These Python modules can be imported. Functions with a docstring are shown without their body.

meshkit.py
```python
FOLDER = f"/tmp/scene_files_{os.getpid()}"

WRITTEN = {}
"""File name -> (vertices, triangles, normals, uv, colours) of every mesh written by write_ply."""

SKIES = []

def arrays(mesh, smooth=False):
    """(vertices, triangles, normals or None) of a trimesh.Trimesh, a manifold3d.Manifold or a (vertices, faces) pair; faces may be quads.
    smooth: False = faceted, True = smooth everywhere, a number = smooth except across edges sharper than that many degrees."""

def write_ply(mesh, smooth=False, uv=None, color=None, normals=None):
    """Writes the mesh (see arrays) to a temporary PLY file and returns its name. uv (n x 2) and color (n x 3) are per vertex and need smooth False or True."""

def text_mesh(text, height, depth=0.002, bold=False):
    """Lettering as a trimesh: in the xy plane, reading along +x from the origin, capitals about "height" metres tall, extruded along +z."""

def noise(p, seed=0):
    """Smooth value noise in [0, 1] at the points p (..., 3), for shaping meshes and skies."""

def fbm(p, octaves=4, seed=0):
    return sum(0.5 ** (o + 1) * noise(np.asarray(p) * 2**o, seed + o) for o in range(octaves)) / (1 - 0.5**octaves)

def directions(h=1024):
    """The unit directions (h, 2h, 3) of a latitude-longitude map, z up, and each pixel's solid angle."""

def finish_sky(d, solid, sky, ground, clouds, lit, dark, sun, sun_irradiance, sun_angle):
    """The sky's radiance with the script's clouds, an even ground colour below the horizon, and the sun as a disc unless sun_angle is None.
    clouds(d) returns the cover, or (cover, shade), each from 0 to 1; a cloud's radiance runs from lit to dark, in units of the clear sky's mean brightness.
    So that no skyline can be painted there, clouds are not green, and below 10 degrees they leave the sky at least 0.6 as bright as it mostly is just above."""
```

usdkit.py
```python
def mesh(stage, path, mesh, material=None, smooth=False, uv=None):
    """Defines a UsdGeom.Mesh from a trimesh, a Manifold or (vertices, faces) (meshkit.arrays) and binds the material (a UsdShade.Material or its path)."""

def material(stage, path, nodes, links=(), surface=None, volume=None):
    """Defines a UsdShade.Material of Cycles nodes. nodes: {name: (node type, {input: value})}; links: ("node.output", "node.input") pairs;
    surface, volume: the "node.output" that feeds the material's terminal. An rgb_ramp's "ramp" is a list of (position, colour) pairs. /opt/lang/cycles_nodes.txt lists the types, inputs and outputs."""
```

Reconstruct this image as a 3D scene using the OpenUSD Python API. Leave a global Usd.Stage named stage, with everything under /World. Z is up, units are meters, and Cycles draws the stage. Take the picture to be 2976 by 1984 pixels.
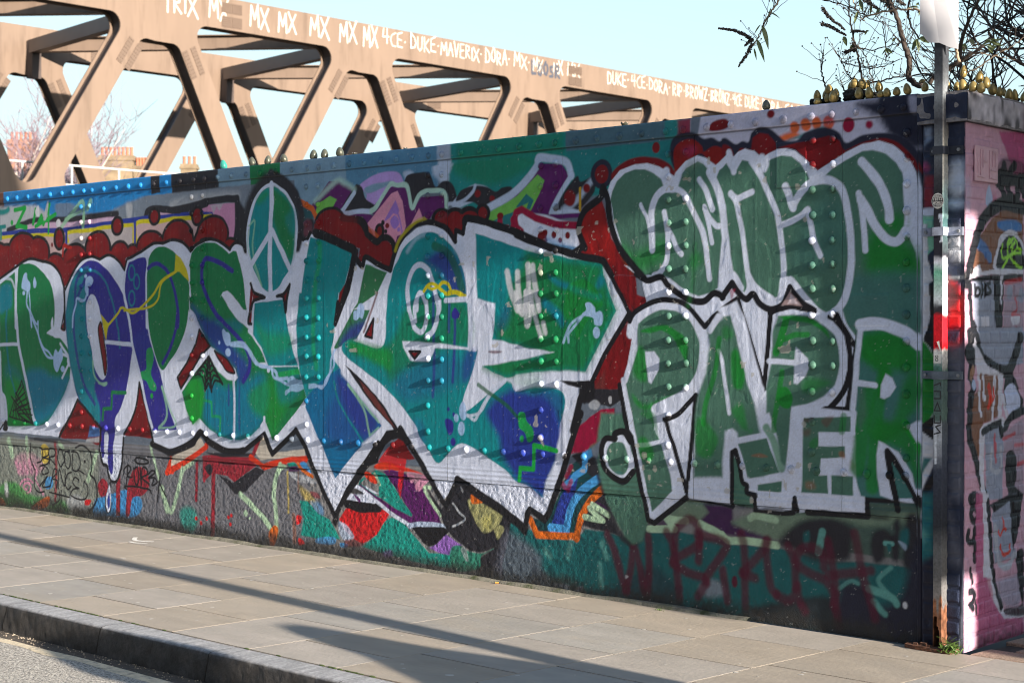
import math, random
import numpy as np, trimesh, shapely
from shapely.geometry import Polygon, LineString, Point, box as sbox
from shapely.ops import unary_union
import usdkit
from meshkit import noise, text_mesh
from pxr import Usd, UsdGeom, UsdLux, UsdShade, Gf, Sdf, Vt

stage = Usd.Stage.CreateInMemory()
UsdGeom.SetStageUpAxis(stage, UsdGeom.Tokens.z); UsdGeom.SetStageMetersPerUnit(stage, 1.0)
UsdGeom.Xform.Define(stage, '/World'); UsdGeom.Scope.Define(stage, '/World/Looks')
random.seed(4); rng = np.random.RandomState(11)

# ------------------------------------------------------------------ camera, sky, sun, exposure
YAW, PITCH = 45.4682, 0.5835                      # the wall runs along x, its face is y = 0, its right end x = 0
SUN_AZ, SUN_EL = math.radians(4.8), math.radians(14.0)
SKY_STRENGTH, SUN_INTENSITY, EXPOSURE = 0.088, 1.25, 1.6
cam = UsdGeom.Camera.Define(stage, '/World/camera')
cam.CreateHorizontalApertureAttr(36.0); cam.CreateVerticalApertureAttr(36.0*682/1024)
cam.CreateFocalLengthAttr(36.0*5088.3/2976); cam.CreateClippingRangeAttr(Gf.Vec2f(0.1, 4000))
cam.CreateFStopAttr(5.0); cam.CreateFocusDistanceAttr(9.8); cam.CreateExposureAttr(EXPOSURE)
cam.AddTranslateOp().Set(Gf.Vec3d(4.8417, -7.6263, 1.62)); cam.AddRotateZOp().Set(YAW); cam.AddRotateXOp().Set(90-PITCH)
to_sun = np.array([math.cos(SUN_AZ)*math.cos(SUN_EL), -math.sin(SUN_AZ)*math.cos(SUN_EL), math.sin(SUN_EL)])
sky = UsdLux.DomeLight.Define(stage, '/World/sky')
sm = usdkit.material(stage, '/World/Looks/sky_light', {
    's': ('sky_texture', {'sky_type': 'single_scattering', 'sun_disc': False, 'sun_elevation': SUN_EL, 'sun_rotation': math.atan2(to_sun[0], to_sun[1]), 'aerosol_density': 1.0, 'air_density': 1.0, 'ozone_density': 1.0}),
    't': ('texture_coordinate', {}), 'z': ('separate_xyz', {}), 'r': ('rgb_ramp', {'ramp': [(0.0, (0.8,)*3), (0.1, (0.72,)*3), (0.2, (0.4,)*3), (0.34, (0.0,)*3)]}), 'm': ('mix_color', {'b': (2.6, 3.5, 3.7), 'use_clamp': False}),   # pale winter haze low in the sky, the same all round
    'b': ('background_shader', {'strength': SKY_STRENGTH})}, [('t.generated', 'z.vector'), ('z.z', 'r.fac'), ('r.color', 'm.fac'), ('s.color', 'm.a'), ('m.result', 'b.color')], surface='b.background')
UsdShade.MaterialBindingAPI.Apply(sky.GetPrim()).Bind(sm)
sun = UsdLux.DistantLight.Define(stage, '/World/sun')
sun.CreateNormalizeAttr(True); sun.CreateIntensityAttr(SUN_INTENSITY); sun.CreateAngleAttr(0.53); sun.CreateColorAttr(Gf.Vec3f(1.0, 0.89, 0.76))
M4 = Gf.Matrix4d(1.0); M4.SetRotate(Gf.Rotation(Gf.Vec3d(0, 0, 1), Gf.Vec3d(*map(float, to_sun)))); sun.AddTransformOp().Set(M4)

# ------------------------------------------------------------------ helpers
used = {}
def numbered(parent, name):
    k = used.get((parent, name), -1)+1; used[(parent, name)] = k
    return f'{parent}/{name}' if k == 0 else f'{parent}/{name}_{k:03d}'
def keys(prim, label=None, category=None, group=None, kind=None):
    for k, v in (('label', label), ('category', category), ('group', group), ('kind', kind)):
        if v: prim.SetCustomDataByKey(k, v)
    return prim
def thing(name, label=None, category=None, group=None, kind=None, loc=(0, 0, 0), rotz=0):
    p = numbered('/World', name); x = UsdGeom.Xform.Define(stage, p)
    if any(loc): x.AddTranslateOp().Set(Gf.Vec3d(*map(float, loc)))
    if rotz: x.AddRotateZOp().Set(float(rotz))
    keys(x.GetPrim(), label, category, group, kind); return p
def part(parent, name, mesh, mat, smooth=False, paint=None, label=None, kind=None):
    p = numbered(parent, name); m = usdkit.mesh(stage, p, mesh, mat, smooth=smooth)
    if paint is not None:
        UsdGeom.PrimvarsAPI(m).CreatePrimvar('paint', Sdf.ValueTypeNames.Color3fArray, 'vertex').Set(Vt.Vec3fArray.FromNumpy(np.asarray(paint, np.float32)))
    keys(m.GetPrim(), label, kind=kind); return p
def solo(name, mesh, mat, label, category, smooth=False, group=None, kind=None, paint=None):
    p = part('/World', name, mesh, mat, smooth, paint); keys(stage.GetPrimAtPath(p), label, category, group, kind); return p

def mat(name, color, rough=0.6, spec=0.4, vary=0.0, scale=8.0, bump=0.0, bscale=60.0, detail=4.0, metal=0.0, paint=False, dark=None, rnd=0.0, stretch=(1, 1, 1)):
    """A surface: base colour (or the coats laid on the vertices), mottled by noise, with fine relief."""
    n = {'g': ('geometry', {}), 'mp': ('mapping', {'scale': stretch}), 'n1': ('noise_texture', {'scale': scale, 'detail': detail, 'roughness': 0.6}), 'p': ('principled_bsdf', {'roughness': rough, 'specular_ior_level': spec, 'metallic': metal})}
    l = [('g.position', 'mp.vector'), ('mp.vector', 'n1.vector')]
    lo, hi = 1-vary, 1+vary
    n['r'] = ('rgb_ramp', {'ramp': [(0.28, (lo,)*3), (0.72, (hi,)*3)]}); l.append(('n1.fac', 'r.fac'))
    n['m'] = ('mix_color', {'blend_type': 'multiply', 'fac': 1.0, 'use_clamp': False, 'use_clamp_result': False})
    if paint: n['a'] = ('attribute', {'attribute': 'paint'}); l.append(('a.color', 'm.a'))
    else: n['m'][1]['a'] = color
    l.append(('r.color', 'm.b')); last = 'm.result'
    if dark is not None:                                     # a second tone in blotches
        n['n2'] = ('noise_texture', {'scale': dark[1], 'detail': 5.0, 'roughness': 0.65}); n['r2'] = ('rgb_ramp', {'ramp': [(dark[2], (0, 0, 0)), (dark[3], (1, 1, 1))]})
        n['m2'] = ('mix_color', {'b': dark[0], 'use_clamp': False}); l += [('mp.vector', 'n2.vector'), ('n2.fac', 'r2.fac'), ('r2.color', 'm2.fac'), (last, 'm2.a')]; last = 'm2.result'
    if rnd:
        n['oi'] = ('object_info', {}); n['mr'] = ('map_range', {'to_min': 1-rnd, 'to_max': 1+rnd}); n['m3'] = ('vector_math', {'math_type': 'scale'})
        l += [('oi.random', 'mr.value'), ('mr.result', 'm3.scale'), (last, 'm3.vector1')]; last = 'm3.vector'
    l.append((last, 'p.base_color'))
    if bump:
        n['n3'] = ('noise_texture', {'scale': bscale, 'detail': 3.0, 'roughness': 0.55}); n['b'] = ('bump', {'strength': bump, 'distance': 0.6/bscale})
        l += [('g.position', 'n3.vector'), ('n3.fac', 'b.height'), ('b.normal', 'p.normal')]
    return usdkit.material(stage, f'/World/Looks/{name}', n, l, surface='p.BSDF')

def bx(x0, x1, y0, y1, z0, z1):
    m = trimesh.creation.box((x1-x0, y1-y0, z1-z0)); m.apply_translation(((x0+x1)/2, (y0+y1)/2, (z0+z1)/2)); return m
def cat(*ms): return trimesh.util.concatenate([m for m in ms if m is not None])
def bevel_box(x0, x1, y0, y1, z0, z1, b=0.004):
    from manifold3d import Manifold
    ps = [(x, y, z) for x in (x0+b, x1-b) for y in (y0+b, y1-b) for z in (z0, z1)]+[(x, y, z) for x in (x0, x1) for y in (y0+b, y1-b) for z in (z0+b, z1-b)]+[(x, y, z) for x in (x0+b, x1-b) for y in (y0, y1) for z in (z0+b, z1-b)]
    return Manifold.hull_points(np.array(ps, float))
def tube(pts, r, k=6, cap=True):
    """A tapering tube along pts; r a number or one radius per point."""
    pts = np.asarray(pts, float); n = len(pts); r = np.broadcast_to(np.asarray(r, float), (n,))
    t = np.gradient(pts, axis=0); t /= np.linalg.norm(t, axis=1, keepdims=True)+1e-12
    ref = np.array([0.31, 0.9, 0.29]) if abs(t[0]@np.array([0.31, 0.9, 0.29])) < 0.9 else np.array([1.0, 0, 0])
    v = []
    for i in range(n):
        a = np.cross(t[i], ref); a /= np.linalg.norm(a)+1e-12; b = np.cross(t[i], a)
        ang = np.arange(k)*2*np.pi/k
        v.append(pts[i]+r[i]*(np.cos(ang)[:, None]*a+np.sin(ang)[:, None]*b))
    v = np.vstack(v); f = []
    for i in range(n-1):
        for j in range(k):
            q = [i*k+j, i*k+(j+1) % k, (i+1)*k+(j+1) % k, (i+1)*k+j]; f += [[q[0], q[1], q[2]], [q[0], q[2], q[3]]]
    if cap:
        f += [[0, j+1, j] for j in range(1, k-1)]+[[(n-1)*k, (n-1)*k+j, (n-1)*k+j+1] for j in range(1, k-1)]
    return trimesh.Trimesh(v, np.array(f), process=False)
def sheet(us, vs, fn):
    """A grid over us x vs whose vertices are fn(points); returns vertices, quads-as-triangles and the flat points."""
    U, V = np.meshgrid(us, vs); p = np.stack([U.ravel(), V.ravel()], 1); a, b = len(us), len(vs)
    i = (np.arange(b-1)[:, None]*a+np.arange(a-1)[None]).ravel()
    f = np.vstack([np.c_[i, i+1, i+a+1], np.c_[i, i+a+1, i+a]])
    return fn(p), f, p
def flat_poly(poly, to3d):
    """Triangles of a shapely polygon, mapped to 3-D."""
    ms = []
    for g in getattr(poly, 'geoms', [poly]):
        v, f = trimesh.creation.triangulate_polygon(g, engine='earcut'); ms.append(trimesh.Trimesh(np.c_[v, np.zeros(len(v))], f, process=False))
    m = cat(*ms); return trimesh.Trimesh(to3d(np.array(m.vertices)[:, :2]), m.faces, process=False)
def prism(poly, depth, to3d):
    ms = [trimesh.creation.extrude_polygon(g, depth, engine='earcut') for g in getattr(poly, 'geoms', [poly])]
    m = cat(*ms); v = np.array(m.vertices); return trimesh.Trimesh(to3d(v), m.faces, process=False)

# ------------------------------------------------------------------ the coats of paint, measured on the wall in millimetres

def spline(pts, closed, n=6):
    p = np.asarray(pts, float)
    if len(p) < 3: return p
    q = np.vstack([p[-1:], p, p[:2]]) if closed else np.vstack([2*p[:1]-p[1:2], p, 2*p[-1:]-p[-2:-1]])
    t = np.linspace(0, 1, n, endpoint=False)[:, None]
    out = []
    for i in range(1, len(q)-2):
        a, b, c, d = q[i-1], q[i], q[i+1], q[i+2]
        out.append(0.5*((2*b)+(c-a)*t+(2*a-5*b+4*c-d)*t**2+(3*b-a-3*c+d)*t**3))
    if not closed: out.append(q[-2][None])
    return np.vstack(out)

def seg_dist(P, pts, closed):
    best = np.full(len(P), 1e9, np.float32)
    k = len(pts)
    for i in range(k if closed else k-1):
        a, b = pts[i], pts[(i+1) % k]
        ab = b-a; L = float(ab@ab)+1e-12
        dx = P[:, 0]-a[0]; dy = P[:, 1]-a[1]
        t = np.clip((dx*ab[0]+dy*ab[1])/L, 0, 1)
        np.minimum(best, (dx-t*ab[0])**2+(dy-t*ab[1])**2, out=best)
    return np.sqrt(best)

def inside(P, pts):
    r = np.zeros(len(P), bool)
    j = len(pts)-1
    for i in range(len(pts)):
        xi, yi = pts[i]; xj, yj = pts[j]
        if yi != yj:
            c = (yi > P[:, 1]) != (yj > P[:, 1])
            r ^= c & (P[:, 0] < (xj-xi)*(P[:, 1]-yi)/(yj-yi)+xi)
        j = i
    return r

def paint(P, col, layers, pal):
    """Lays the coats of paint, in order, on the points P (metres along and up the wall)."""
    P = P.astype(np.float32)
    wob = (0.006*(noise(np.c_[P*14, P[:, :1]*0], 3)-0.5)[:, None]*[1, 1]).astype(np.float32)
    grain = noise(np.c_[P*90, P[:, :1]*0+4], 7).astype(np.float32)
    Q = P+wob
    for kind, c, w, blur, op, flat in layers:
        pts = np.asarray(flat, np.float32).reshape(-1, 2)/1000
        closed = kind in 'PS'
        if kind == 'E':
            (cx, cy), (rx, ry) = pts[0], pts[1]
            a = np.linspace(0, 2*np.pi, 28, endpoint=False)
            pts = np.stack([cx+rx*np.cos(a), cy+ry*np.sin(a)], 1); closed = True
        if kind in 'SL': pts = spline(pts, kind == 'S').astype(np.float32)
        w, b = w/1000, max(blur*(0.62 if blur <= 14 else 0.9)/1000, 0.0032)
        m = w+b
        lo, hi = pts.min(0)-m, pts.max(0)+m
        idx = np.flatnonzero((Q[:, 0] > lo[0]) & (Q[:, 0] < hi[0]) & (Q[:, 1] > lo[1]) & (Q[:, 1] < hi[1]))
        if not len(idx): continue
        q = Q[idx]
        if closed:
            d = seg_dist(q, pts, True); d = np.where(inside(q, pts), -d, d)-w
        else:
            d = seg_dist(q, pts, False)-w/2
        a = np.clip(0.5-d/(2*b)*1.0, 0, 1); a = a*a*(3-2*a)
        if blur > 12: a = np.clip(a+(grain[idx]-0.5)*0.5*a*(1-a)*2, 0, 1)
        a = (a*op)[:, None]
        col[idx] = col[idx]*(1-a)+np.asarray(pal[c], np.float32)*a
    return col
TOP_RIVETS = [-9.21, -9.042, -8.853, -8.67, -8.478, -8.286, -8.111, -7.938, -7.811, -7.63, -7.446, -7.263, -7.086, -6.899, -6.724, -6.539, -6.355, -6.211, -6.04, -5.864, -5.683, -5.514, -5.325, -5.135, -4.954, -4.824, -4.659, -4.491, -4.329, -4.161, -3.999, -3.839, -3.678, -3.549, -3.368, -3.195, -3.019, -3.018, -2.841, -2.664, -2.533, -2.358, -2.184, -2.007, -1.837, -1.655, -1.526, -1.357, -1.186, -1.018, -0.832, -0.649, -0.519, -0.367, -0.216, -0.081]
BOTTOM_RIVETS = [-9.315, -9.114, -8.934, -8.743, -8.554, -8.37, -8.179, -7.986, -7.809, -7.616, -7.435, -7.26, -7.077, -6.901, -6.732, -6.56, -6.382, -6.207, -6.03, -5.855, -5.675, -5.497, -5.323, -5.146, -4.963, -4.782, -4.594, -4.407, -4.224, -4.042, -3.854, -3.678, -3.497, -3.326, -3.158, -2.988, -2.813, -2.642, -2.459, -2.297, -2.121, -1.958, -1.786, -1.621, -1.447, -1.28, -1.11, -0.945, -0.778, -0.615, -0.442, -0.302, -0.167, -0.071]
PAL = {'white': (0.6, 0.66, 0.82), 'palwhite': (0.6, 0.62, 0.68), 'black': (0.012, 0.012, 0.016), 'black2': (0.022, 0.022, 0.03), 'navy': (0.018, 0.02, 0.04), 'slate': (0.12, 0.15, 0.2), 'greyblue': (0.16, 0.2, 0.26), 'steelblue': (0.16, 0.28, 0.4), 'midblue': (0.07, 0.2, 0.34), 'palblue': (0.4, 0.5, 0.68), 'palblue2': (0.54, 0.61, 0.78), 'blue': (0.015, 0.2, 0.52), 'navyb': (0.02, 0.04, 0.27), 'indigo': (0.028, 0.025, 0.25), 'teal': (0.01, 0.2, 0.2), 'tealdk': (0.015, 0.15, 0.17), 'tealslate': (0.06, 0.13, 0.18), 'dteal': (0.02, 0.08, 0.1), 'tealb': (0.005, 0.17, 0.28), 'tealb2': (0.005, 0.13, 0.3), 'tealo': (0.01, 0.2, 0.26), 'teal2': (0.004, 0.22, 0.25), 'teal3': (0.01, 0.26, 0.22), 'teal4': (0.01, 0.19, 0.13), 'tealw': (0.01, 0.11, 0.12), 'tealw2': (0.12, 0.36, 0.33), 'darkteal': (0.008, 0.05, 0.06), 'green': (0.008, 0.17, 0.06), 'green2': (0.14, 0.42, 0.08), 'green2d': (0.03, 0.16, 0.07), 'green3': (0.01, 0.26, 0.035), 'green4': (0.008, 0.2, 0.025), 'green5': (0.05, 0.24, 0.06), 'dgreen': (0.008, 0.1, 0.03), 'tgreen': (0.01, 0.33, 0.05), 'mint': (0.25, 0.5, 0.33), 'mint2': (0.35, 0.55, 0.5), 'mint3': (0.4, 0.58, 0.4), 'greygreen': (0.2, 0.23, 0.2), 'sage': (0.068, 0.165, 0.125), 'sagelt': (0.15, 0.22, 0.16), 'sageteal': (0.05, 0.17, 0.16), 'sageteal2': (0.06, 0.15, 0.14), 'olive': (0.3, 0.3, 0.14), 'olive2': (0.42, 0.4, 0.13), 'dred': (0.16, 0.008, 0.012), 'dred2': (0.2, 0.01, 0.01), 'red2': (0.34, 0.015, 0.012), 'red3': (0.26, 0.02, 0.035), 'red4': (0.55, 0.015, 0.02), 'red5': (0.6, 0.04, 0.015), 'crimson': (0.26, 0.006, 0.04), 'maroon': (0.085, 0.008, 0.028), 'sagedk': (0.035, 0.09, 0.07), 'brownred': (0.12, 0.03, 0.03), 'plum': (0.12, 0.04, 0.06), 'magenta': (0.4, 0.05, 0.18), 'purple': (0.09, 0.012, 0.11), 'purple2': (0.05, 0.015, 0.07), 'mauve': (0.38, 0.27, 0.62), 'mauve2': (0.27, 0.15, 0.5), 'violet': (0.25, 0.12, 0.45), 'pink': (0.52, 0.24, 0.42), 'pink2': (0.58, 0.25, 0.38), 'pink3': (0.6, 0.26, 0.4), 'lav': (0.52, 0.36, 0.52), 'lilac': (0.46, 0.47, 0.62), 'lilgrey': (0.35, 0.35, 0.45), 'beige': (0.5, 0.36, 0.37), 'beige2': (0.42, 0.38, 0.4), 'beige3': (0.5, 0.46, 0.4), 'greywhite': (0.4, 0.43, 0.48), 'ochre': (0.4, 0.25, 0.02), 'yellow': (0.5, 0.45, 0.015), 'yellow2': (0.55, 0.42, 0.08), 'orange': (0.6, 0.12, 0.04), 'orange2': (0.5, 0.1, 0.02), 'orange3': (0.6, 0.13, 0.015), 'rust': (0.14, 0.06, 0.04), 'rustw': (0.3, 0.11, 0.06), 'brown3': (0.2, 0.09, 0.05), 'skyblue': (0.06, 0.3, 0.65), 'blue3': (0.05, 0.25, 0.55), 'ltblue': (0.34, 0.5, 0.78), 'concrete': (0.2, 0.2, 0.21), 'plintgrey': (0.15, 0.155, 0.18), 'slateb': (0.1, 0.11, 0.15), 'grime': (0.03, 0.03, 0.03)}
PAL_PIER = {'navy2': (0.022, 0.03, 0.06), 'mint4': (0.2, 0.5, 0.36), 'pinklt': (0.56, 0.34, 0.42), 'pinkdk': (0.45, 0.1, 0.22), 'greyblue2': (0.28, 0.32, 0.4), 'greypink': (0.36, 0.28, 0.34), 'limeg': (0.3, 0.7, 0.04), 'brownl': (0.3, 0.17, 0.1), 'darkbase': (0.04, 0.02, 0.04)}
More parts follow.
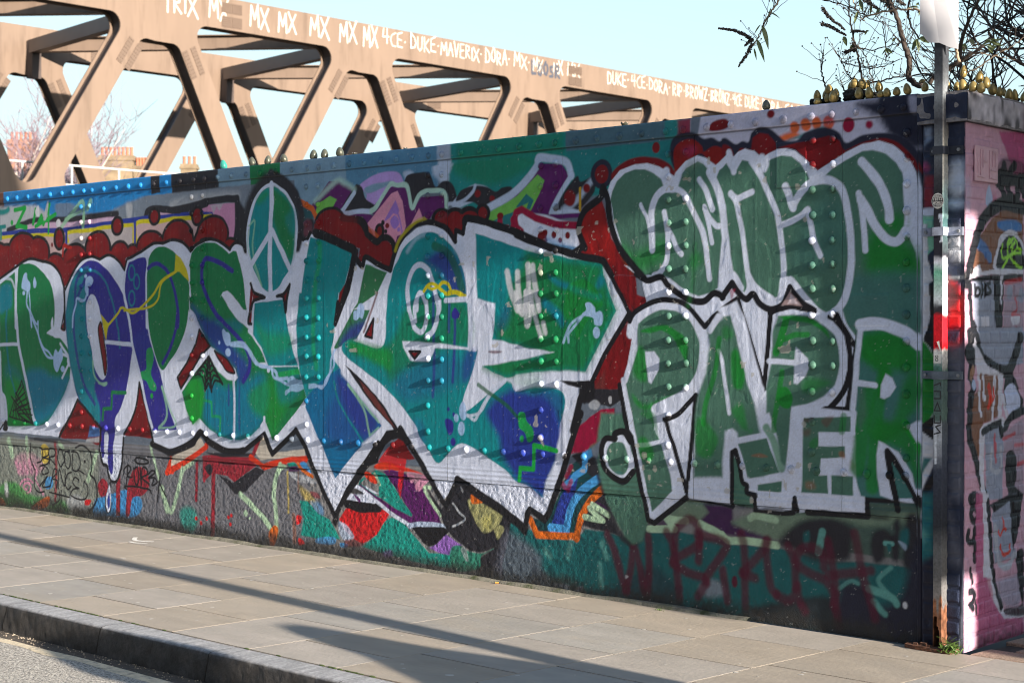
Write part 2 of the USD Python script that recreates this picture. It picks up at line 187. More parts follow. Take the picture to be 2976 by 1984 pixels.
WALL_COATS = [(a[0], a[1], int(a[2]), int(a[3]), float(a[4]), list(map(int, a[5].split(',')))) for a in (l.split(' ') for l in """P slate 0 5 1 -9602,3279,60,2892,66,742,-9621,204
P greyblue 0 8 1 -9356,2669,-6196,2673,-5631,2709,-5632,2420,-6994,2221,-9358,2295
P blue 0 22 1 -9355,2783,-6880,2673,-6908,2652,-7571,2527,-8186,2498,-8873,2501,-9009,2558,-9356,2669
S greyblue 0 30 0.8 -8409,2624,-8185,2638,-7874,2525,-7423,2505,-7277,2593,-6993,2501,-8186,2423,-8345,2463
P steelblue 0 10 1 -5113,2649,-4191,2661,-4191,2383,-4602,2374,-5113,2488
P midblue 0 12 1 -4495,2735,-4191,2728,-3548,2717,-3596,2502,-3937,2462,-4556,2556
P palblue 0 25 1 -3643,2678,-3361,2672,-3314,2581,-3548,2519,-3643,2588
P teal 0 20 1 -3435,2664,-2577,2703,-1570,2747,-1570,2456,-2051,2370,-2874,2388,-3088,2295,-3491,2389,-3491,2579
S green 0 40 0.6 -3407,2663,-2824,2661,-2738,2582,-3088,2493,-3407,2574
P tealdk 0 30 0.7 -2451,2687,-1570,2685,-1599,2458,-2369,2469
P lilac 0 10 1 -1585,2686,-1250,2688,-1250,2688,-165,2673,9,2639,9,2490,-590,2481,-1250,2579,-1570,2557
S navy 0 50 1 -248,2690,-165,2593,32,2489,43,2695,-224,2718
P rust 0 20 1 -9604,2819,-9263,2785,-9264,2634,-9606,2635
P blue 0 9 1 -9281,2831,-6657,2817,-6658,2626,-9283,2632
P black2 0 14 1 -6657,2804,-6018,2803,-6018,2636,-6658,2626
P black2 0 8 1 -6945,2795,-6819,2801,-6820,2640,-6945,2633
P steelblue 0 14 1 -6036,2804,-5608,2801,-5609,2638,-6036,2637
P green 0 7 1 -5638,2803,-5273,2799,-5273,2644,-5638,2632
P steelblue 0 6 1 -5273,2799,-4519,2800,-4519,2640,-5273,2636
P midblue 0 10 1 -4534,2801,-3587,2791,-3588,2646,-4534,2636
P palblue 0 16 0.6 -3597,2792,-3446,2791,-3446,2648,-3597,2647
P teal 0 16 1 -3466,2793,-2433,2778,-2433,2650,-3466,2649
P green 0 26 0.45 -3407,2789,-2461,2781,-2461,2652,-3407,2645
P tealslate 0 8 1 -2444,2775,-1585,2790,-1584,2663,-2444,2655
P teal 0 14 0.8 -1661,2796,-1534,2795,-1534,2669,-1661,2669
P crimson 0 16 0.8 -1567,2769,-1471,2771,-1471,2674,-1567,2675
P lilac 0 10 1 -1471,2790,-223,2789,-222,2667,-1471,2680
P slate 0 12 1 -1471,2790,-1397,2793,-1421,2670,-1471,2680
S dred 0 10 1 -1343,2699,-1315,2737,-1232,2748,-1195,2716,-1232,2690,-1315,2686
E dred 0 10 1 -915,2748,25,22
S navy 0 36 1 -370,2755,-257,2765,-1,2768,0,2669,-225,2681,-305,2708
S navy 0 40 1 -226,2789,7,2780,8,2517,-108,2552,-186,2611
S lilac 0 16 0.7 -54,2760,-4,2758,-4,2683,-39,2686
E orange 0 14 1 -761,2664,31,33
E orange 0 14 1 -688,2672,35,36
E orange 0 14 1 -617,2676,31,33
E orange 0 14 1 -541,2674,35,36
S orange 0 16 1 -865,2622,-778,2644,-735,2620,-804,2597,-865,2594
E crimson 0 8 1 -418,2650,36,39
E crimson 0 14 1 -293,2641,23,21
S magenta 0 30 0.5 -566,2696,-517,2706,-508,2671,-558,2661
S tealdk 0 16 1 -693,2630,-583,2656,-558,2634,-650,2599,-770,2601,-856,2586
P greywhite 0 26 1 -9356,2652,-8738,2640,-8410,2499,-8314,2395,-9358,2417
P lav 0 10 1 -9009,2430,-8805,2490,-8410,2499,-7438,2501,-7365,2455,-8314,2403
P beige 0 6 1 -9358,2399,-8282,2394,-7572,2415,-6197,2427,-6198,2092,-9360,2086
P beige2 0 14 1 -8202,2383,-7221,2393,-7221,2228,-8203,2226
P lav 0 8 1 -7007,2463,-6853,2495,-6514,2471,-6197,2509,-6197,2435,-7007,2439
S greywhite 0 20 0.8 -7306,2570,-7220,2566,-7235,2457,-7292,2459
L greywhite 70 40 0.8 -6658,2527,-6325,2564,-6029,2567,-5803,2559
P pink 0 5 1 -6658,2466,-6417,2497,-6131,2513,-5828,2513,-5829,2217,-6261,2232,-6260,2418,-6658,2435
P beige 0 6 1 -6658,2435,-6260,2433,-6261,2224,-6659,2237
L black2 48 14 1 -9217,2438,-8755,2505,-8186,2489,-7721,2502,-7438,2505
L black2 55 8 1 -7021,2471,-6993,2505,-6853,2518,-6514,2483,-6197,2524
L black2 55 8 1 -6658,2496,-6391,2514,-6195,2538,-6003,2547,-5803,2544
P black2 0 18 1 -5828,2546,-5766,2521,-5705,2453,-5681,2205,-5829,2210
L black2 60 10 1 -5803,2537,-5798,2355,-5829,2217
L navyb 42 6 1 -9322,2405,-8839,2417,-8282,2402,-7905,2416,-7497,2432,-6993,2447,-6197,2441,-6524,2451,-6391,2450,-6131,2437
L yellow 30 6 1 -9358,2378,-8840,2381,-8282,2361
L yellow 34 6 1 -8202,2308,-8199,2381,-7874,2387,-7572,2403,-7213,2405
L yellow 34 6 1 -7157,2258,-7156,2414,-6854,2417,-6581,2429,-6197,2413,-6391,2424,-6131,2426
L navyb 36 6 1 -8231,2392,-8231,2285
L navyb 30 6 1 -7180,2423,-7181,2239
L yellow 20 6 1 -7209,2401,-7207,2244
L yellow 20 6 1 -8269,2360,-8282,2261
P greywhite 0 8 0.7 -6156,2503,-5978,2517,-6029,2460,-6067,2499,-6105,2441,-6131,2487
K tgreen 40 8 1 -9094,2610,-8914,2618,-9061,2470,-8890,2451
E tgreen 0 6 1 -9147,2500,24,24
K tgreen 36 8 1 -8780,2476,-8738,2597
K tgreen 40 8 1 -8705,2461,-8638,2542,-8606,2465,-8507,2628
K tgreen 26 8 1 -8524,2386,-8515,2629
K tgreen 36 8 1 -8739,2453,-8409,2540
L teal 50 16 1 -9356,2600,-9251,2604,-9207,2619
L teal 40 10 1 -9357,2469,-9269,2474
L teal 30 10 1 -9340,2468,-9340,2364
L mint 40 8 0.8 -8313,2428,-8154,2529,-7981,2627,-7951,2528,-7967,2419
L mint 26 8 0.6 -8249,2492,-7997,2547
L mint 50 10 0.7 -7897,2566,-7843,2629
S palwhite 0 10 1 -8746,2581,-8688,2629,-8672,2544,-8721,2537
S greywhite 0 10 1 -8606,2515,-8539,2655,-8523,2629,-8556,2513
E palwhite 0 8 1 -8361,2463,39,35
P concrete 0 10 1 -9368,615,-8037,640,-6930,662,-6397,663,-5759,659,-4936,661,-6203,691,-4243,679,-3645,681,-2576,690,-2288,710,-1247,731,-777,688,66,728,263,-161,-9625,-413,-9619,543
P plintgrey 0 16 1 -7373,648,-6203,676,-4936,647,-4937,69,-6667,-48,-7375,-11,-7733,40,-7760,613
S greygreen 0 40 0.8 -9368,602,-8850,609,-8420,588,-7806,578,-7731,323,-7809,34,-9372,-1
L mint3 70 14 0.8 -9210,592,-9159,473
L mint3 40 14 0.8 -8900,633,-8884,454
L mint3 40 14 0.8 -8355,616,-8291,578
L mint3 50 14 0.8 -7761,564,-7899,329
L mint3 30 14 0.8 -6958,661,-6916,546,-6847,411
L mint3 40 14 0.8 -6806,321,-6683,161,-6588,321,-6520,493,-6387,561
L mint3 60 14 0.8 -6806,337,-6738,172
L pink3 40 16 0.7 -9090,417,-9039,325
L pink3 40 16 0.7 -9021,386,-8970,329
L pink3 40 16 0.7 -8952,416,-8902,333
L pink3 40 16 0.7 -8867,438,-8817,338
L pink3 40 16 0.7 -8783,400,-8733,343
S pink3 0 30 0.4 -9107,450,-8850,507,-8600,419,-8683,346,-8936,297,-9056,324
L pink2 22 6 1 -8891,206,-8891,195,-8909,185,-8937,184,-8960,197,-8957,219,-8924,238,-8875,241,-8837,221,-8836,188,-8880,158,-8950,151,-9008,173,-9019,217,-8968,260,-8879,275,-8798,252
L pink2 26 8 0.8 -8733,360,-8742,275,-8618,165
S green5 0 26 0.9 -9371,182,-9108,234,-8852,148,-8552,119,-8853,12,-9372,7
S green5 0 30 0.8 -8553,51,-8325,135,-8166,64,-8294,21
S palwhite 0 16 0.8 -9291,205,-9239,208,-9222,105,-9274,102
S orange3 0 14 1 -8819,40,-8618,131,-8520,146,-8553,68,-8752,19
S orange3 0 12 0.8 -9372,86,-9301,65,-9266,24,-9372,16
S yellow2 0 8 1 -8657,559,-8599,596,-8534,566,-8534,456,-8633,434
L red3 40 10 0.8 -8419,613,-8404,363,-8422,128
S blue3 0 12 0.9 -8576,302,-8470,317,-8470,234,-8577,218
S greywhite 0 26 0.6 -8229,142,-8102,200,-7916,148,-7885,85,-8072,55,-8198,61
S red4 0 10 1 -7946,162,-7854,169,-7885,126,-7947,121
S red3 0 6 1 -7746,306,-7671,359,-7596,316,-7611,227,-7686,197,-7739,242
P red3 0 7 1 -7470,324,-7410,392,-7412,73,-7471,69
S blue3 0 14 1 -7793,173,-7671,206,-7462,261,-7301,288,-7115,238,-7101,145,-7244,71,-7582,60,-7809,42
S red3 0 7 1 -7287,352,-7214,459,-7114,488,-7015,447,-6987,340,-7086,263,-7229,230,-7273,92,-7331,88,-7309,271
P red3 0 7 1 -7470,324,-7410,392,-7412,73,-7471,69
L black 18 6 1 -8833,585,-8842,465,-8767,367
L black 16 6 1 -8758,367,-8768,222,-8701,176,-8601,191
L black 15 5 1 -8725,429,-8650,450,-8633,544,-8682,558
L black 15 5 1 -8649,547,-8534,549,-8550,497,-8633,476,-8518,466,-8551,430,-8650,408
L black 15 5 1 -8518,432,-8526,549,-8436,554,-8436,504,-8518,482,-8420,429
L black 15 5 1 -8291,553,-8355,558,-8380,490,-8340,417,-8275,471,-8307,552,-8195,541
L black 15 5 1 -8195,558,-8259,538,-8267,455,-8212,408,-8172,477,-8211,549
L black 15 5 1 -8132,561,-8148,412,-8054,401,-8015,469,-8069,548,-8164,551
L black 15 5 1 -8054,409,-7945,375
L black 15 5 1 -8683,397,-8617,410,-8551,388,-8535,355,-8617,334,-8650,357,-8600,398
L black 15 5 1 -8684,228,-8551,321,-8634,231,-8503,240
L black 15 5 1 -8503,240,-8453,369,-8421,396,-8388,364,-8470,309,-8389,297,-8405,230
L black 15 5 1 -8373,232,-8356,391,-8276,255,-8260,397
L black 15 5 1 -8164,378,-8228,357,-8260,272,-8213,234,-8165,262
L black 15 5 1 -8039,320,-8102,340,-8141,305,-8102,266,-8039,254,-8134,240,-8165,188,-8055,163,-7931,180,-7900,263,-7961,317
L black 15 5 1 -8519,188,-8325,177,-8197,169
L black 15 5 1 -8325,218,-8334,34
L black 15 5 1 -8471,83,-8357,133,-8357,199
L black 18 7 1 -8085,588,-8006,613,-7913,597,-7845,535,-7837,430,-7868,379
L black 22 8 1 -7861,376,-7792,336,-7762,256,-7778,158,-7885,69
S black 0 16 0.8 -8103,110,-8009,59,-7885,77,-7824,106,-7916,34,-8040,41
E black 0 5 1 -7950,481,16,14
L black 18 5 1 -7192,539,-7156,557,-7028,548,-7000,526,-7071,511,-7171,517,-7192,539
L black 17 5 1 -7359,411,-7344,459,-7286,486,-7257,456,-7301,406,-7243,394
L black 17 5 1 -7301,478,-7316,334
L black 17 5 1 -7214,467,-7186,351,-7143,361,-7149,479,-7214,459
L black 17 5 1 -7114,481,-7100,333,-7085,474,-7029,478,-7015,432,-7086,404,-6987,356
L black 17 5 1 -7001,433,-6944,467,-6903,454,-7001,402,-6917,415,-6875,379,-6945,351,-6917,407
L black 17 5 1 -6833,428,-6876,224
L black 17 5 1 -6847,380,-6751,279
L black 17 5 1 -7345,316,-7215,325,-7001,316,-6959,288
L black 17 5 1 -7352,308,-7316,295
K red5 50 8 1 -6203,698,-6334,639,-6560,536,-6737,464
K red5 44 8 1 -6668,583,-6737,464,-6587,519
P red5 0 8 1 -6723,496,-6587,542,-6655,454,-6737,457
P beige3 0 7 1 -6668,591,-6520,645,-6334,714,-6243,711,-6269,673,-6520,569,-6682,514
P beige3 0 8 1 -6331,749,-6278,759,-6214,695,-6530,572,-6638,536,-6530,633
K red5 44 8 1 -6201,691,-6397,595,-6665,488
P red3 0 7 1 -6253,618,-6111,640,-5883,638,-5637,644,-5576,582,-5759,491,-5846,442,-5934,488,-6086,493,-6100,17,-6151,12,-6137,490,-6214,440,-6253,438
L red3 36 7 1 -6331,561,-6339,282
L red3 30 6 1 -6233,559,-6234,432
P black2 0 10 1 -6227,649,-5759,666,-5564,676,-5588,654,-5984,625,-6111,633
P black2 0 9 1 -6060,495,-5859,441,-5576,575,-5468,552,-5710,385,-5834,355
S black2 0 10 1 -6214,538,-6162,563,-6124,521,-6150,482,-6201,494
P beige3 0 8 1 -5528,779,-5468,803,-5397,685,-5003,734,-4992,686,-5516,629,-5600,696
K red5 46 8 1 -5637,644,-5480,580,-5338,617,-5163,648,-4981,665
K red3 40 10 1 -5540,771,-5600,675
S mint3 0 14 0.8 -6530,512,-6397,572,-6318,592,-6450,539
L mint3 34 12 0.8 -6530,512,-6585,341,-6653,198
S teal3 0 30 0.8 -6545,191,-6398,217,-6320,133,-6399,21,-6532,71
L mint3 46 12 1 -5772,359,-5637,296,-5517,226,-5445,181,-5410,148
L mint3 46 12 1 -5279,606,-5338,510,-5362,395,-5339,282,-5327,98
S mint3 0 10 0.9 -5326,582,-5256,615,-5209,596,-5291,563
E mint3 0 12 1 -5705,226,26,23
E mint3 0 6 1 -5650,194,13,10
S orange3 0 10 1 -5410,127,-5351,167,-5310,142,-5327,70,-5386,0,-5422,76
E red4 0 7 1 -5922,179,17,15
E red4 0 7 1 -5884,197,17,15
E red4 0 7 1 -6339,139,18,16
E red4 0 7 1 -6202,150,18,16
E red4 0 7 1 -6280,106,18,16
E red4 0 7 1 -5897,130,17,15
P teal3 0 8 1 -5198,625,-5117,637,-5060,612,-5186,598
P purple 0 7 1 -5186,598,-5083,611,-5060,577,-5186,566
S blue3 0 10 1 -5049,634,-4992,644,-4936,591,-4936,550,-5015,587
L orange3 28 8 1 -5071,632,-5026,586,-4913,544
S greywhite 0 10 0.8 -5186,562,-4936,536,-4869,498,-5095,505
L yellow2 20 8 0.7 -5198,562,-5187,273
L brown3 20 8 0.6 -5072,569,-5072,429
S yellow2 0 20 0.6 -5060,472,-4936,424,-4858,347,-4836,300,-4891,344,-5004,378
S red3 0 12 0.7 -4936,438,-4847,430,-4825,397,-4914,405
S blue3 0 18 0.6 -4936,369,-4825,363,-4780,290,-4847,285,-4914,342
P teal3 0 12 1 -5061,367,-4970,366,-4847,292,-4715,261,-4606,133,-4847,112,-5050,122,-5015,237
S skyblue 0 8 0.8 -4858,118,-4671,141,-4671,93,-4858,83
S skyblue 0 8 1 -4606,106,-4531,106,-4531,85,-4595,79
S red4 0 8 1 -5095,259,-5038,256,-5049,213,-5095,195
S red4 0 8 1 -5073,99,-5027,89,-5004,63,-5073,50
L rustw 40 14 0.6 -5129,256,-5118,67
P red4 0 7 1 -4617,269,-4520,372,-4392,368,-4193,369,-4161,372,-4080,351,-4141,273,-4192,209,-4306,146,-4369,120,-4464,145,-4560,198
S palblue 0 12 0.8 -4627,247,-4541,234,-4456,160,-4541,125,-4606,160
P dred 0 14 0.7 -4464,145,-4348,122,-4401,97,-4560,83,-4560,130
P white 0 7 1 -4509,481,-4329,520,-4193,476,-4560,450,-4432,513,-4295,469,-4171,411,-4212,401,-4400,380,-4538,397
L black 52 6 1 -4541,377,-4435,371,-4329,366,-4193,376,-4538,384,-4400,360,-4285,369,-4166,398
S black2 0 10 0.8 -4485,489,-4368,484,-4358,458,-4474,456
S purple 0 8 1 -4464,457,-4390,428,-4390,401,-4421,419
P teal3 0 6 1 -4329,574,-4193,536,-4193,436,-4413,514,-4389,556,-4212,634,-4120,613,-4039,539,-3939,441,-3849,362,-3859,345,-3979,372,-4295,495,-4389,529
S red5 0 7 1 -4347,606,-4285,617,-4202,555,-4243,539,-4326,574
S red5 0 8 1 -4212,674,-4089,695,-3839,657,-3741,636,-3938,644,-4212,641
L mint3 20 7 1 -4233,606,-4181,536
P purple 0 6 1 -4140,632,-4039,645,-3919,632,-3820,567,-3742,533,-3664,448,-3587,364,-3568,320,-3879,301,-4059,366,-4212,421,-4411,515,-4389,523,-4059,399,-3859,342,-3849,356,-3979,491,-4079,576
P red4 0 9 0.9 -4099,787,-3978,845,-3898,803,-3909,698,-3938,598,-3969,458,-3999,542,-3978,661,-4059,690,-4079,622,-4089,688,-4202,688
S pink3 0 7 0.9 -3899,633,-3820,612,-3859,571
L pink3 60 8 0.9 -3790,549,-3712,612
S pink3 0 10 0.5 -3889,634,-3741,636,-3712,599,-3800,568,-3839,578
P teal3 0 10 1 -4100,310,-4059,326,-3939,303,-3850,232,-3684,123,-3474,137,-3474,41,-3840,50,-4369,100,-4213,194,-4141,280
L white 26 7 1 -4560,532,-4421,504,-4274,450,-4080,358,-3879,288
L palblue 36 7 1 -3879,285,-3742,306,-3597,308,-3474,296
P black 0 7 1 -3859,277,-3693,294,-3540,303,-3474,290,-3549,238,-3607,189,-3684,165,-3742,183
P black2 0 10 1 -3712,554,-3568,416,-3540,444,-3408,619,-3178,533,-2999,459,-2824,375,-2798,322,-2911,294,-3088,204,-3178,177,-3288,173,-3455,247,-3540,316,-3568,365,-3645,449
P black2 0 16 1 -3196,144,-3070,218,-2911,312,-2893,191,-2738,84,-2653,21,-3224,16
L mint3 24 7 1 -3674,550,-3732,540,-3645,436,-3578,377
L greywhite 14 8 0.6 -3380,570,-3361,546
L greywhite 14 6 1 -3455,463,-3399,410,-3343,377,-3371,349,-3455,317
S olive 0 14 1 -3315,486,-3278,501,-3178,483,-3034,438,-2999,410,-3052,344,-3142,299,-3196,313,-3269,401
S orange3 0 8 1 -3283,532,-3242,516,-3178,490,-3278,476
S olive 0 9 1 -3070,330,-3017,359,-2981,337,-3008,298,-3043,264,-3061,293
S olive2 0 18 0.7 -3178,383,-3124,413,-3088,391,-3115,326,-3160,322
P violet 0 8 1 -3521,260,-3427,224,-3371,203,-3446,184,-3474,130,-3588,132,-3684,156,-3607,189
S violet 0 16 0.7 -4151,80,-4070,107,-4049,70,-4121,50
S teal4 0 10 0.9 -3474,169,-3399,201,-3306,171,-3178,171,-3079,205,-3187,151,-3205,74,-3362,33,-3474,54
S greywhite 0 6 0.5 -3380,177,-3334,188,-3306,115,-3334,106
P tealw 0 14 1 -2917,388,-2701,345,-2352,333,-2287,398,-2128,394,-1972,378,-1789,434,-1568,447,-1247,419,-1143,406,-842,412,-523,374,-338,392,9,392,28,-195,-2935,-632,-2996,114
P darkteal 0 8 1 -2753,426,-2667,421,-2583,469,-2516,570,-2401,774,-2288,840,-2176,764,-2128,650,-2287,522,-2352,339,-2701,321
P slateb 0 40 0.8 -2961,335,-2787,277,-2659,198,-2650,127,-2604,89,-2524,12,-2971,-51,-3077,41,-2999,274
P black2 0 12 1 -2401,828,-2240,895,-2208,797,-2176,729,-2152,684,-2287,498,-2336,417,-2128,394,-2019,386,-2081,479,-2144,649
P purple2 0 10 1 -2231,579,-2089,537,-2050,482,-2160,531
P navyb 0 10 1 -2500,565,-2450,635,-2434,701,-2336,731,-2368,610,-2434,487,-2467,401,-2575,392
K skyblue 44 7 1 -2288,857,-2292,751,-2369,711,-2401,668,-2450,646
L skyblue 54 6 1 -2180,702,-2288,640,-2368,569,-2409,501,-2442,379
K skyblue 54 6 1 -2442,382,-2575,380
K crimson 34 12 0.8 -2401,763,-2442,701
K crimson 34 12 0.8 -2475,657,-2434,618,-2401,673
L orange3 50 7 1 -2152,640,-2239,572,-2304,491,-2336,423,-2360,335
K orange3 44 7 1 -2352,345,-2693,328,-2753,417
P skyblue 0 14 0.7 -2288,875,-2240,889,-2224,837,-2272,805
K mint3 36 7 1 -2255,524,-2144,457,-2295,468
K mint3 36 7 1 -2231,549,-2097,495
P sagelt 0 10 1 -2160,683,-1972,684,-1865,691,-1835,590,-1790,491,-1835,419,-1911,337,-1972,390,-2081,526,-2128,627
L black2 44 16 0.9 -2216,814,-2160,683,-2089,525,-2019,403,-1918,331
L black2 34 18 0.7 -1789,462,-1850,377,-1918,331
P crimson 0 12 1 -2385,888,-2336,1009,-2224,1072,-2152,1092,-2058,1084,-2050,1044,-2097,984,-2208,903,-2288,857,-2409,839
P sagelt 0 10 0.8 -1775,651,-1597,669,-1745,540,-1775,520
S sagelt 0 20 1 -1626,549,-1495,626,-1381,617,-1339,571,-1409,516,-1560,503
P purple2 0 16 1 -1381,612,-1247,616,-1178,605,-1171,529,-988,480,-868,447,-1247,457,-1247,457,-1409,516,-1346,570
P purple2 0 12 0.8 -1730,473,-1656,513,-1524,512,-1597,450,-1789,439
P sagedk 0 14 0.85 -921,672,8,721,8,614,3,425,-461,432,-921,496
S sagelt 0 24 1 -1171,535,-1042,583,-842,604,-339,622,2,674,3,624,-279,581,-461,592,-713,566,-842,460,-974,470,-1143,510
K mint3 42 7 1 -1789,439,-1589,456,-1656,510,-1510,507
L mint3 42 8 1 -1409,499,-1310,468,-1247,446,-1247,452,-1205,425,-1109,431,-875,425
L mint3 40 10 0.7 -1055,560,-1015,574,-882,563
S black2 0 34 1 -868,437,-777,535,-649,592,-523,602,-400,566,-393,489,-412,395,-523,374,-649,372,-738,406
S black2 0 22 1 -278,449,-267,541,-207,567,-142,552,-142,612,-107,615,-107,429,-148,426,-160,495,-195,507,-195,426,-242,391
L black2 90 24 1 -26,622,-43,421
S tealw 0 16 1 -700,504,-662,518,-668,444,-693,447
K tealw2 44 10 0.8 -579,525,-604,418
S tealw 0 16 1 -101,565,-55,579,-60,489,-101,505
S palblue 0 10 0.6 -113,519,-66,503,-72,473
K tealw2 24 8 1 -195,497,-148,501
S tealw 0 10 1 -183,493,-154,495,-165,449
S navy 0 40 1 -464,239,-384,281,-290,258,-243,171,-90,253,-16,520,102,531,104,-46,-166,-17,-479,-11
S navy 0 40 0.6 -2178,36,-2029,80,-1901,161,-1758,230,-1634,175,-1548,105,-1599,19,-1901,-2
S lilgrey 0 26 0.5 -1411,146,-1328,194,-1245,177,-1228,126,-1327,96,-1394,108
S black2 0 26 0.9 -1068,62,-726,156,-520,179,-480,9,-642,9,-894,6,-1068,13
L tealw2 40 12 0.9 -290,258,-213,240,-144,221,-121,198
L tealw2 26 12 0.7 -159,377,-228,317,-220,279,-144,221
L tealw2 34 14 0.8 -259,195,-220,160,-189,138
E palwhite 0 8 1 -71,197,14,19
L tealw2 22 10 0.6 -472,238,-400,286,-353,278
L maroon 54 16 0.8 -2112,375,-2057,297,-2001,151,-1955,60
L maroon 54 16 0.8 -1965,59,-1928,193,-1901,318,-1865,233,-1820,75
L maroon 54 16 0.8 -1793,395,-1784,241,-1802,43
L maroon 54 16 0.8 -1652,434,-1617,377,-1582,247,-1556,64
L maroon 54 16 0.8 -1591,326,-1583,440,-1531,498,-1471,516,-1420,474,-1412,409,-1420,290
L maroon 54 16 0.8 -1420,382,-1480,343,-1608,278
L maroon 54 16 0.8 -1429,440,-1412,382
L maroon 54 16 0.8 -1608,258,-1496,216,-1378,202
L maroon 54 16 0.8 -1395,436,-1229,412,-1237,359,-1353,217,-1361,177
L maroon 54 16 0.8 -1361,177,-1420,92
L maroon 54 16 0.8 -1245,255,-1236,190,-1212,89
E maroon 0 12 1 -1163,198,19,30
L maroon 52 16 0.75 -1117,472,-1095,354,-1090,73
L maroon 52 16 0.75 -938,452,-981,379,-1104,255
L maroon 52 16 0.75 -947,444,-938,299,-912,191,-878,160
L maroon 52 16 0.75 -1112,254,-1024,235
L maroon 52 16 0.75 -802,430,-759,358,-751,208
L maroon 52 16 0.75 -878,160,-810,140,-759,166,-742,223,-734,169,-692,92
L maroon 52 16 0.75 -569,336,-578,403,-643,437,-709,424,-743,373,-726,327,-643,295,-561,269,-512,221,-496,142,-472,24
L maroon 52 16 0.75 -545,480,-512,342,-496,236,-504,141
L maroon 52 16 0.75 -377,535,-353,437,-321,308,-282,206,-251,104
L maroon 52 16 0.75 -545,298,-400,326,-275,352
E maroon 0 12 1 -1161,203,19,30
L tealw2 34 18 0.7 -2407,307,-2427,220
L tealw2 34 18 0.7 -2150,323,-2112,243
L tealw2 34 18 0.7 -2624,238,-2584,206
L tealw2 34 18 0.7 -2168,196,-2159,66
S lilgrey 0 14 0.6 -2544,46,-2427,51,-2427,23,-2524,19
S lilgrey 0 10 0.7 -2368,36,-2311,49,-2320,20,-2368,15
S palwhite 0 8 0.6 -1965,155,-1946,146,-1965,134
S grime 0 46 0.75 -9943,-59,-9878,51,-9622,81,-9372,57,-9250,-57
S grime 0 46 0.75 -9559,-58,-9496,88,-9248,142,-9007,99,-8889,-57
S grime 0 46 0.75 -9189,-57,-9127,48,-8888,77,-8655,54,-8540,-56
S grime 0 46 0.75 -8830,-56,-8771,87,-8539,142,-8313,99,-8203,-55
S grime 0 46 0.75 -8483,-56,-8426,62,-8202,100,-7983,70,-7876,-54
S grime 0 46 0.75 -8148,-55,-8092,67,-7876,109,-7664,76,-7560,-54
S grime 0 46 0.75 -7823,-54,-7769,74,-7559,121,-7354,84,-7253,-53
S grime 0 46 0.75 -7508,-54,-7456,60,-7252,97,-7053,68,-6956,-52
S grime 0 46 0.75 -7203,-53,-7153,47,-6955,76,-6762,53,-6667,-52
S grime 0 46 0.75 -6907,-52,-6858,41,-6667,66,-6479,46,-6387,-51
S grime 0 46 0.75 -6620,-52,-6573,34,-6387,56,-6205,39,-6115,-51
S grime 0 46 0.75 -6341,-51,-6295,67,-6115,109,-5938,76,-5851,-50
S grime 0 46 0.75 -6071,-51,-6026,51,-5851,83,-5679,58,-5594,-50
S grime 0 46 0.75 -5808,-50,-5764,36,-5594,59,-5427,41,-5345,-49
S grime 0 46 0.75 -5552,-50,-5510,70,-5344,115,-5182,80,-5102,-49
S grime 0 46 0.75 -5304,-49,-5263,40,-5102,66,-4943,46,-4866,-48
S grime 0 46 0.75 -5062,-48,-5022,61,-4865,100,-4712,69,-4636,-48
S grime 0 46 0.75 -4827,-48,-4788,54,-4636,90,-4486,62,-4412,-47
S grime 0 46 0.75 -4598,-47,-4560,69,-4412,113,-4266,78,-4194,-47
S grime 0 46 0.75 -4375,-47,-4338,65,-4194,108,-4052,75,-3982,-46
S grime 0 46 0.75 -4158,-47,-4122,65,-3981,108,-3843,75,-3774,-46
S grime 0 46 0.75 -3947,-46,-3912,50,-3774,82,-3639,57,-3573,-45
S grime 0 46 0.75 -3740,-46,-3707,50,-3573,82,-3441,57,-3376,-45
S grime 0 46 0.75 -3539,-45,-3506,48,-3376,79,-3247,55,-3184,-45
S grime 0 46 0.75 -3343,-45,-3311,50,-3184,83,-3058,57,-2996,-44
S grime 0 46 0.75 -3152,-44,-3121,42,-2996,69,-2874,48,-2813,-44
S grime 0 46 0.75 -2965,-44,-2935,29,-2813,48,-2694,33,-2635,-43
S grime 0 46 0.75 -2783,-44,-2753,61,-2635,102,-2518,70,-2460,-43
S grime 0 46 0.75 -2605,-43,-2576,60,-2460,100,-2346,69,-2290,-43
S grime 0 46 0.75 -2431,-43,-2403,28,-2290,48,-2178,33,-2123,-42
S grime 0 46 0.75 -2261,-43,-2234,22,-2123,37,-2014,25,-1960,-42
S grime 0 46 0.75 -2096,-42,-2068,28,-1960,48,-1854,32,-1801,-42
S grime 0 46 0.75 -1933,-42,-1907,47,-1801,78,-1697,54,-1645,-41
S grime 0 46 0.75 -1775,-42,-1749,49,-1645,82,-1543,57,-1493,-41
S grime 0 46 0.75 -1619,-41,-1594,20,-1493,34,-1393,23,-1344,-41
S grime 0 46 0.75 -1468,-41,-1443,40,-1344,68,-1246,47,-1198,-40
S grime 0 46 0.75 -1319,-41,-1295,19,-1198,32,-1102,22,-1055,-40
S grime 0 46 0.75 -1174,-40,-1150,37,-1055,63,-961,43,-915,-40
S grime 0 46 0.75 -1031,-40,-1008,41,-915,69,-823,47,-778,-39
S grime 0 46 0.75 -892,-40,-869,53,-778,89,-688,61,-644,-39
S grime 0 46 0.75 -755,-39,-733,26,-644,45,-556,31,-512,-39
S grime 0 46 0.75 -622,-39,-600,45,-513,76,-426,52,-383,-39
S grime 0 46 0.75 -491,-39,-469,47,-384,79,-299,54,-257,-38
S grime 0 46 0.75 -362,-39,-341,48,-257,81,-175,56,-133,-38
S grime 0 46 0.75 -236,-38,-216,16,-134,29,-52,19,-12,-38
S grime 0 46 0.75 -113,-38,-93,32,-12,54,68,37,107,-38
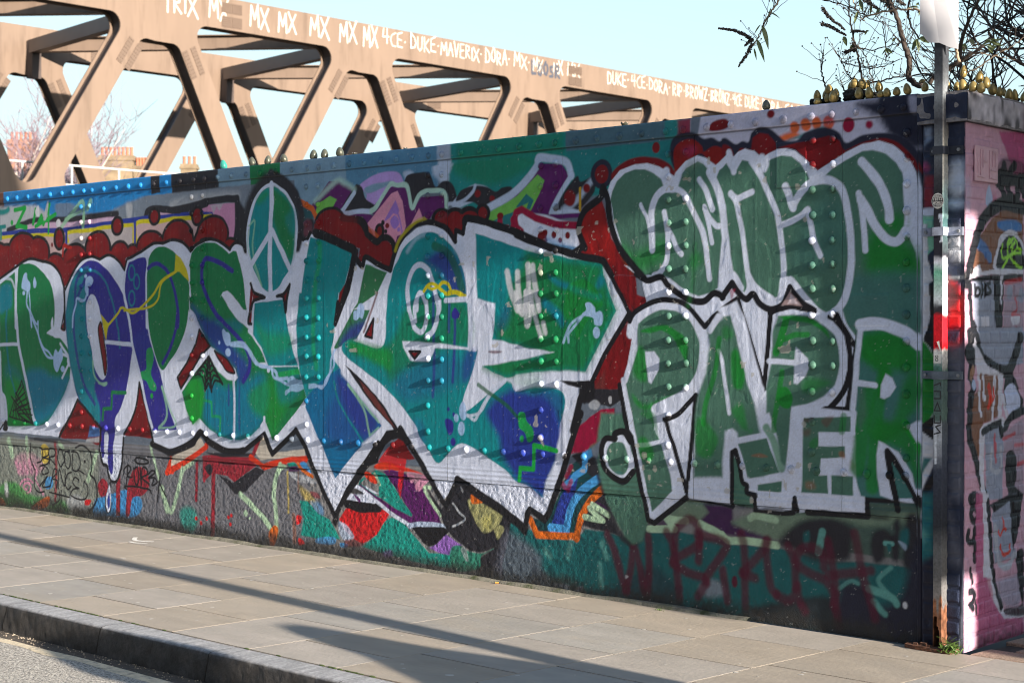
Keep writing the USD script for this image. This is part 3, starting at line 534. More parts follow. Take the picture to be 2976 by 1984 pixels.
S grime 0 34 0.5 -8103,69,-7885,101,-7732,56,-7002,66,-6725,81,-6204,63,-6667,67,-6559,68,-6532,10,-6667,-17
P black 0 8 0.9 -8782,638,-8323,626,-8037,632,-8069,622,-8419,613,-8765,618
E black 0 7 1 -9394,2217,195,132
E black 0 7 1 -9253,2231,193,97
E black 0 7 1 -8959,2248,271,172
E black 0 7 1 -8707,2215,216,162
E black 0 7 1 -8412,2124,170,101
E black 0 7 1 -8093,2141,219,153
E black 0 7 1 -7738,2228,211,158
E black 0 7 1 -7403,2187,154,104
E black 0 7 1 -7214,2173,116,87
E black 0 7 1 -6952,2212,222,148
E black 0 7 1 -6581,2254,227,176
E black 0 7 1 -6238,2198,143,158
E black 0 7 1 -6119,2294,216,146
E black 0 7 1 -5891,2198,113,67
P dred 0 5 1 -9359,2173,-8840,2279,-8347,2097,-8030,2180,-7723,2252,-7425,2179,-6994,2190,-6581,2292,-6198,2204,-5929,2213,-5929,2140,-6448,2023,-7426,1885,-8190,1592,-8350,1592,-9361,1911
E dred 0 6 1 -9394,2217,159,105
E dred 0 6 1 -9253,2231,157,69
E dred 0 6 1 -8959,2248,236,145
E dred 0 6 1 -8707,2215,182,135
E dred 0 6 1 -8412,2124,137,75
E dred 0 6 1 -8093,2141,187,127
E dred 0 6 1 -7738,2228,180,133
E dred 0 6 1 -7403,2187,124,79
E dred 0 6 1 -7214,2173,86,63
E dred 0 6 1 -6952,2212,194,124
E dred 0 6 1 -6581,2254,200,152
E dred 0 6 1 -6238,2198,116,134
E dred 0 6 1 -6119,2294,190,122
E dred 0 6 1 -5891,2198,87,44
E red2 0 50 0.35 -9442,2250,64,31
E red2 0 50 0.35 -9300,2253,63,21
E red2 0 50 0.35 -9031,2294,96,44
E red2 0 50 0.35 -8761,2258,73,41
E red2 0 50 0.35 -8453,2147,55,23
E red2 0 50 0.35 -8149,2180,75,38
E red2 0 50 0.35 -7792,2270,73,40
E red2 0 50 0.35 -7440,2211,50,24
E red2 0 50 0.35 -7240,2193,35,19
E red2 0 50 0.35 -7011,2251,78,37
E red2 0 50 0.35 -6642,2302,81,46
E red2 0 50 0.35 -6273,2239,47,40
E red2 0 50 0.35 -6176,2333,77,37
E red2 0 50 0.35 -5917,2212,35,13
E black 0 6 1 -8346,2334,95,101
E dred 0 6 1 -8346,2334,58,75
E black 0 6 1 -7439,2406,93,84
E dred 0 6 1 -7439,2406,59,60
E black 0 6 1 -6902,2458,88,72
E dred 0 6 1 -6902,2458,55,48
E black 0 6 1 -6318,2436,83,80
E dred 0 6 1 -6318,2436,52,56
K red2 26 7 1 -8266,2282,-8155,2253,-8282,2270,-8291,2187,-8282,2253
E dred 0 5 1 -8464,2286,17,20
S mauve 0 10 1 -4397,2553,-4241,2618,-4087,2638,-3976,2615,-3937,2560,-3897,2519,-3977,2465,-4241,2412,-4345,2390,-4313,2495
S steelblue 0 14 1 -4334,2537,-4210,2563,-4057,2567,-4118,2538,-4293,2501
S palblue 0 16 0.8 -3937,2619,-3857,2627,-3818,2580,-3897,2552
S black2 0 10 1 -3927,2547,-3897,2597,-3789,2610,-3682,2597,-3615,2510,-3548,2538,-3473,2527,-3426,2468,-3416,2410,-3491,2376,-3520,2466,-3759,2473,-3838,2405,-3897,2519
P purple 0 6 1 -4722,2606,-4613,2606,-4431,2535,-4431,2502,-4602,2402,-4570,2373,-4275,2380,-4223,2344,-4303,2368,-4097,2517,-4047,2534,-3897,2519,-3848,2419,-3838,2366,-3759,2447,-3548,2449,-3510,2377,-3644,2332,-3692,2282,-3887,2238,-4078,2087,-4345,2162,-4557,2345,-4865,2359,-4910,2457
S black2 0 8 1 -4442,2556,-4400,2567,-4358,2538,-4327,2469,-4233,2418,-4254,2386,-4581,2387
P green2 0 5 1 -4876,2394,-4843,2461,-4711,2503,-4635,2478,-4678,2426,-4755,2381,-4854,2372
S green2 0 5 1 -4411,2339,-4358,2343,-4369,2331
L mint2 40 20 0.7 -4876,2477,-4645,2601,-4559,2590,-4442,2539
L palblue 34 8 1 -4581,2387,-4442,2516
L palblue 34 8 1 -4559,2373,-4411,2383,-4264,2379
L mint2 32 8 1 -4262,2379,-4210,2410,-4097,2524,-4057,2551,-3997,2538,-3897,2526,-3848,2380,-3759,2473,-3548,2474,-3510,2370
L mint2 34 8 1 -4264,2383,-4223,2397,-4191,2429
P pink2 0 6 1 -4303,2301,-4057,2488,-3997,2498,-3947,2430,-3907,2265,-3937,2214,-3997,2203,-4027,2125,-4139,2188,-4241,2212
P mauve2 0 6 1 -4138,2301,-4017,2440,-3977,2373,-3987,2340,-4037,2356,-4077,2325,-4118,2307
S mauve2 0 5 1 -4067,2311,-4017,2342,-3977,2288,-4017,2250,-4057,2271
L mauve2 14 6 1 -3987,2347,-3962,2280,-3945,2214
E mauve2 0 5 1 -3982,2245,17,14
E black 0 6 1 -4179,2238,52,55
E dred 0 6 1 -4179,2238,25,32
E black 0 5 1 -4146,2295,18,18
E black 0 5 1 -4113,2237,14,16
E dred 0 5 1 -4100,2274,21,18
P pink2 0 6 1 -3858,2276,-3779,2377,-3740,2310,-3760,2285,-3838,2262
S palblue 0 12 0.9 -3463,2387,-3361,2464,-3241,2502,-3123,2476,-3106,2419,-3269,2390,-3407,2359
S black2 0 10 1 -3416,2429,-3361,2477,-3241,2495,-3141,2483,-3052,2448,-2999,2469,-2920,2471,-2911,2440,-2999,2402,-3106,2357,-3196,2356,-3269,2390,-3407,2397
L palblue 24 10 0.9 -3491,2389,-3361,2401,-3269,2453,-3241,2495
E dred 0 10 1 -3218,2444,28,24
E dred 0 10 1 -3088,2406,25,19
P purple 0 6 1 -2909,2402,-2676,2559,-2660,2594,-2484,2583,-2418,2507,-2584,2278,-2787,2305,-2874,2266,-3115,2296,-3106,2320
P green2 0 6 1 -3142,2309,-2867,2407,-2687,2531,-2628,2491,-2670,2415,-2747,2310,-2824,2320,-2911,2275,-3106,2264
P tealdk 0 6 1 -2876,2340,-2781,2421,-2721,2375,-2755,2316,-2781,2330,-2764,2365,-2841,2339
P tealdk 0 8 1 -3106,2258,-2955,2301,-2859,2321,-2911,2226,-3034,2243
L palblue 52 12 1 -3124,2346,-2911,2422,-2772,2511,-2687,2591,-2685,2620,-2651,2630,-2451,2593,-2402,2506
L palblue 36 10 1 -2402,2506,-2492,2405,-2567,2301,-2542,2288,-2337,2290
L purple 30 10 1 -2575,2268,-2337,2267
S black2 0 12 1 -2501,2310,-2484,2386,-2361,2498,-2321,2466,-2225,2490,-2209,2413,-2256,2357,-2337,2302,-2402,2317
L palblue 40 16 0.8 -2468,2308,-2402,2329,-2337,2373,-2241,2462,-2209,2471
E dred 0 14 1 -2414,2371,48,50
E dred 0 10 1 -2278,2423,28,27
L ochre 20 4 1 -2329,2425,-2329,2296
P white 0 12 1 -2856,2290,-2787,2305,-2617,2279,-2484,2244,-2353,2214,-2337,2072,-2617,2117,-2822,2179,-2874,2242,-2911,2262,-2833,2296
K crimson 46 10 1 -2900,2224,-2874,2309,-2822,2325,-2702,2265,-2534,2222,-2361,2203
L crimson 60 10 1 -2893,2262,-2876,2212,-2833,2180
L crimson 26 10 1 -3030,2249,-3016,2292,-2999,2229,-2946,2221
E dred 0 6 1 -3016,2292,28,21
S dred 0 6 1 -2689,2144,-2676,2173,-2617,2192,-2600,2176,-2609,2147,-2600,2122,-2634,2112,-2676,2119
E dred 0 6 1 -2546,2159,20,23
E dred 0 6 1 -2495,2123,17,17
E dred 0 6 1 -2430,2151,20,21
S skyblue 0 30 0.6 -2600,2146,-2517,2120,-2369,2073,-2402,2062,-2592,2110
S black2 0 16 1 -5045,2324,-5000,2357,-4910,2354,-4888,2304,-4933,2216,-5011,2211,-5057,2234
P dteal 0 12 1 -5045,2485,-4910,2444,-4877,2359,-5034,2338
K orange2 42 6 1 -5056,2485,-4910,2426,-4865,2359
K orange2 40 10 0.7 -4327,2282,-4191,2190
E black 0 7 1 -4711,2311,178,121
E black 0 7 1 -4432,2259,141,95
P dred 0 5 1 -4885,2318,-4557,2372,-4450,2327,-4335,2282,-4303,2227,-4221,2165,-4118,2188,-4037,2132,-4027,2099,-4068,1988,-4159,1990,-4314,2067,-4361,2008,-4408,2023,-4387,2130,-4557,2176,-4774,2224,-4896,2256
E dred 0 6 1 -4711,2311,152,99
E dred 0 6 1 -4432,2259,115,74
L black 48 7 1 -4578,2346,-4493,2336,-4397,2318,-4324,2255,-4303,2221,-4210,2171,-4159,2192,-4088,2193,-4037,2152,-4027,2112
E dred2 0 60 0.5 -4535,2304,111,71
E plum 0 20 1 -4966,2293,55,63
E black 0 6 1 -3558,2302,97,68
E black 0 6 1 -3435,2322,81,45
E black 0 6 1 -3305,2304,98,63
E black 0 6 1 -3173,2317,70,63
P dred 0 5 1 -3624,2280,-3586,2316,-3473,2299,-3379,2320,-3269,2309,-3160,2285,-3324,2299,-3347,2256,-3361,2199,-3417,2227,-3426,2164,-3510,2237
E dred 0 6 1 -3558,2302,66,48
E dred 0 6 1 -3435,2310,56,29
E dred 0 6 1 -3296,2297,73,38
E dred 0 6 1 -3173,2317,43,39
S plum 0 20 0.6 -3624,2280,-3548,2328,-3491,2325,-3501,2313,-3586,2291
P dred 0 8 1 -3615,2273,-3361,2307,-3370,2200,-3426,2164,-3510,2224
P dred 0 6 1 -2288,2300,-2161,2352,-2129,2293,-2082,2117,-1974,1998,-1851,1899,-2082,1903,-2129,1979,-2353,2037,-2321,2095,-2337,2184
P dred 0 8 1 -2082,1903,-1889,1899,-1874,1791,-1798,1767,-1821,1710,-1912,1682,-1950,1631,-1881,1579,-1881,1442,-1935,1321,-2004,1238,-2129,1229,-2224,1232,-2216,1285,-2129,1439,-1966,1648,-1943,1688
S red2 0 30 0.45 -2337,2214,-2288,2312,-2161,2341,-2129,2234,-2051,2087,-2051,1971,-2169,2015,-2288,2047,-2337,2125
P plum 0 20 0.5 -1973,1613,-1912,1711,-1889,1613,-1904,1579,-1981,1579
P brownred 0 16 0.7 -2224,1227,-2129,1346,-2129,1229
P crimson 0 8 1 -2336,983,-2256,1061,-2160,1112,-2050,1127,-2050,1046,-2128,992
P black2 0 8 1 -2240,1232,-2004,1238,-1996,1175,-2081,1132,-2272,1149
S palwhite 0 5 0.7 -2296,1207,-2264,1220,-2256,1196,-2288,1184
S palwhite 0 5 0.7 -2097,1189,-2074,1193,-2074,1155,-2093,1155
S greywhite 0 8 0.8 -2256,1144,-2208,1169,-2168,1146,-2192,1111,-2240,1115
P white 0 5 1 -9360,2007,-9063,2114,-8926,2158,-8790,2171,-8624,2146,-8477,2125,-8364,2056,-8284,1955,-8268,1922,-8204,1962,-8125,2051,-7984,2138,-7829,2166,-7708,2139,-7573,2167,-7440,2124,-7335,2054,-7301,2128,-7107,2178,-6910,2242,-6785,2234,-6649,2263,-6514,2237,-6406,2173,-6329,2216,-6198,2249,-6222,2245,-6093,2245,-5992,2212,-5901,2167,-5866,2193,-5817,2210,-5730,2189,-5700,2148,-5645,2132,-5091,2186,-5011,2211,-4933,2250,-4843,2226,-4711,2201,-4453,2122,-4443,2010,-4327,2054,-4285,2046,-4314,2054,-4058,1978,-4007,2105,-3917,2187,-3799,2248,-3692,2266,-3548,2241,-3463,2184,-3426,2145,-3417,2201,-3342,2186,-3338,2261,-3305,2279,-3178,2242,-2911,2177,-2874,2156,-2592,2080,-2402,2039,-2145,1991,-2082,1903,-2074,1903,-1973,1728,-1935,1682,-1973,1648,-2129,1439,-2240,1267,-2328,1177,-2352,1085,-2418,904,-2450,795,-2508,661,-2558,567,-2600,474,-2634,435,-2753,487,-2779,460,-2804,367,-2911,429,-3178,515,-3408,612,-3540,483,-3645,578,-3978,898,-4243,733,-4560,423,-4660,306,-4891,594,-5094,863,-5373,679,-5468,811,-5734,682,-5883,671,-6278,796,-6397,708,-6665,649,-6546,666,-6695,651,-6916,678,-6936,724,-7013,915,-7351,705,-7388,504,-7462,357,-7536,344,-7603,468,-7670,480,-7722,631,-7714,728,-7943,881,-8130,874,-8354,666,-9227,670,-9368,663
P green 0 5 1 -9360,1990,-9254,2031,-9097,2071,-9083,1591,-9073,1741,-9032,1440,-8931,1184,-8798,846,-8773,741,-9227,718,-9262,786,-9287,941,-9348,1044,-9366,1053
S green 0 5 1 -9028,2113,-8909,2136,-8757,2124,-8624,2062,-8510,1975,-8445,1874,-8422,1732,-8439,1592,-8454,1679,-8487,1612,-8447,1507,-8334,1495,-8254,1446,-8191,1381,-8157,1290,-8160,1200,-8208,1124,-8272,1031,-8385,920,-8516,806,-8615,760,-8748,746,-8781,804,-8931,1184,-9032,1440,-9073,1741,-9083,1649,-9064,1907
S tealb 0 60 1 -8914,1184,-8679,1231,-8417,1169,-8192,1174,-8289,1006,-8483,833,-8748,763,-8847,972
S tealb 0 50 0.4 -9259,1255,-9051,1224,-8949,1089,-9103,1103,-9260,1134
S green3 0 60 0.7 -9260,1134,-9051,1147,-8881,971,-8798,778,-9192,728,-9261,916
S tealb 0 24 0.8 -9360,1929,-9167,1961,-9151,1779,-9256,1736,-9362,1719
L tealb 26 10 0.7 -9238,1754,-9257,1590,-9256,1655,-9223,1308,-9138,1093,-9086,1008
L palblue2 40 6 1 -9080,2114,-9059,2079,-9081,1908,-9083,1591,-9074,1697,-9032,1440,-8931,1184,-8798,846,-8764,780
L palblue2 30 6 1 -9363,1435,-9041,1444
L palblue2 36 6 1 -9364,1367,-9348,1044,-9278,959,-9253,786,-9315,705
L palblue2 30 8 1 -9360,1981,-9132,2072
L palblue2 24 8 0.7 -9289,2015,-9167,2004,-9098,1934
S ltblue 0 5 1 -8978,1966,-8943,2043,-8892,2059,-8876,2007,-8834,1972,-8842,1904,-8893,1897,-8969,1923
S ltblue 0 5 1 -8783,1972,-8758,2022,-8725,1971,-8741,1928,-8775,1929
E ltblue 0 5 1 -8944,1884,24,18
L ltblue 22 5 1 -8885,1896,-8894,1794,-8843,1717,-8810,1591,-8810,1671,-8710,1544,-8644,1434,-8546,1343,-8448,1327
L ltblue 18 5 1 -8859,1896,-8835,1794,-8827,1717,-8726,1615,-8701,1637,-8694,1527,-8611,1418,-8529,1385,-8464,1336
S ltblue 0 5 1 -8448,1336,-8415,1403,-8367,1379,-8319,1421,-8287,1346,-8335,1271,-8384,1212,-8440,1252
E ltblue 0 5 1 -8295,1240,33,26
E palblue2 0 6 1 -8176,1311,50,52
K palblue2 26 5 1 -8191,1339,-8334,1450
K palblue2 26 5 1 -8160,1340,-8026,1456
K palblue2 26 5 1 -8208,1273,-8304,1163
K palblue2 26 5 1 -8129,1266,-7996,1129
K palblue2 26 5 1 -8183,1339,-8287,1363
K palblue2 26 5 1 -8157,1241,-8168,1175
L ltblue 16 5 1 -8191,1389,-8112,1447,-8103,1612,-8064,1686
L ltblue 18 5 1 -8167,1389,-8143,1529,-8119,1653,-8126,1735,-8127,1648,-8048,1779,-8079,1828,-7954,1852,-7907,1876
S dred 0 4 1 -8253,1703,-8246,1566,-8326,1578,-8285,1628
K black 18 4 1 -8261,1736,-8318,1583,-8254,1570
S white 0 6 1 -8553,1544,-8439,1587,-8350,1570,-8286,1504,-8439,1511,-8529,1528
L black 14 4 1 -8983,1127,-9104,965,-9200,806
L black 14 4 1 -8952,1078,-9094,943,-9138,798
L black 14 4 1 -8922,1029,-9083,922,-9075,791
L black 14 4 1 -8891,980,-9073,901,-9014,784
L black 14 4 1 -8861,932,-9063,880,-8952,777
L black 14 4 1 -8831,883,-9053,858,-8891,770
L black 14 4 1 -8801,835,-9042,837,-8830,763
K black 16 4 1 -8983,1127,-8798,761
K black 16 4 1 -9086,1017,-8798,761
K black 16 4 1 -9164,980,-8798,761
K black 16 4 1 -9200,806,-8798,761
K black 16 4 1 -8991,1088,-9086,1008
K black 16 4 1 -8949,1012,-9104,939
K black 16 4 1 -8899,919,-9139,860
S indigo 0 5 1 -8205,1855,-8157,1961,-8046,2066,-7906,2132,-7784,2133,-7678,2098,-7558,2031,-7426,1925,-7353,1845,-7295,1726,-7253,1593,-7238,1573,-7217,1455,-7246,1321,-7283,1178,-7327,1058,-7401,937,-7482,847,-7483,727,-7505,634,-7521,417,-7566,422,-7595,509,-7579,678,-7594,733,-7639,723,-7647,554,-7685,536,-7707,688,-7707,765,-7835,857,-7943,918,-8051,1005,-8106,1110,-8160,1241,-8207,1405,-8241,1570,-8253,1736,-8250,1690
S tealo 0 22 1 -8237,1731,-8205,1855,-8141,1977,-8031,2057,-7876,2086,-7953,1990,-7923,1851,-7924,1592,-7924,1734,-7909,1571,-7833,1409,-7803,1280,-7773,1167,-7789,1086,-7713,926,-7729,805,-7943,918,-8098,1094,-8207,1405,-8250,1736
L indigo 36 12 0.8 -8094,1812,-8078,1960,-7984,2040,-7907,2030,-8110,1735,-8081,1407,-7957,1122,-7789,964
L tealo 22 8 0.8 -7984,2048,-7799,2052,-7648,1985,-7544,1847,-7471,1687,-7442,1593,-7427,1572,-7406,1429
S white 0 5 1 -7911,1794,-7854,1855,-7785,1842,-7725,1768,-7692,1688,-7668,1593,-7665,1612,-7633,1492,-7609,1411,-7595,1251,-7637,1174,-7712,1176,-7803,1280,-7833,1409,-7901,1571,-7920,1734
S dred 0 4 1 -7703,1632,-7730,1588,-7721,1507,-7681,1370,-7640,1210,-7607,1251,-7618,1395,-7673,1596
L black 16 4 1 -7703,1632,-7730,1588,-7721,1507,-7681,1370,-7637,1206,-7607,1251,-7618,1395,-7673,1596,-7698,1632
L mint 20 6 0.8 -7818,1312,-7803,1207,-7712,1136,-7607,1139,-7637,1122,-7728,1136
S ltblue 0 5 1 -7938,1933,-7922,1990,-7861,2009,-7807,1980,-7830,1939,-7877,1916,-7892,1843,-7938,1892
E ltblue 0 5 1 -7925,2013,21,17
L ltblue 22 5 1 -7908,1859,-7954,1811,-8063,1828,-8079,1779,-8126,1689,-8135,1592
K green 30 6 1 -7669,839,-7653,928,-7534,933,-7526,1065,-7320,1070
K palblue2 34 5 1 -7613,1472,-7224,1453
S dred 0 4 1 -8059,988,-7927,911,-7714,773,-7715,628,-7944,665,-8354,671,-8162,861
P blue 0 12 0.7 -7866,783,-7714,765,-7714,700,-7898,684
P greywhite 0 10 0.8 -7913,670,-7722,695,-7722,647,-7929,645
K black 26 5 1 -8354,667,-8162,861,-8059,988,-8020,965
L black 26 5 1 -8059,988,-7927,911,-7714,777,-7699,749,-7712,620,-7712,567,-7670,480,-7603,464,-7581,381,-7536,344,-7462,353,-7410,424,-7381,505,-7355,704
P dred 0 4 1 -7125,1150,-7027,950,-6936,720,-7350,725,-7241,848,-7169,984
L black 24 5 1 -7125,1150,-7162,985,-7234,856,-7350,733
L black 26 5 1 -7125,1150,-7027,950,-6971,812,-6923,690
S black 0 6 1 -7558,342,-7641,184,-7619,89,-7589,79,-7544,127,-7551,255
S white 0 5 1 -7573,317,-7626,185,-7597,91,-7559,126,-7552,215
S navyb 0 5 1 -7581,253,-7604,171,-7589,116,-7567,149,-7566,214
P indigo 0 5 1 -7272,2108,-7136,2140,-7029,2149,-7008,2097,-7020,1958,-7010,1724,-7010,1594,-7003,1690,-6975,1558,-6913,1403,-6830,1250,-6735,1037,-6613,850,-6600,801,-6915,780,-7027,1005,-7111,1221,-7210,1431,-7238,1573,-7295,1731,-7346,1868,-7309,2042
S navyb 0 30 0.5 -7224,1494,-6996,1573,-6955,1403,-7025,1355,-7139,1291
S tgreen 0 6 0.8 -7011,1418,-6941,1426,-6920,1341,-6956,1224,-6886,1141,-6893,1094,-6970,1107,-7026,1168,-7097,1190,-7097,1241,-7026,1262,-7025,1355
E tgreen 0 5 1 -6946,1054,19,22
L tealo 16 6 1 -7186,2023,-7191,1996,-7205,1975,-7224,1966,-7245,1969,-7262,1986,-7271,2011,-7271,2039,-7262,2064,-7244,2080,-7224,2083,-7205,2072,-7191,2051,-7186,2024
L tealo 16 6 1 -7118,1952,-7123,1924,-7135,1904,-7153,1894,-7172,1898,-7188,1914,-7197,1939,-7197,1967,-7188,1992,-7172,2007,-7153,2011,-7135,2000,-7122,1979,-7118,1952
L tealo 16 6 1 -7187,1819,-7192,1792,-7206,1771,-7225,1761,-7246,1765,-7263,1781,-7272,1806,-7272,1834,-7262,1859,-7245,1875,-7225,1878,-7205,1868,-7192,1847,-7187,1820
L palblue2 36 5 1 -7301,2128,-7236,2135,-7093,2162,-7008,2152,-6994,2097,-7016,1958,-7010,1724,-7010,1594,-7010,1729,-6982,1573,-6913,1419,-6803,1235,-6735,1052,-6613,850
L palblue2 30 5 1 -7323,2042,-7346,1884,-7295,1726,-7253,1593,-7281,1691,-7245,1573,-7217,1439,-7111,1213,-7027,981,-6929,775
S green 0 5 1 -6980,2136,-6910,2199,-6785,2221,-6663,2188,-6582,2133,-6488,2024,-6422,1910,-6429,1797,-6416,1683,-6430,1726,-6477,1575,-6584,1422,-6693,1329,-6803,1260,-6913,1403,-6979,1573,-6999,1729,-7007,1724,-7012,1958,-6994,2074
L indigo 34 8 1 -6994,2054,-6910,2087,-6786,2065,-6690,1990,-6610,1836,-6573,1684,-6584,1594,-6583,1727,-6611,1574,-6693,1421,-6789,1312
P yellow 0 5 1 -6609,2156,-6541,2124,-6462,2039,-6422,1940,-6489,1979,-6555,2018,-6623,2027
P yellow 0 5 1 -7695,1701,-7605,1636,-7560,1620,-7590,1572,-7609,1484,-7635,1532
L yellow 22 5 1 -6596,2026,-6800,1954,-6911,1855,-7038,1779,-7209,1706,-7368,1750,-7442,1695,-7575,1611
L yellow 18 5 1 -6609,2019,-6800,1939,-6856,1808,-6996,1747,-7238,1733,-7339,1726
L mint 26 7 0.7 -6846,806,-6749,875,-6735,960,-6803,1127
L mint 18 7 0.7 -6803,1127,-6694,962,-6613,835,-6846,802
P green 0 6 1 -6418,2094,-6392,2161,-6326,2204,-6222,2232,-6093,2225,-5992,2190,-5910,2136,-5854,2156,-5817,2151,-5768,2063,-5731,1953,-5689,1722,-5695,1717,-5646,1565,-5514,1458,-5425,1316,-5076,1322,-5036,1225,-4980,1100,-5094,999,-5279,850,-5373,775,-5444,879,-5473,939,-5515,876,-5636,799,-5759,764,-5883,758,-6034,780,-6161,827,-6297,907,-6383,847,-6462,950,-6528,1092,-6342,1255,-6173,1378,-6134,1437,-6263,1578,-6341,1683,-6413,1736,-6432,1857,-6393,1777,-6412,1928
S navyb 0 60 0.9 -6393,1759,-6223,1668,-6031,1631,-5831,1440,-5684,1340,-5659,1232,-5807,1149,-5831,1280,-6096,1430,-6263,1578
S tealb 0 40 0.6 -6069,1631,-5756,1645,-5781,1558,-5981,1608
S tealb 0 55 1 -6109,1185,-5932,1145,-5684,1195,-5514,1257,-5419,1130,-5515,876,-5759,771,-5933,763,-6161,842,-6265,957,-6238,1108
S green3 0 35 1 -6475,1116,-6342,1210,-6225,1108,-6265,920,-6383,862,-6462,965
S green3 0 50 0.7 -5660,1109,-5443,1215,-5162,1208,-5185,1066,-5373,811,-5444,915,-5611,980
S tealb 0 50 0.5 -5324,1303,-5070,1308,-5048,1140,-5278,1049
L indigo 40 8 1 -5867,2010,-6030,2076,-6170,2110,-6235,2089,-6261,2000,-6236,1888,-6107,1724,-6006,1645,-5781,1507,-5659,1384,-5659,1283,-5733,1194
P white 0 14 1 -6147,1448,-6096,1430,-5931,1344,-5831,1280,-5801,1222,-5832,1198,-5932,1204,-6045,1261,-6121,1334,-6166,1378
S dred 0 4 1 -6096,1416,-5956,1358,-5881,1308,-5841,1256,-5931,1270,-6007,1321
L black 16 4 1 -6096,1419,-5956,1362,-5881,1308,-5838,1254,-5931,1267,-6007,1321,-6096,1416
P white 0 8 1 -6018,1818,-5986,1856,-5930,1863,-5855,1824,-5781,1764,-5732,1722,-5695,1717,-5677,1659,-5628,1558,-5707,1601,-5830,1667,-5930,1755,-6005,1837
P dred 0 4 1 -6289,1575,-6153,1452,-6289,1368,-6461,1192,-6542,1122,-6584,1205,-6461,1313,-6341,1465
K black 20 4 1 -6289,1578,-6153,1452,-6289,1365,-6461,1192,-6539,1121,-6588,1205,-6461,1317,-6341,1465,-6289,1578
K black 24 4 1 -6170,1370,-5995,1170
K black 24 4 1 -6170,1370,-6135,1110
K black 24 4 1 -6170,1370,-6219,1116
K black 24 4 1 -6170,1370,-6342,1232
L black 18 4 1 -6230,1322,-6203,1317,-6185,1283,-6171,1297,-6158,1282,-6140,1305,-6108,1300
L black 18 4 1 -6264,1295,-6222,1287,-6193,1232,-6172,1255,-6151,1231,-6122,1269,-6073,1259
L black 18 4 1 -6299,1267,-6240,1257,-6202,1182,-6173,1214,-6144,1181,-6105,1232,-6038,1219
L black 18 4 1 -6334,1239,-6259,1227,-6210,1132,-6173,1172,-6137,1130,-6088,1195,-6003,1180
K palblue2 26 5 1 -5850,1199,-5845,1045,-5848,760
K indigo 18 8 0.7 -5913,1168,-5917,1014
K indigo 18 10 0.6 -5782,1149,-5783,843
L palblue2 34 5 1 -5659,1565,-5598,1529,-5514,1451,-5431,1330,-5425,1280
K palblue2 34 6 1 -5526,1318,-5076,1334
S ltblue 0 5 0.9 -6000,1557,-5981,1579,-5949,1557,-5918,1553,-5893,1528,-5893,1469,-5937,1458,-5975,1498
E ltblue 0 5 0.9 -5921,1407,35,33
E ltblue 0 5 0.8 -6034,1479,13,15
L ltblue 26 6 0.8 -5893,1469,-5757,1478,-5659,1428,-5598,1371,-5526,1314,-5419,1302,-5336,1275,-5301,1226,-5197,1235
L ltblue 22 6 0.8 -5881,1462,-5708,1442,-5635,1385,-5574,1328,-5514,1318,-5395,1295,-5360,1239,-5278,1212,-5185,1186
S ltblue 0 6 0.7 -5197,1221,-5139,1250,-5082,1224,-4968,1219,-4957,1185,-5070,1140,-5162,1137,-5220,1107,-5220,1143,-5174,1165
K tgreen 22 8 0.7 -6225,1041,-6135,1029,-6129,925,-6021,921,-6027,818
L tgreen 40 12 0.7 -5289,1254,-5104,1279,-4934,1289
S tgreen 0 14 0.8 -4957,1226,-4823,1243,-4779,1175,-4879,1138,-4946,1171
E tgreen 0 8 0.8 -4946,1303,35,29
E tgreen 0 8 0.8 -4817,1323,31,31
L palblue2 26 5 1 -5473,939,-5479,906,-5509,876
P teal2 0 8 1 -5597,1778,-5418,1794,-5247,1801,-5219,1701,-5184,1560,-5127,1419,-5076,1322,-5425,1316,-5514,1451,-5610,1544
S green3 0 50 0.5 -5574,1630,-5442,1559,-5184,1545,-5161,1447,-5395,1388,-5514,1472
K palblue2 20 5 1 -5628,1558,-5597,1780,-5242,1803,-5219,1701
P dred 0 4 1 -5639,1908,-5597,1846,-5459,1812,-5597,1785,-5634,1721,-5609,1847,-5634,1616,-5671,1630
L black 26 4 1 -5639,1911,-5597,1846,-5465,1812,-5597,1788,-5634,1721,-5634,1739,-5671,1630,-5634,1616
P dred 0 4 1 -5170,1895,-5242,1831,-5323,1818,-5242,1803,-5224,1719,-5219,1708,-5195,1785
L black 26 4 1 -5170,1895,-5242,1831,-5323,1818,-5247,1810,-5224,1719,-5219,1708,-5201,1799,-5170,1897
S black2 0 34 1 -5439,2711,-5607,2614,-5717,2453,-5730,2207,-5633,2132,-5091,2158,-5045,2359,-5125,2566,-5275,2659
L black2 70 16 1 -5380,2701,-5228,2635,-5102,2537,-5034,2394,-5045,2255,-5080,2158
S palblue2 0 5 1 -5392,2632,-5499,2604,-5595,2527,-5656,2421,-5687,2314,-5691,2206,-5663,2075,-5615,1951,-5537,1870,-5441,1819,-5300,1835,-5207,1922,-5126,2047,-5085,2186,-5077,2326,-5113,2453,-5205,2556,-5310,2615
S teal2 0 5 1 -5392,2605,-5487,2582,-5571,2511,-5626,2406,-5651,2306,-5657,2205,-5633,2088,-5585,1972,-5525,1906,-5418,1851,-5311,1874,-5241,1944,-5166,2013,-5126,2117,-5108,2257,-5108,2369,-5142,2455,-5228,2543,-5310,2594
S green 0 40 1 -5369,2593,-5240,2537,-5148,2448,-5114,2327,-5126,2117,-5195,2084,-5322,2265,-5369,2409
S tealo 0 40 0.5 -5217,2374,-5102,2425,-5102,2285,-5160,2259
S green3 0 36 0.6 -5559,2532,-5440,2583,-5428,2540,-5535,2488
L mint 16 5 0.7 -5657,2335,-5584,2368,-5614,2203,-5585,2058,-5501,1898
L mint 12 5 0.6 -5663,2306,-5669,2169,-5573,2000,-5501,1891
L palblue2 48 5 1 -5386,2623,-5381,2480,-5399,2296,-5405,2054,-5394,1826
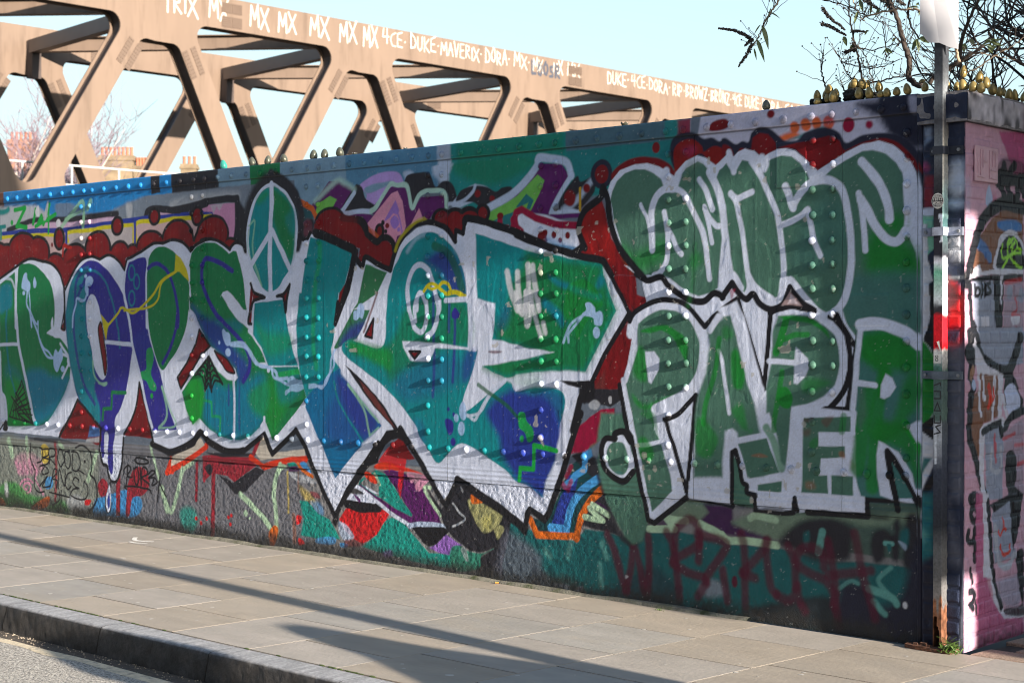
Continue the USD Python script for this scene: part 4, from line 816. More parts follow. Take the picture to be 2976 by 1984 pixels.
K palblue2 44 5 1 -5633,2049,-5381,2292,-5149,1988
P white 0 6 1 -5633,2052,-5585,1965,-5441,1819,-5645,2060
P teal2 0 7 1 -4933,2226,-4711,2194,-4458,2115,-4517,1964,-4614,1716,-4614,1834,-4658,1602,-4669,1513,-4702,1438,-4691,1383,-4604,1316,-4980,1100,-5036,1225,-5081,1385,-5095,1595,-5058,1840,-5035,1835,-5001,2009,-4944,2195
L tgreen 46 16 0.5 -4821,2177,-4833,2040,-4877,1903,-4900,1717,-4889,1768,-4900,1491,-4867,1312
P tealb2 0 8 1 -4980,1100,-4823,1216,-4604,1316,-4508,1210,-4391,1118,-4193,958,-4166,942,-4160,932,-4337,804,-4434,743,-4660,546,-4802,772,-4902,871,-4857,834,-4991,1030
S indigo 0 60 0.8 -4648,1254,-4540,1236,-4328,1073,-4193,951,-4329,838,-4476,953,-4604,1119
S navyb 0 80 0.5 -4604,1153,-4391,1024,-4392,822,-4714,806,-4757,976
L mint 20 6 0.7 -4518,1202,-4391,1091,-4328,1006,-4287,874
L mint 20 6 0.7 -4508,1196,-4328,1060,-4193,958
L teal2 18 8 0.8 -4669,1219,-4615,1084,-4497,952,-4339,804
K mint 16 6 0.6 -4287,860,-4193,918
L ltblue 18 6 0.8 -4946,1185,-4890,1193,-4801,1168,-4757,1231,-4669,1329,-4669,1425,-4539,1535,-4454,1630
L ltblue 18 6 0.8 -4946,1171,-4845,1181,-4768,1196,-4713,1280,-4691,1390,-4626,1466,-4507,1548,-4443,1636
K white 90 22 1 -4591,1405,-4399,1306,-4119,1153,-3839,965,-3702,790
K white 60 20 1 -4558,1290,-4212,1044,-4069,949,-4191,865,-4337,784
P black 0 4 1 -4548,1338,-4420,1272,-4274,1175,-4140,1079,-3978,914,-3879,820,-3938,799,-4059,943,-4243,1063,-4431,1225
P brownred 0 5 1 -4399,1239,-4263,1155,-4140,1053,-4018,925,-4059,950,-4212,1057,-4347,1173
P dred 0 4 1 -4443,2098,-4400,2103,-4443,2003,-4507,1863,-4571,1715,-4560,1800,-4647,1609,-4652,1664,-4603,1834,-4539,1897
K black 36 5 1 -4443,2125,-4507,1930,-4604,1716,-4625,1766,-4652,1616,-4571,1752,-4507,1853,-4421,2115
P green2d 0 8 1 -4327,2021,-4191,1998,-4304,2020,-4098,1962,-4190,1772,-4242,1714,-4451,1715,-4192,1829,-4192,1776,-4338,1569,-4412,1522,-4647,1445,-4669,1452,-4604,1534,-4443,1731,-4411,1760
S indigo 0 40 0.8 -4539,1562,-4443,1616,-4328,1643,-4286,1630,-4391,1535,-4604,1466
P white 0 8 1 -4108,1956,-4058,1975,-4088,1824,-4109,1713,-4108,1828,-4160,1464,-4409,1525,-4346,1609,-4200,1829
P dred 0 4 1 -4242,1653,-4258,1523,-4333,1536,-4283,1603
K black 18 4 1 -4242,1653,-4258,1523,-4333,1536,-4283,1603,-4242,1653
L brownred 18 8 0.8 -4200,1829,-4252,1730,-4304,1630,-4346,1562
S ltblue 0 6 0.9 -4456,1677,-4451,1704,-4419,1710,-4398,1751,-4356,1757,-4335,1717,-4356,1656,-4388,1663,-4419,1643,-4451,1650
S teal2 0 7 1 -4058,1922,-4037,1987,-3992,2039,-3937,2116,-3838,2178,-3711,2216,-3586,2198,-3492,2144,-3417,2075,-3365,1985,-3333,1877,-3319,1764,-3315,1755,-3278,1566,-3278,1459,-3241,1441,-3223,1447,-3269,1315,-3361,1124,-3324,1062,-2964,1266,-2874,1203,-2676,1245,-2500,1219,-2451,1167,-2467,1077,-2508,975,-2517,822,-2617,617,-2640,556,-2744,615,-2874,649,-2964,709,-3088,757,-3371,855,-3587,716,-3683,795,-3780,887,-3839,978,-4140,1199,-4558,1412,-4494,1508,-4160,1460,-4109,1696,-4098,1828
S indigo 0 50 0.85 -3644,2075,-3548,2111,-3454,2070,-3379,1973,-3342,1846,-3361,1796,-3473,1829,-3567,1945,-3721,2026
L dgreen 60 14 0.7 -3625,2126,-3510,2078,-3426,1980,-3370,1846
S green 0 45 0.75 -3937,1695,-3780,1772,-3548,1795,-3324,1742,-3278,1503,-3549,1463,-3625,1404,-3938,1302,-4058,1234,-4160,1324,-4494,1427,-4462,1501,-4180,1457,-4018,1550
S green3 0 35 0.7 -4494,1501,-4242,1469,-4058,1432,-4068,1313,-4160,1337,-4346,1401,-4483,1440
S navyb 0 36 0.7 -3333,1440,-3232,1441,-3287,1283,-3361,1263
S navyb 0 70 0.35 -4038,1247,-3644,1411,-3324,1377,-3380,1250,-3644,1153,-3918,1106
S navyb 0 45 1 -3142,1068,-2955,1198,-2824,1202,-2576,1149,-2467,902,-2517,798,-2592,655,-2642,561,-2744,609,-2874,662,-2911,700,-2999,799,-3034,915
S navyb 0 40 0.6 -2617,1222,-2475,1178,-2484,1076,-2517,975,-2702,967,-2744,1128
S navyb 0 30 0.3 -3839,978,-3741,982,-3712,854,-3780,807
K indigo 26 10 0.7 -3634,1822,-3639,1629,-3630,1372,-3644,1147
K indigo 24 8 0.7 -3487,1744,-3492,1565
K indigo 24 8 0.8 -3431,1654,-3440,1439,-3454,1248
S indigo 0 5 1 -3464,1686,-3435,1724,-3412,1711,-3389,1680,-3407,1654,-3454,1654
L palblue2 38 8 1 -3878,1711,-3893,1854,-3858,1951,-3799,2002,-3740,2000,-3673,1947,-3615,1818,-3582,1710,-3582,1783,-3596,1661,-3644,1571,-3702,1539
L palblue2 36 8 1 -3804,1711,-3799,1788,-3760,1820,-3711,1754,-3711,1771,-3702,1674,-3731,1584,-3780,1564,-3838,1616,-3888,1760,-3898,1825
L palblue2 30 8 1 -3814,1636,-3824,1727,-3799,1791,-3770,1824
L yellow 24 5 1 -3731,1832,-3692,1870,-3644,1882,-3586,1856,-3511,1810,-3473,1829,-3501,1874,-3548,1887,-3577,1868
L yellow 20 5 1 -3682,1857,-3644,1847,-3586,1862
L yellow 34 6 1 -3492,1816,-3426,1822,-3361,1796,-3333,1789
P white 0 12 1 -3948,1502,-3878,1502,-3644,1497,-3549,1489,-3296,1465,-3306,1453,-3625,1462,-3644,1423,-3683,1378,-3819,1369,-3868,1375,-3938,1459
P dred 0 4 1 -3878,1434,-3770,1435,-3829,1389
K black 20 4 1 -3878,1435,-3768,1436,-3827,1387,-3878,1435
K palblue2 34 8 1 -3520,1769,-3342,1774,-3251,1779
L palblue2 42 10 1 -3292,1742,-3287,1598,-3292,1466
L palblue 30 16 0.5 -3897,2095,-3818,2171,-3721,2206
E palblue 0 20 0.4 -3393,2112,52,53
E indigo 0 5 1 -3497,1068,13,13
S indigo 0 5 1 -3530,991,-3502,1008,-3455,987,-3450,930,-3483,900,-3511,928
E indigo 0 5 1 -3450,860,23,27
E indigo 0 5 1 -3445,1035,13,15
E ltblue 0 5 0.9 -3371,950,32,44
E ltblue 0 5 0.9 -3422,1014,23,27
P teal2 0 7 1 -3260,2199,-3088,2152,-2695,2048,-2617,2051,-2402,2009,-2145,1979,-2137,1904,-2039,1694,-2288,1328,-2369,1332,-2451,1334,-2702,1320,-2874,1300,-2964,1278,-3187,1351,-3142,1517,-3164,1729,-3232,1773,-3250,1876
P green 0 60 1 -2781,2063,-2670,2041,-2402,2003,-2145,1973,-2137,1904,-2039,1694,-2288,1328,-2451,1331,-2702,1317,-2874,1298,-2955,1278,-3187,1342,-3160,1380,-2999,1413,-2653,1424,-2824,1470,-3034,1518,-3070,1610,-2964,1666,-2911,1870,-2824,1972
S tealb 0 22 0.8 -2592,1913,-2434,1863,-2224,1801,-2161,1788,-2192,1754,-2402,1815,-2534,1864
S tealb 0 24 0.8 -2617,1769,-2492,1691,-2434,1625,-2484,1601,-2550,1661,-2651,1734
S tealb 0 24 0.7 -2169,1905,-2129,1869,-2169,1829,-2200,1847
S navyb 0 40 0.4 -3052,1598,-2964,1733,-2911,1715,-2964,1592
S green4 0 4 0.6 -2434,1839,-2369,1873,-2320,1884,-2240,1859,-2169,1788,-2145,1730,-2208,1695,-2288,1613,-2353,1525,-2385,1643,-2434,1637,-2451,1554,-2467,1673
P white 0 12 1 -3338,2261,-3296,2266,-3241,2214,-3232,2001,-3228,1882,-3223,1779,-3061,1746,-3065,1629,-3088,1520,-2999,1512,-2781,1471,-2576,1449,-2542,1449,-2702,1419,-2874,1391,-2911,1390,-3034,1369,-3178,1351,-3205,1298,-3251,1190,-3333,1074,-3361,1061,-3370,1104,-3287,1252,-3214,1441,-3169,1629,-3160,1729,-3260,1748,-3324,1751,-3333,2066
S ltblue 0 6 0.9 -3394,1066,-3370,1117,-3338,1106,-3324,1043,-3343,1004,-3380,1016
P white 0 16 1 -2964,1269,-2867,1289,-2576,1323,-2874,1300,-2702,1320,-2451,1334,-2288,1325,-2240,1320,-2256,1273,-2336,1170,-2451,978,-2442,1082,-2517,887,-2533,791,-2617,654,-2640,556,-2625,436,-2450,795,-2336,1085,-2369,1199,-2492,1237,-2702,1232,-2874,1209,-2876,1243
P white 0 10 1 -2608,630,-2508,822,-2442,820,-2583,475,-2659,445,-2642,549
L palwhite 44 14 0.8 -2955,1939,-2911,1809,-2859,1706
L palwhite 44 14 0.8 -2859,1937,-2850,1808,-2824,1706
L palwhite 44 14 0.8 -2772,1977,-2764,1868,-2772,1705
L palwhite 44 14 0.8 -2729,1970,-2704,1837,-2674,1705
L palwhite 38 14 0.8 -2876,1812,-2833,1690,-2798,1702,-2789,1811
L palwhite 38 14 0.8 -2789,1811,-2781,1610,-2747,1689,-2738,1810
L palwhite 38 14 0.8 -2738,1750,-2687,1610,-2661,1550
L palwhite 38 14 0.8 -2695,1810,-2674,1719
L palwhite 38 14 0.8 -2636,1623,-2619,1568
L palblue2 22 6 0.8 -2964,1272,-3088,1194,-3151,1130,-3214,1047,-3251,1008,-3315,1037
L palblue2 20 6 0.8 -2972,1259,-3106,1169,-3178,1080,-3232,1046,-3315,1031
S ltblue 0 6 0.9 -2312,1678,-2280,1701,-2288,1737,-2248,1745,-2208,1719,-2200,1689,-2168,1695,-2145,1672,-2153,1613,-2208,1613,-2224,1654,-2288,1666
E ltblue 0 6 0.9 -2196,1567,28,35
L ltblue 18 6 0.7 -2296,1672,-2377,1637,-2426,1589,-2467,1506
L ltblue 18 6 0.7 -2312,1660,-2385,1595,-2426,1554,-2426,1506
L dgreen 26 8 0.8 -3214,1235,-3088,1170,-2964,1112,-2859,1042
S tgreen 0 6 0.9 -2850,1067,-2798,1071,-2781,1020,-2729,974,-2729,907,-2772,893,-2798,947,-2850,981
E tgreen 0 6 0.9 -2824,909,18,21
K tgreen 30 7 1 -2841,655,-2837,728,-2721,729,-2716,872,-2576,858
K tgreen 30 7 1 -2719,874,-2525,851
S green3 0 50 0.3 -2893,1280,-2670,1303,-2695,1205,-2859,1244
E plum 0 10 0.8 -3061,1443,62,9
L black 26 5 1 -9360,2016,-9063,2118,-8926,2162,-8790,2177,-8624,2150
L black 28 5 1 -8624,2150,-8477,2125,-8363,2064,-8292,1963,-8265,1872,-8262,1592,-8269,1695
L black 26 5 1 -8260,1897,-8188,1978,-8093,2075,-7984,2146,-7829,2170,-7708,2143
L black 26 5 1 -7708,2143,-7573,2174,-7440,2132,-7335,2054
K black 22 5 1 -7335,2050,-7301,2132
L black 26 5 1 -7301,2132,-7107,2184,-7008,2218,-6910,2248,-6772,2249
L black 26 5 1 -6772,2249,-6649,2268,-6514,2243,-6408,2173
L black 28 5 1 -6408,2173,-6329,2219,-6198,2255,-6274,2247,-6131,2253,-6004,2223,-5898,2167
L black 28 5 1 -5901,2169,-5866,2200,-5817,2217,-5736,2196,-5700,2152
L black 30 6 1 -5045,2248,-5011,2211,-4966,2217,-4933,2257
L black 66 6 1 -4874,2255,-4719,2215,-4579,2166,-4461,2129,-4445,2108
L black 40 5 1 -4445,2125,-4419,2063,-4361,2008,-4330,2068,-4210,2025,-4068,1978
L black 40 6 1 -4068,1982,-4027,2079,-3977,2157,-3897,2226,-3799,2274,-3692,2282,-3567,2258,-3491,2217,-3428,2151
L yellow 26 12 0.6 -4017,2105,-3977,2176,-3897,2239,-3799,2293,-3711,2309
K black 32 5 1 -3428,2151,-3421,2221,-3356,2193,-3342,2262
L black 48 5 1 -3342,2262,-3324,2292,-3223,2276,-3088,2245,-2911,2195,-2781,2154,-2653,2107,-2577,2078
L black 46 6 1 -2874,2174,-2702,2114,-2534,2072,-2385,2035
K black 44 6 1 -2385,2038,-2304,2080
L black 46 6 1 -2385,2038,-2288,2015,-2161,1997,-2129,1979,-2074,1903
L black 46 8 1 -2288,2071,-2337,2155,-2337,2214,-2288,2294,-2169,2358,-2153,2398
K black 30 5 1 -2078,1903,-1966,1723,-1935,1677
K black 34 5 1 -1935,1682,-2129,1439,-2232,1273
P black 0 5 1 -2496,1276,-2369,1273,-2256,1285,-2208,1274,-2208,1227,-2320,1236,-2434,1251
K black 50 8 1 -2288,1231,-2328,1165,-2389,980
P black 0 14 1 -2336,1241,-2208,1233,-2208,1186,-2288,1142,-2336,1159
K black 46 6 1 -2320,1086,-2401,905,-2442,796,-2500,661,-2550,562,-2592,469,-2629,424,-2753,478,-2779,448,-2800,337
L black 60 10 1 -2807,352,-2867,390,-2999,453,-3178,527,-3399,619
K black 44 7 1 -3408,625,-3521,446,-3559,468,-3722,664,-3879,831,-3968,925
P black 0 7 1 -4109,905,-3978,924,-3918,874,-4059,842,-4120,806,-4212,688,-4285,657,-4432,513,-4560,396,-4560,464,-4264,738
P dred 0 8 1 -3988,858,-3938,841,-3820,729,-3879,720,-4120,739,-4059,815
K black 44 6 1 -4193,815,-4329,674,-4519,480,-4660,286,-4758,409,-4891,594,-4992,749,-5100,866
P black 0 12 1 -4413,629,-4193,802,-4193,682,-4308,649,-4606,338,-4649,205,-4693,242,-4660,313
K black 42 5 1 -5100,862,-5379,679,-5474,818,-5734,678
L black 52 6 1 -5734,686,-5883,671,-6009,683,-6162,727,-6278,796,-6357,733,-6397,701,-6665,626
L black 52 8 1 -6281,799,-6373,727,-6546,658,-6695,628,-6860,658,-6944,677
P black 0 20 1 -6723,634,-6587,656,-6520,667,-6546,651,-6655,592,-6723,588
P black2 0 10 0.7 -8883,638,-8355,654,-8037,628,-8355,629,-8849,614
L black 18 4 1 -9368,686,-9262,760,-9236,700
S black 0 4 1 -9262,777,-9236,683,-9315,688
S navy 0 12 1 -1629,2583,-1614,2661,-1541,2694,-1455,2693,-1384,2655,-1321,2655,-1272,2630,-1250,2644,-1222,2642,-1160,2605,-1113,2618,-1072,2610,-1052,2656,-998,2684,-932,2674,-872,2632,-820,2596,-743,2596,-698,2629,-615,2649,-540,2648,-478,2617,-435,2557,-332,2590,-224,2592,-107,2568,9,2465,21,2242,5,1896,-48,2445,-590,2325,-1181,2466,-1527,2454,-1599,2492
E navy 0 6 1 -2155,2500,88,88
E dred 0 6 1 -2155,2500,55,55
S dred 0 12 1 -2075,2452,-2067,2509,-1974,2561,-1852,2582,-1747,2569,-1658,2540,-1614,2504,-1599,2458,-1673,2440,-1897,2510,-2051,2416
S dred2 0 10 1 -1599,2503,-1599,2604,-1541,2650,-1455,2654,-1398,2611,-1384,2577,-1313,2605,-1250,2579,-1250,2492,-1327,2502,-1419,2569,-1585,2446
S dred 0 10 1 -1250,2606,-1195,2586,-1174,2536,-1222,2555,-1250,2524
P dred 0 8 1 -1174,2530,-1126,2581,-1052,2570,-1045,2629,-998,2652,-938,2642,-892,2596,-879,2553,-925,2535,-978,2512,-1025,2558,-1086,2573
P dred 0 8 1 -872,2563,-743,2580,-679,2586,-615,2597,-540,2606,-478,2571,-459,2534,-429,2511,-527,2466,-615,2420,-666,2470,-698,2509,-755,2549
S dred 0 9 1 -441,2517,-326,2554,-224,2565,-142,2546,-66,2495,-14,2432,4,2362,-14,2393,-106,2498,-230,2542,-344,2535
S magenta 0 30 0.4 -1534,2599,-1469,2617,-1441,2592,-1491,2563
E dred 0 8 1 -1733,2626,28,33
P white 0 6 1 -2110,2396,-2083,2452,-2013,2512,-1897,2539,-1799,2541,-1710,2516,-1643,2483,-1596,2452,-1570,2490,-1512,2536,-1433,2560,-1370,2543,-1320,2513,-1296,2500,-1250,2530,-1208,2560,-1174,2535,-1147,2558,-1092,2577,-1032,2558,-981,2513,-938,2536,-879,2555,-820,2557,-755,2539,-698,2503,-666,2470,-615,2424,-527,2466,-435,2511,-332,2545,-236,2554,-153,2527,-89,2482,-43,2434,-14,2378,1,2293,6,1862,8,1084,5,773,8,714,-131,724,-291,722,-297,630,-681,621,-777,609,-1015,606,-1022,676,-1171,616,-1247,622,-1495,637,-1745,472,-1790,491,-1835,647,-1881,747,-1972,701,-2066,724,-2136,801,-2144,900,-2097,943,-1980,977,-1927,951,-1973,1099,-2004,1250,-1950,1384,-1912,1556,-1935,1631,-1897,1682,-1798,1727,-1844,1881,-1974,1959,-1882,1938,-1981,2021,-2051,2116,-2090,2233
P sage 0 8 1 -2082,2348,-2071,2394,-2036,2450,-1974,2492,-1897,2510,-1822,2506,-1747,2478,-1695,2441,-1672,2395,-1599,2385,-1570,2434,-1512,2492,-1426,2528,-1384,2511,-1348,2476,-1313,2430,-1292,2429,-1271,2471,-1250,2481,-1222,2506,-1188,2461,-1160,2448,-1140,2479,-1113,2515,-1072,2502,-1038,2467,-965,2484,-912,2507,-846,2519,-781,2509,-717,2473,-678,2413,-659,2376,-583,2382,-527,2425,-435,2470,-331,2509,-271,2510,-194,2484,-130,2435,-94,2383,-83,2322,-79,2147,-88,2108,-47,2047,-13,1981,-1,1906,2,1862,3,1565,-17,1580,-75,1604,-163,1624,-234,1629,-341,1614,-371,1522,-433,1594,-470,1676,-495,1702,-557,1681,-613,1703,-715,1803,-767,1867,-786,1878,-832,1826,-871,1763,-910,1755,-950,1774,-990,1801,-1044,1872,-1051,1883,-1084,1792,-1091,1781,-1132,1809,-1166,1885,-1180,1886,-1249,2143,-1249,2143,-1277,1888,-1284,1816,-1326,1795,-1418,1774,-1482,1791,-1562,1832,-1628,1877,-1672,1895,-1709,1890,-1761,1897,-1791,1903,-1821,1898,-1866,1927,-1974,2027,-2020,2143,-2059,2231
S green4 0 60 0.7 -1981,2079,-1912,2036,-1821,2051,-1672,2102,-1628,2028,-1746,1947,-1859,1926,-1950,1997
S sagelt 0 24 0.4 -1498,2530,-1426,2528,-1398,2512,-1483,2479,-1541,2444
S green4 0 60 0.9 -253,2114,-135,2175,-82,2148,-88,2098,-129,2069,-176,2086,-13,1996,2,1862,-282,1868,-312,2005
S green4 0 30 0.5 -1483,2002,-1418,2016,-1383,1971,-1440,1928,-1490,1946
S sageteal 0 50 0.7 -415,1845,-1,1872,0,1585,-75,1604,-222,1629,-402,1614
S sageteal 0 70 0.4 -589,2273,-434,2214,-415,2008,-652,1911,-780,1966,-684,2173
P sageteal2 0 3 0.5 -409,1764,-178,1761,-177,1603,-408,1603
L white 44 8 1 -1599,2391,-1628,2387,-1672,2384,-1724,2353,-1754,2303,-1769,2242,-1765,2162,-1761,2043
K white 25 7 1 -1848,2308,-1806,2238,-1784,2174,-1761,2106
L white 36 8 1 -1606,2386,-1541,2360,-1498,2319,-1454,2245,-1404,2160,-1369,2064,-1351,1926,-1340,1871
L white 36 7 1 -1672,2254,-1654,2181,-1643,2130,-1643,2017,-1657,1967,-1702,1912,-1746,1897
L white 32 7 1 -1639,2157,-1606,2106,-1577,2049,-1540,2014
L white 51 12 1 -1658,2484,-1643,2416,-1606,2386,-1585,2424,-1570,2456
L white 36 7 1 -1415,2425,-1376,2379,-1348,2322,-1320,2255
L white 30 7 1 -1376,2274,-1355,2202,-1341,2135,-1323,2069
L white 32 7 1 -1373,2263,-1341,2206,-1299,2166,-1271,2160
L white 48 8 1 -1341,2465,-1306,2408,-1271,2329,-1249,2252,-1249,2252,-1221,2032,-1194,1886,-1180,1885,-1152,1852,-1125,1814
L white 37 10 1 -1208,2560,-1181,2498,-1171,2454
L white 37 8 1 -1052,2501,-991,2432,-951,2355,-905,2262,-872,2192,-852,2101,-839,1994,-832,1879,-838,1847,-845,1784
L white 51 14 1 -981,2512,-958,2489,-965,2463
L white 34 8 1 -1194,2336,-1153,2285,-1132,2203,-1105,2083,-1084,1947,-1071,1883
L white 34 8 1 -1194,2331,-1146,2306,-1099,2320,-1045,2336
L white 39 8 1 -1071,1883,-1024,1823,-957,1774,-910,1752
L white 17 8 1 -1091,1781,-1071,1824,-1081,1884
L white 44 8 1 -820,2353,-794,2294,-774,2235,-761,2266,-716,2321,-653,2365,-577,2376,-515,2362,-465,2323,-434,2255,-416,2162,-403,2059,-400,1956,-409,1870,-421,1804,-445,1743,-476,1702,-507,1681
L white 34 8 1 -852,2148,-780,2167,-716,2195,-675,2225,-671,2188,-652,2120,-633,2051,-595,1977
L white 51 8 1 -337,2454,-283,2404,-229,2335,-194,2263,-173,2202,-170,2151
L white 36 8 1 -355,2292,-337,2209,-325,2132,-312,2000
L white 49 8 1 -343,2260,-301,2197,-247,2114,-193,2057,-140,2035,-105,2049,-76,2087
L white 17 8 1 -83,2327,-71,2197,-73,2122
P white 0 10 1 -1166,1864,-1187,1853,-1145,1798,-1084,1765,-1091,1787,-1132,1809,-1125,1814
P white 0 10 1 -845,1847,-832,1879,-786,1872,-741,1814,-651,1729,-582,1687,-632,1687,-741,1751,-789,1815,-819,1757,-871,1725,-910,1704,-977,1726,-1023,1775,-1071,1851,-963,1785,-910,1755,-871,1765
L white 37 8 1 -470,1681,-439,1604,-396,1553,-365,1522
P sage 0 8 1 -1859,1648,-1798,1693,-1709,1715,-1613,1709,-1540,1692,-1468,1647,-1411,1569,-1396,1470,-1418,1365,-1467,1292,-1561,1222,-1634,1169,-1730,1132,-1745,1008,-1730,1017,-1686,923,-1649,863,-1612,797,-1590,686,-1775,520,-1797,564,-1858,783,-1888,901,-1927,1043,-1950,1099,-1981,1256,-1950,1280,-1874,1465,-1874,1579
S green4 0 14 0.9 -1851,1574,-1791,1596,-1672,1614,-1598,1591,-1525,1547,-1496,1474,-1511,1407,-1554,1468,-1598,1535,-1686,1580,-1761,1568
S green4 0 20 0.8 -1874,1476,-1821,1465,-1798,1301,-1858,1294,-1904,1350
S green4 0 18 0.8 -1911,1212,-1820,1158,-1671,1196,-1569,1222,-1627,1164,-1745,1132,-1820,1124,-1889,1156
P white 0 10 1 -1813,1460,-1746,1461,-1708,1416,-1708,1359,-1745,1308,-1768,1273,-1790,1284,-1805,1386
L white 64 9 1 -1927,1562,-1912,1619,-1866,1659,-1798,1699,-1701,1732,-1606,1728,-1526,1703,-1454,1652,-1404,1580,-1382,1503,-1389,1393,-1425,1304,-1496,1230,-1598,1182,-1708,1139
L white 34 8 1 -1984,1291,-1965,1211,-1934,1097,-1911,1001,-1896,952,-1858,828,-1827,705,-1797,593,-1775,515
K white 70 10 1 -1730,1127,-1700,1010,-1686,996,-1634,886,-1590,776,-1575,687
K white 26 8 1 -1881,913,-1671,946
P white 0 8 1 -1575,704,-1495,670,-1499,642,-1737,478,-1782,503,-1782,525,-1597,675
S green4 0 16 0.8 -1866,948,-1820,967,-1760,919,-1752,851,-1820,831,-1865,874
S green4 0 16 0.6 -1851,1103,-1760,1050,-1715,967,-1745,1107
P sage 0 16 1 -2160,1092,-1973,1099,-1927,951,-1881,804,-1827,590,-1790,491,-1835,361,-1911,337,-1972,384,-2112,570,-2168,718,-2192,810,-2128,947,-2240,895,-2256,871,-2192,915
S white 0 6 1 -2136,900,-2097,937,-1988,974,-1942,939,-1919,871,-1892,804,-1926,744,-1972,707,-2066,724,-2128,790
S sage 0 9 1 -2113,861,-2081,915,-2011,930,-1973,914,-1949,846,-1942,789,-1980,741,-2050,748,-2097,786
S sageteal 0 10 0.8 -2050,748,-2003,757,-1980,741,-2019,733
L black 40 5 1 -2144,801,-2152,888,-2121,942,-2050,944,-2050,974,-1980,989,-1927,934
L black 40 5 1 -2148,812,-2128,767,-2066,724,-1980,698,-1903,763
P black 0 8 1 -2003,716,-1942,726,-1965,687
L black 32 5 1 -1935,1631,-1897,1682,-1798,1730,-1694,1757,-1598,1751,-1511,1725,-1432,1663,-1375,1603
K black 32 5 1 -1375,1603,-1312,1658,-1249,1696,-1249,1701,-1145,1755,-962,1269,-917,1678
L black 32 5 1 -923,1678,-871,1696,-779,1710,-702,1700,-632,1686
L black 34 5 1 -532,1655,-476,1614,-426,1542,-408,1460,-408,1383,-432,1296,-475,1233,-537,1174
K black 36 4 1 -600,1168,-413,1172
K black 34 5 1 -419,1178,-383,1409,-347,1604
K black 34 5 1 -2012,1261,-1988,1152,-1950,999,-1919,963,-1881,816,-1835,647,-1790,491,-1745,477,-1492,648
K black 28 5 1 -1503,675,-1553,806,-1656,1065,-1671,1073
L black 30 5 1 -1664,1070,-1568,1108,-1496,1168,-1439,1217
K black 30 5 1 -1439,1217,-1460,1021,-1503,675
K black 28 5 1 -1487,646,-1247,624,-1178,613,-1182,912,-1158,922
L black 32 6 1 -1158,922,-1130,847,-1110,756,-1076,737,-1076,699,-1015,687
K black 28 6 1 -1022,687,-1021,606,-842,604,-777,611
K black 30 6 1 -764,615,-755,689,-739,627
K black 32 6 1 -674,622,-492,625,-297,628,-297,722,-125,724
L black 34 5 1 -488,1666,-451,1599,-402,1532,-371,1507
L black 38 5 1 -1882,1905,-1798,1870,-1694,1887,-1642,1838,-1562,1787,-1482,1753,-1383,1745,-1312,1787,-1249,1769,-1249,1769,-1183,1842
L black 38 5 1 -1183,1842,-1145,1793,-1084,1754,-1037,1781,-990,1726,-910,1699,-831,1728,-789,1815
L black 34 5 1 -789,1815,-741,1756,-683,1713,-632,1687
L black 46 6 1 -2145,2421,-2106,2349,-2094,2262,-2051,2127,-1966,2009,-1866,1921,-1821,1881
P beige 0 8 0.7 -789,1791,-709,1714,-845,1720
P crimson 0 8 0.6 -1200,1804,-1159,1809,-1187,1744
P sage 0 16 1 -1249,1668,-1180,1668,-1138,1581,-1070,1344,-989,1041,-922,817,-962,793,-1076,780,-1144,1020,-1179,1040,-1227,1027,-1247,852,-1247,769,-1452,757,-1446,1085,-1424,1226,-1368,1338,-1340,1504,-1361,1581,-1249,1647
P white 0 12 1 -1290,1707,-1207,1723,-1152,1744,-1098,1657,-976,1292,-962,1271,-949,1043,-922,977,-843,811,-869,798,-962,1028,-996,1134,-1077,1290,-1138,1505,-1193,1668,-1249,1657
L white 26 8 1 -1276,1471,-1248,1395,-1220,1243,-1199,1129
L white 40 10 1 -1277,1658,-1340,1581
P white 0 8 1 -1488,732,-1247,742,-1206,1039,-1172,1038,-1144,988,-1069,775,-843,800,-836,758,-1002,758,-1001,715,-778,720,-765,689,-777,614,-1008,612,-1015,682,-1076,705,-1116,751,-1130,858,-1171,916,-1185,621,-1487,643
P white 0 10 0.9 -1467,733,-1247,742,-1247,630,-1481,638
P sage 0 8 1 -1144,966,-955,1018,-856,820,-1055,779
P sage 0 8 1 -1002,747,-843,774,-843,710,-1001,715
P sage 0 6 1 -1171,899,-1123,826,-1082,699,-1042,669,-1028,616,-1171,622
K white 34 8 1 -1144,977,-955,1015
K black 28 5 1 -1181,621,-1182,912,-1158,922
L black 32 6 1 -1158,922,-1130,847,-1110,756,-1076,737,-1076,699,-1015,687
K black 28 6 1 -1022,687,-1021,606,-842,604,-777,611
S green4 0 16 0.9 -1186,1451,-1152,1484,-1118,1424,-1090,1344,-1110,1268,-1165,1272,-1186,1369
S green4 0 18 0.7 -1439,1063,-1382,1093,-1311,1024,-1283,959,-1339,874,-1431,897
L green4 34 10 0.8 -1270,1537,-1305,1339,-1368,1173,-1382,1062
S green4 0 20 0.7 -1172,1157,-1110,1176,-1069,1038,-1042,1041,-1110,1043,-1179,1128
S green4 0 20 0.6 -1248,1597,-1207,1603,-1172,1559,-1207,1532,-1248,1548
L green4 44 12 0.7 -949,1056,-896,978,-843,843
S rustw 0 10 0.6 -1049,900,-988,917,-935,901,-988,893
P sage 0 14 1 -903,1582,-871,1656,-766,1667,-664,1661,-557,1604,-482,1537,-469,1408,-494,1304,-575,1235,-682,1190,-778,1176,-785,1050,-817,844,-849,885,-883,1032,-929,1137,-949,1133,-949,1266,-916,1401
P white 0 10 1 -753,1495,-676,1436,-663,1394,-689,1341,-740,1298,-766,1303,-763,1403
K white 30 7 1 -929,1419,-760,1411
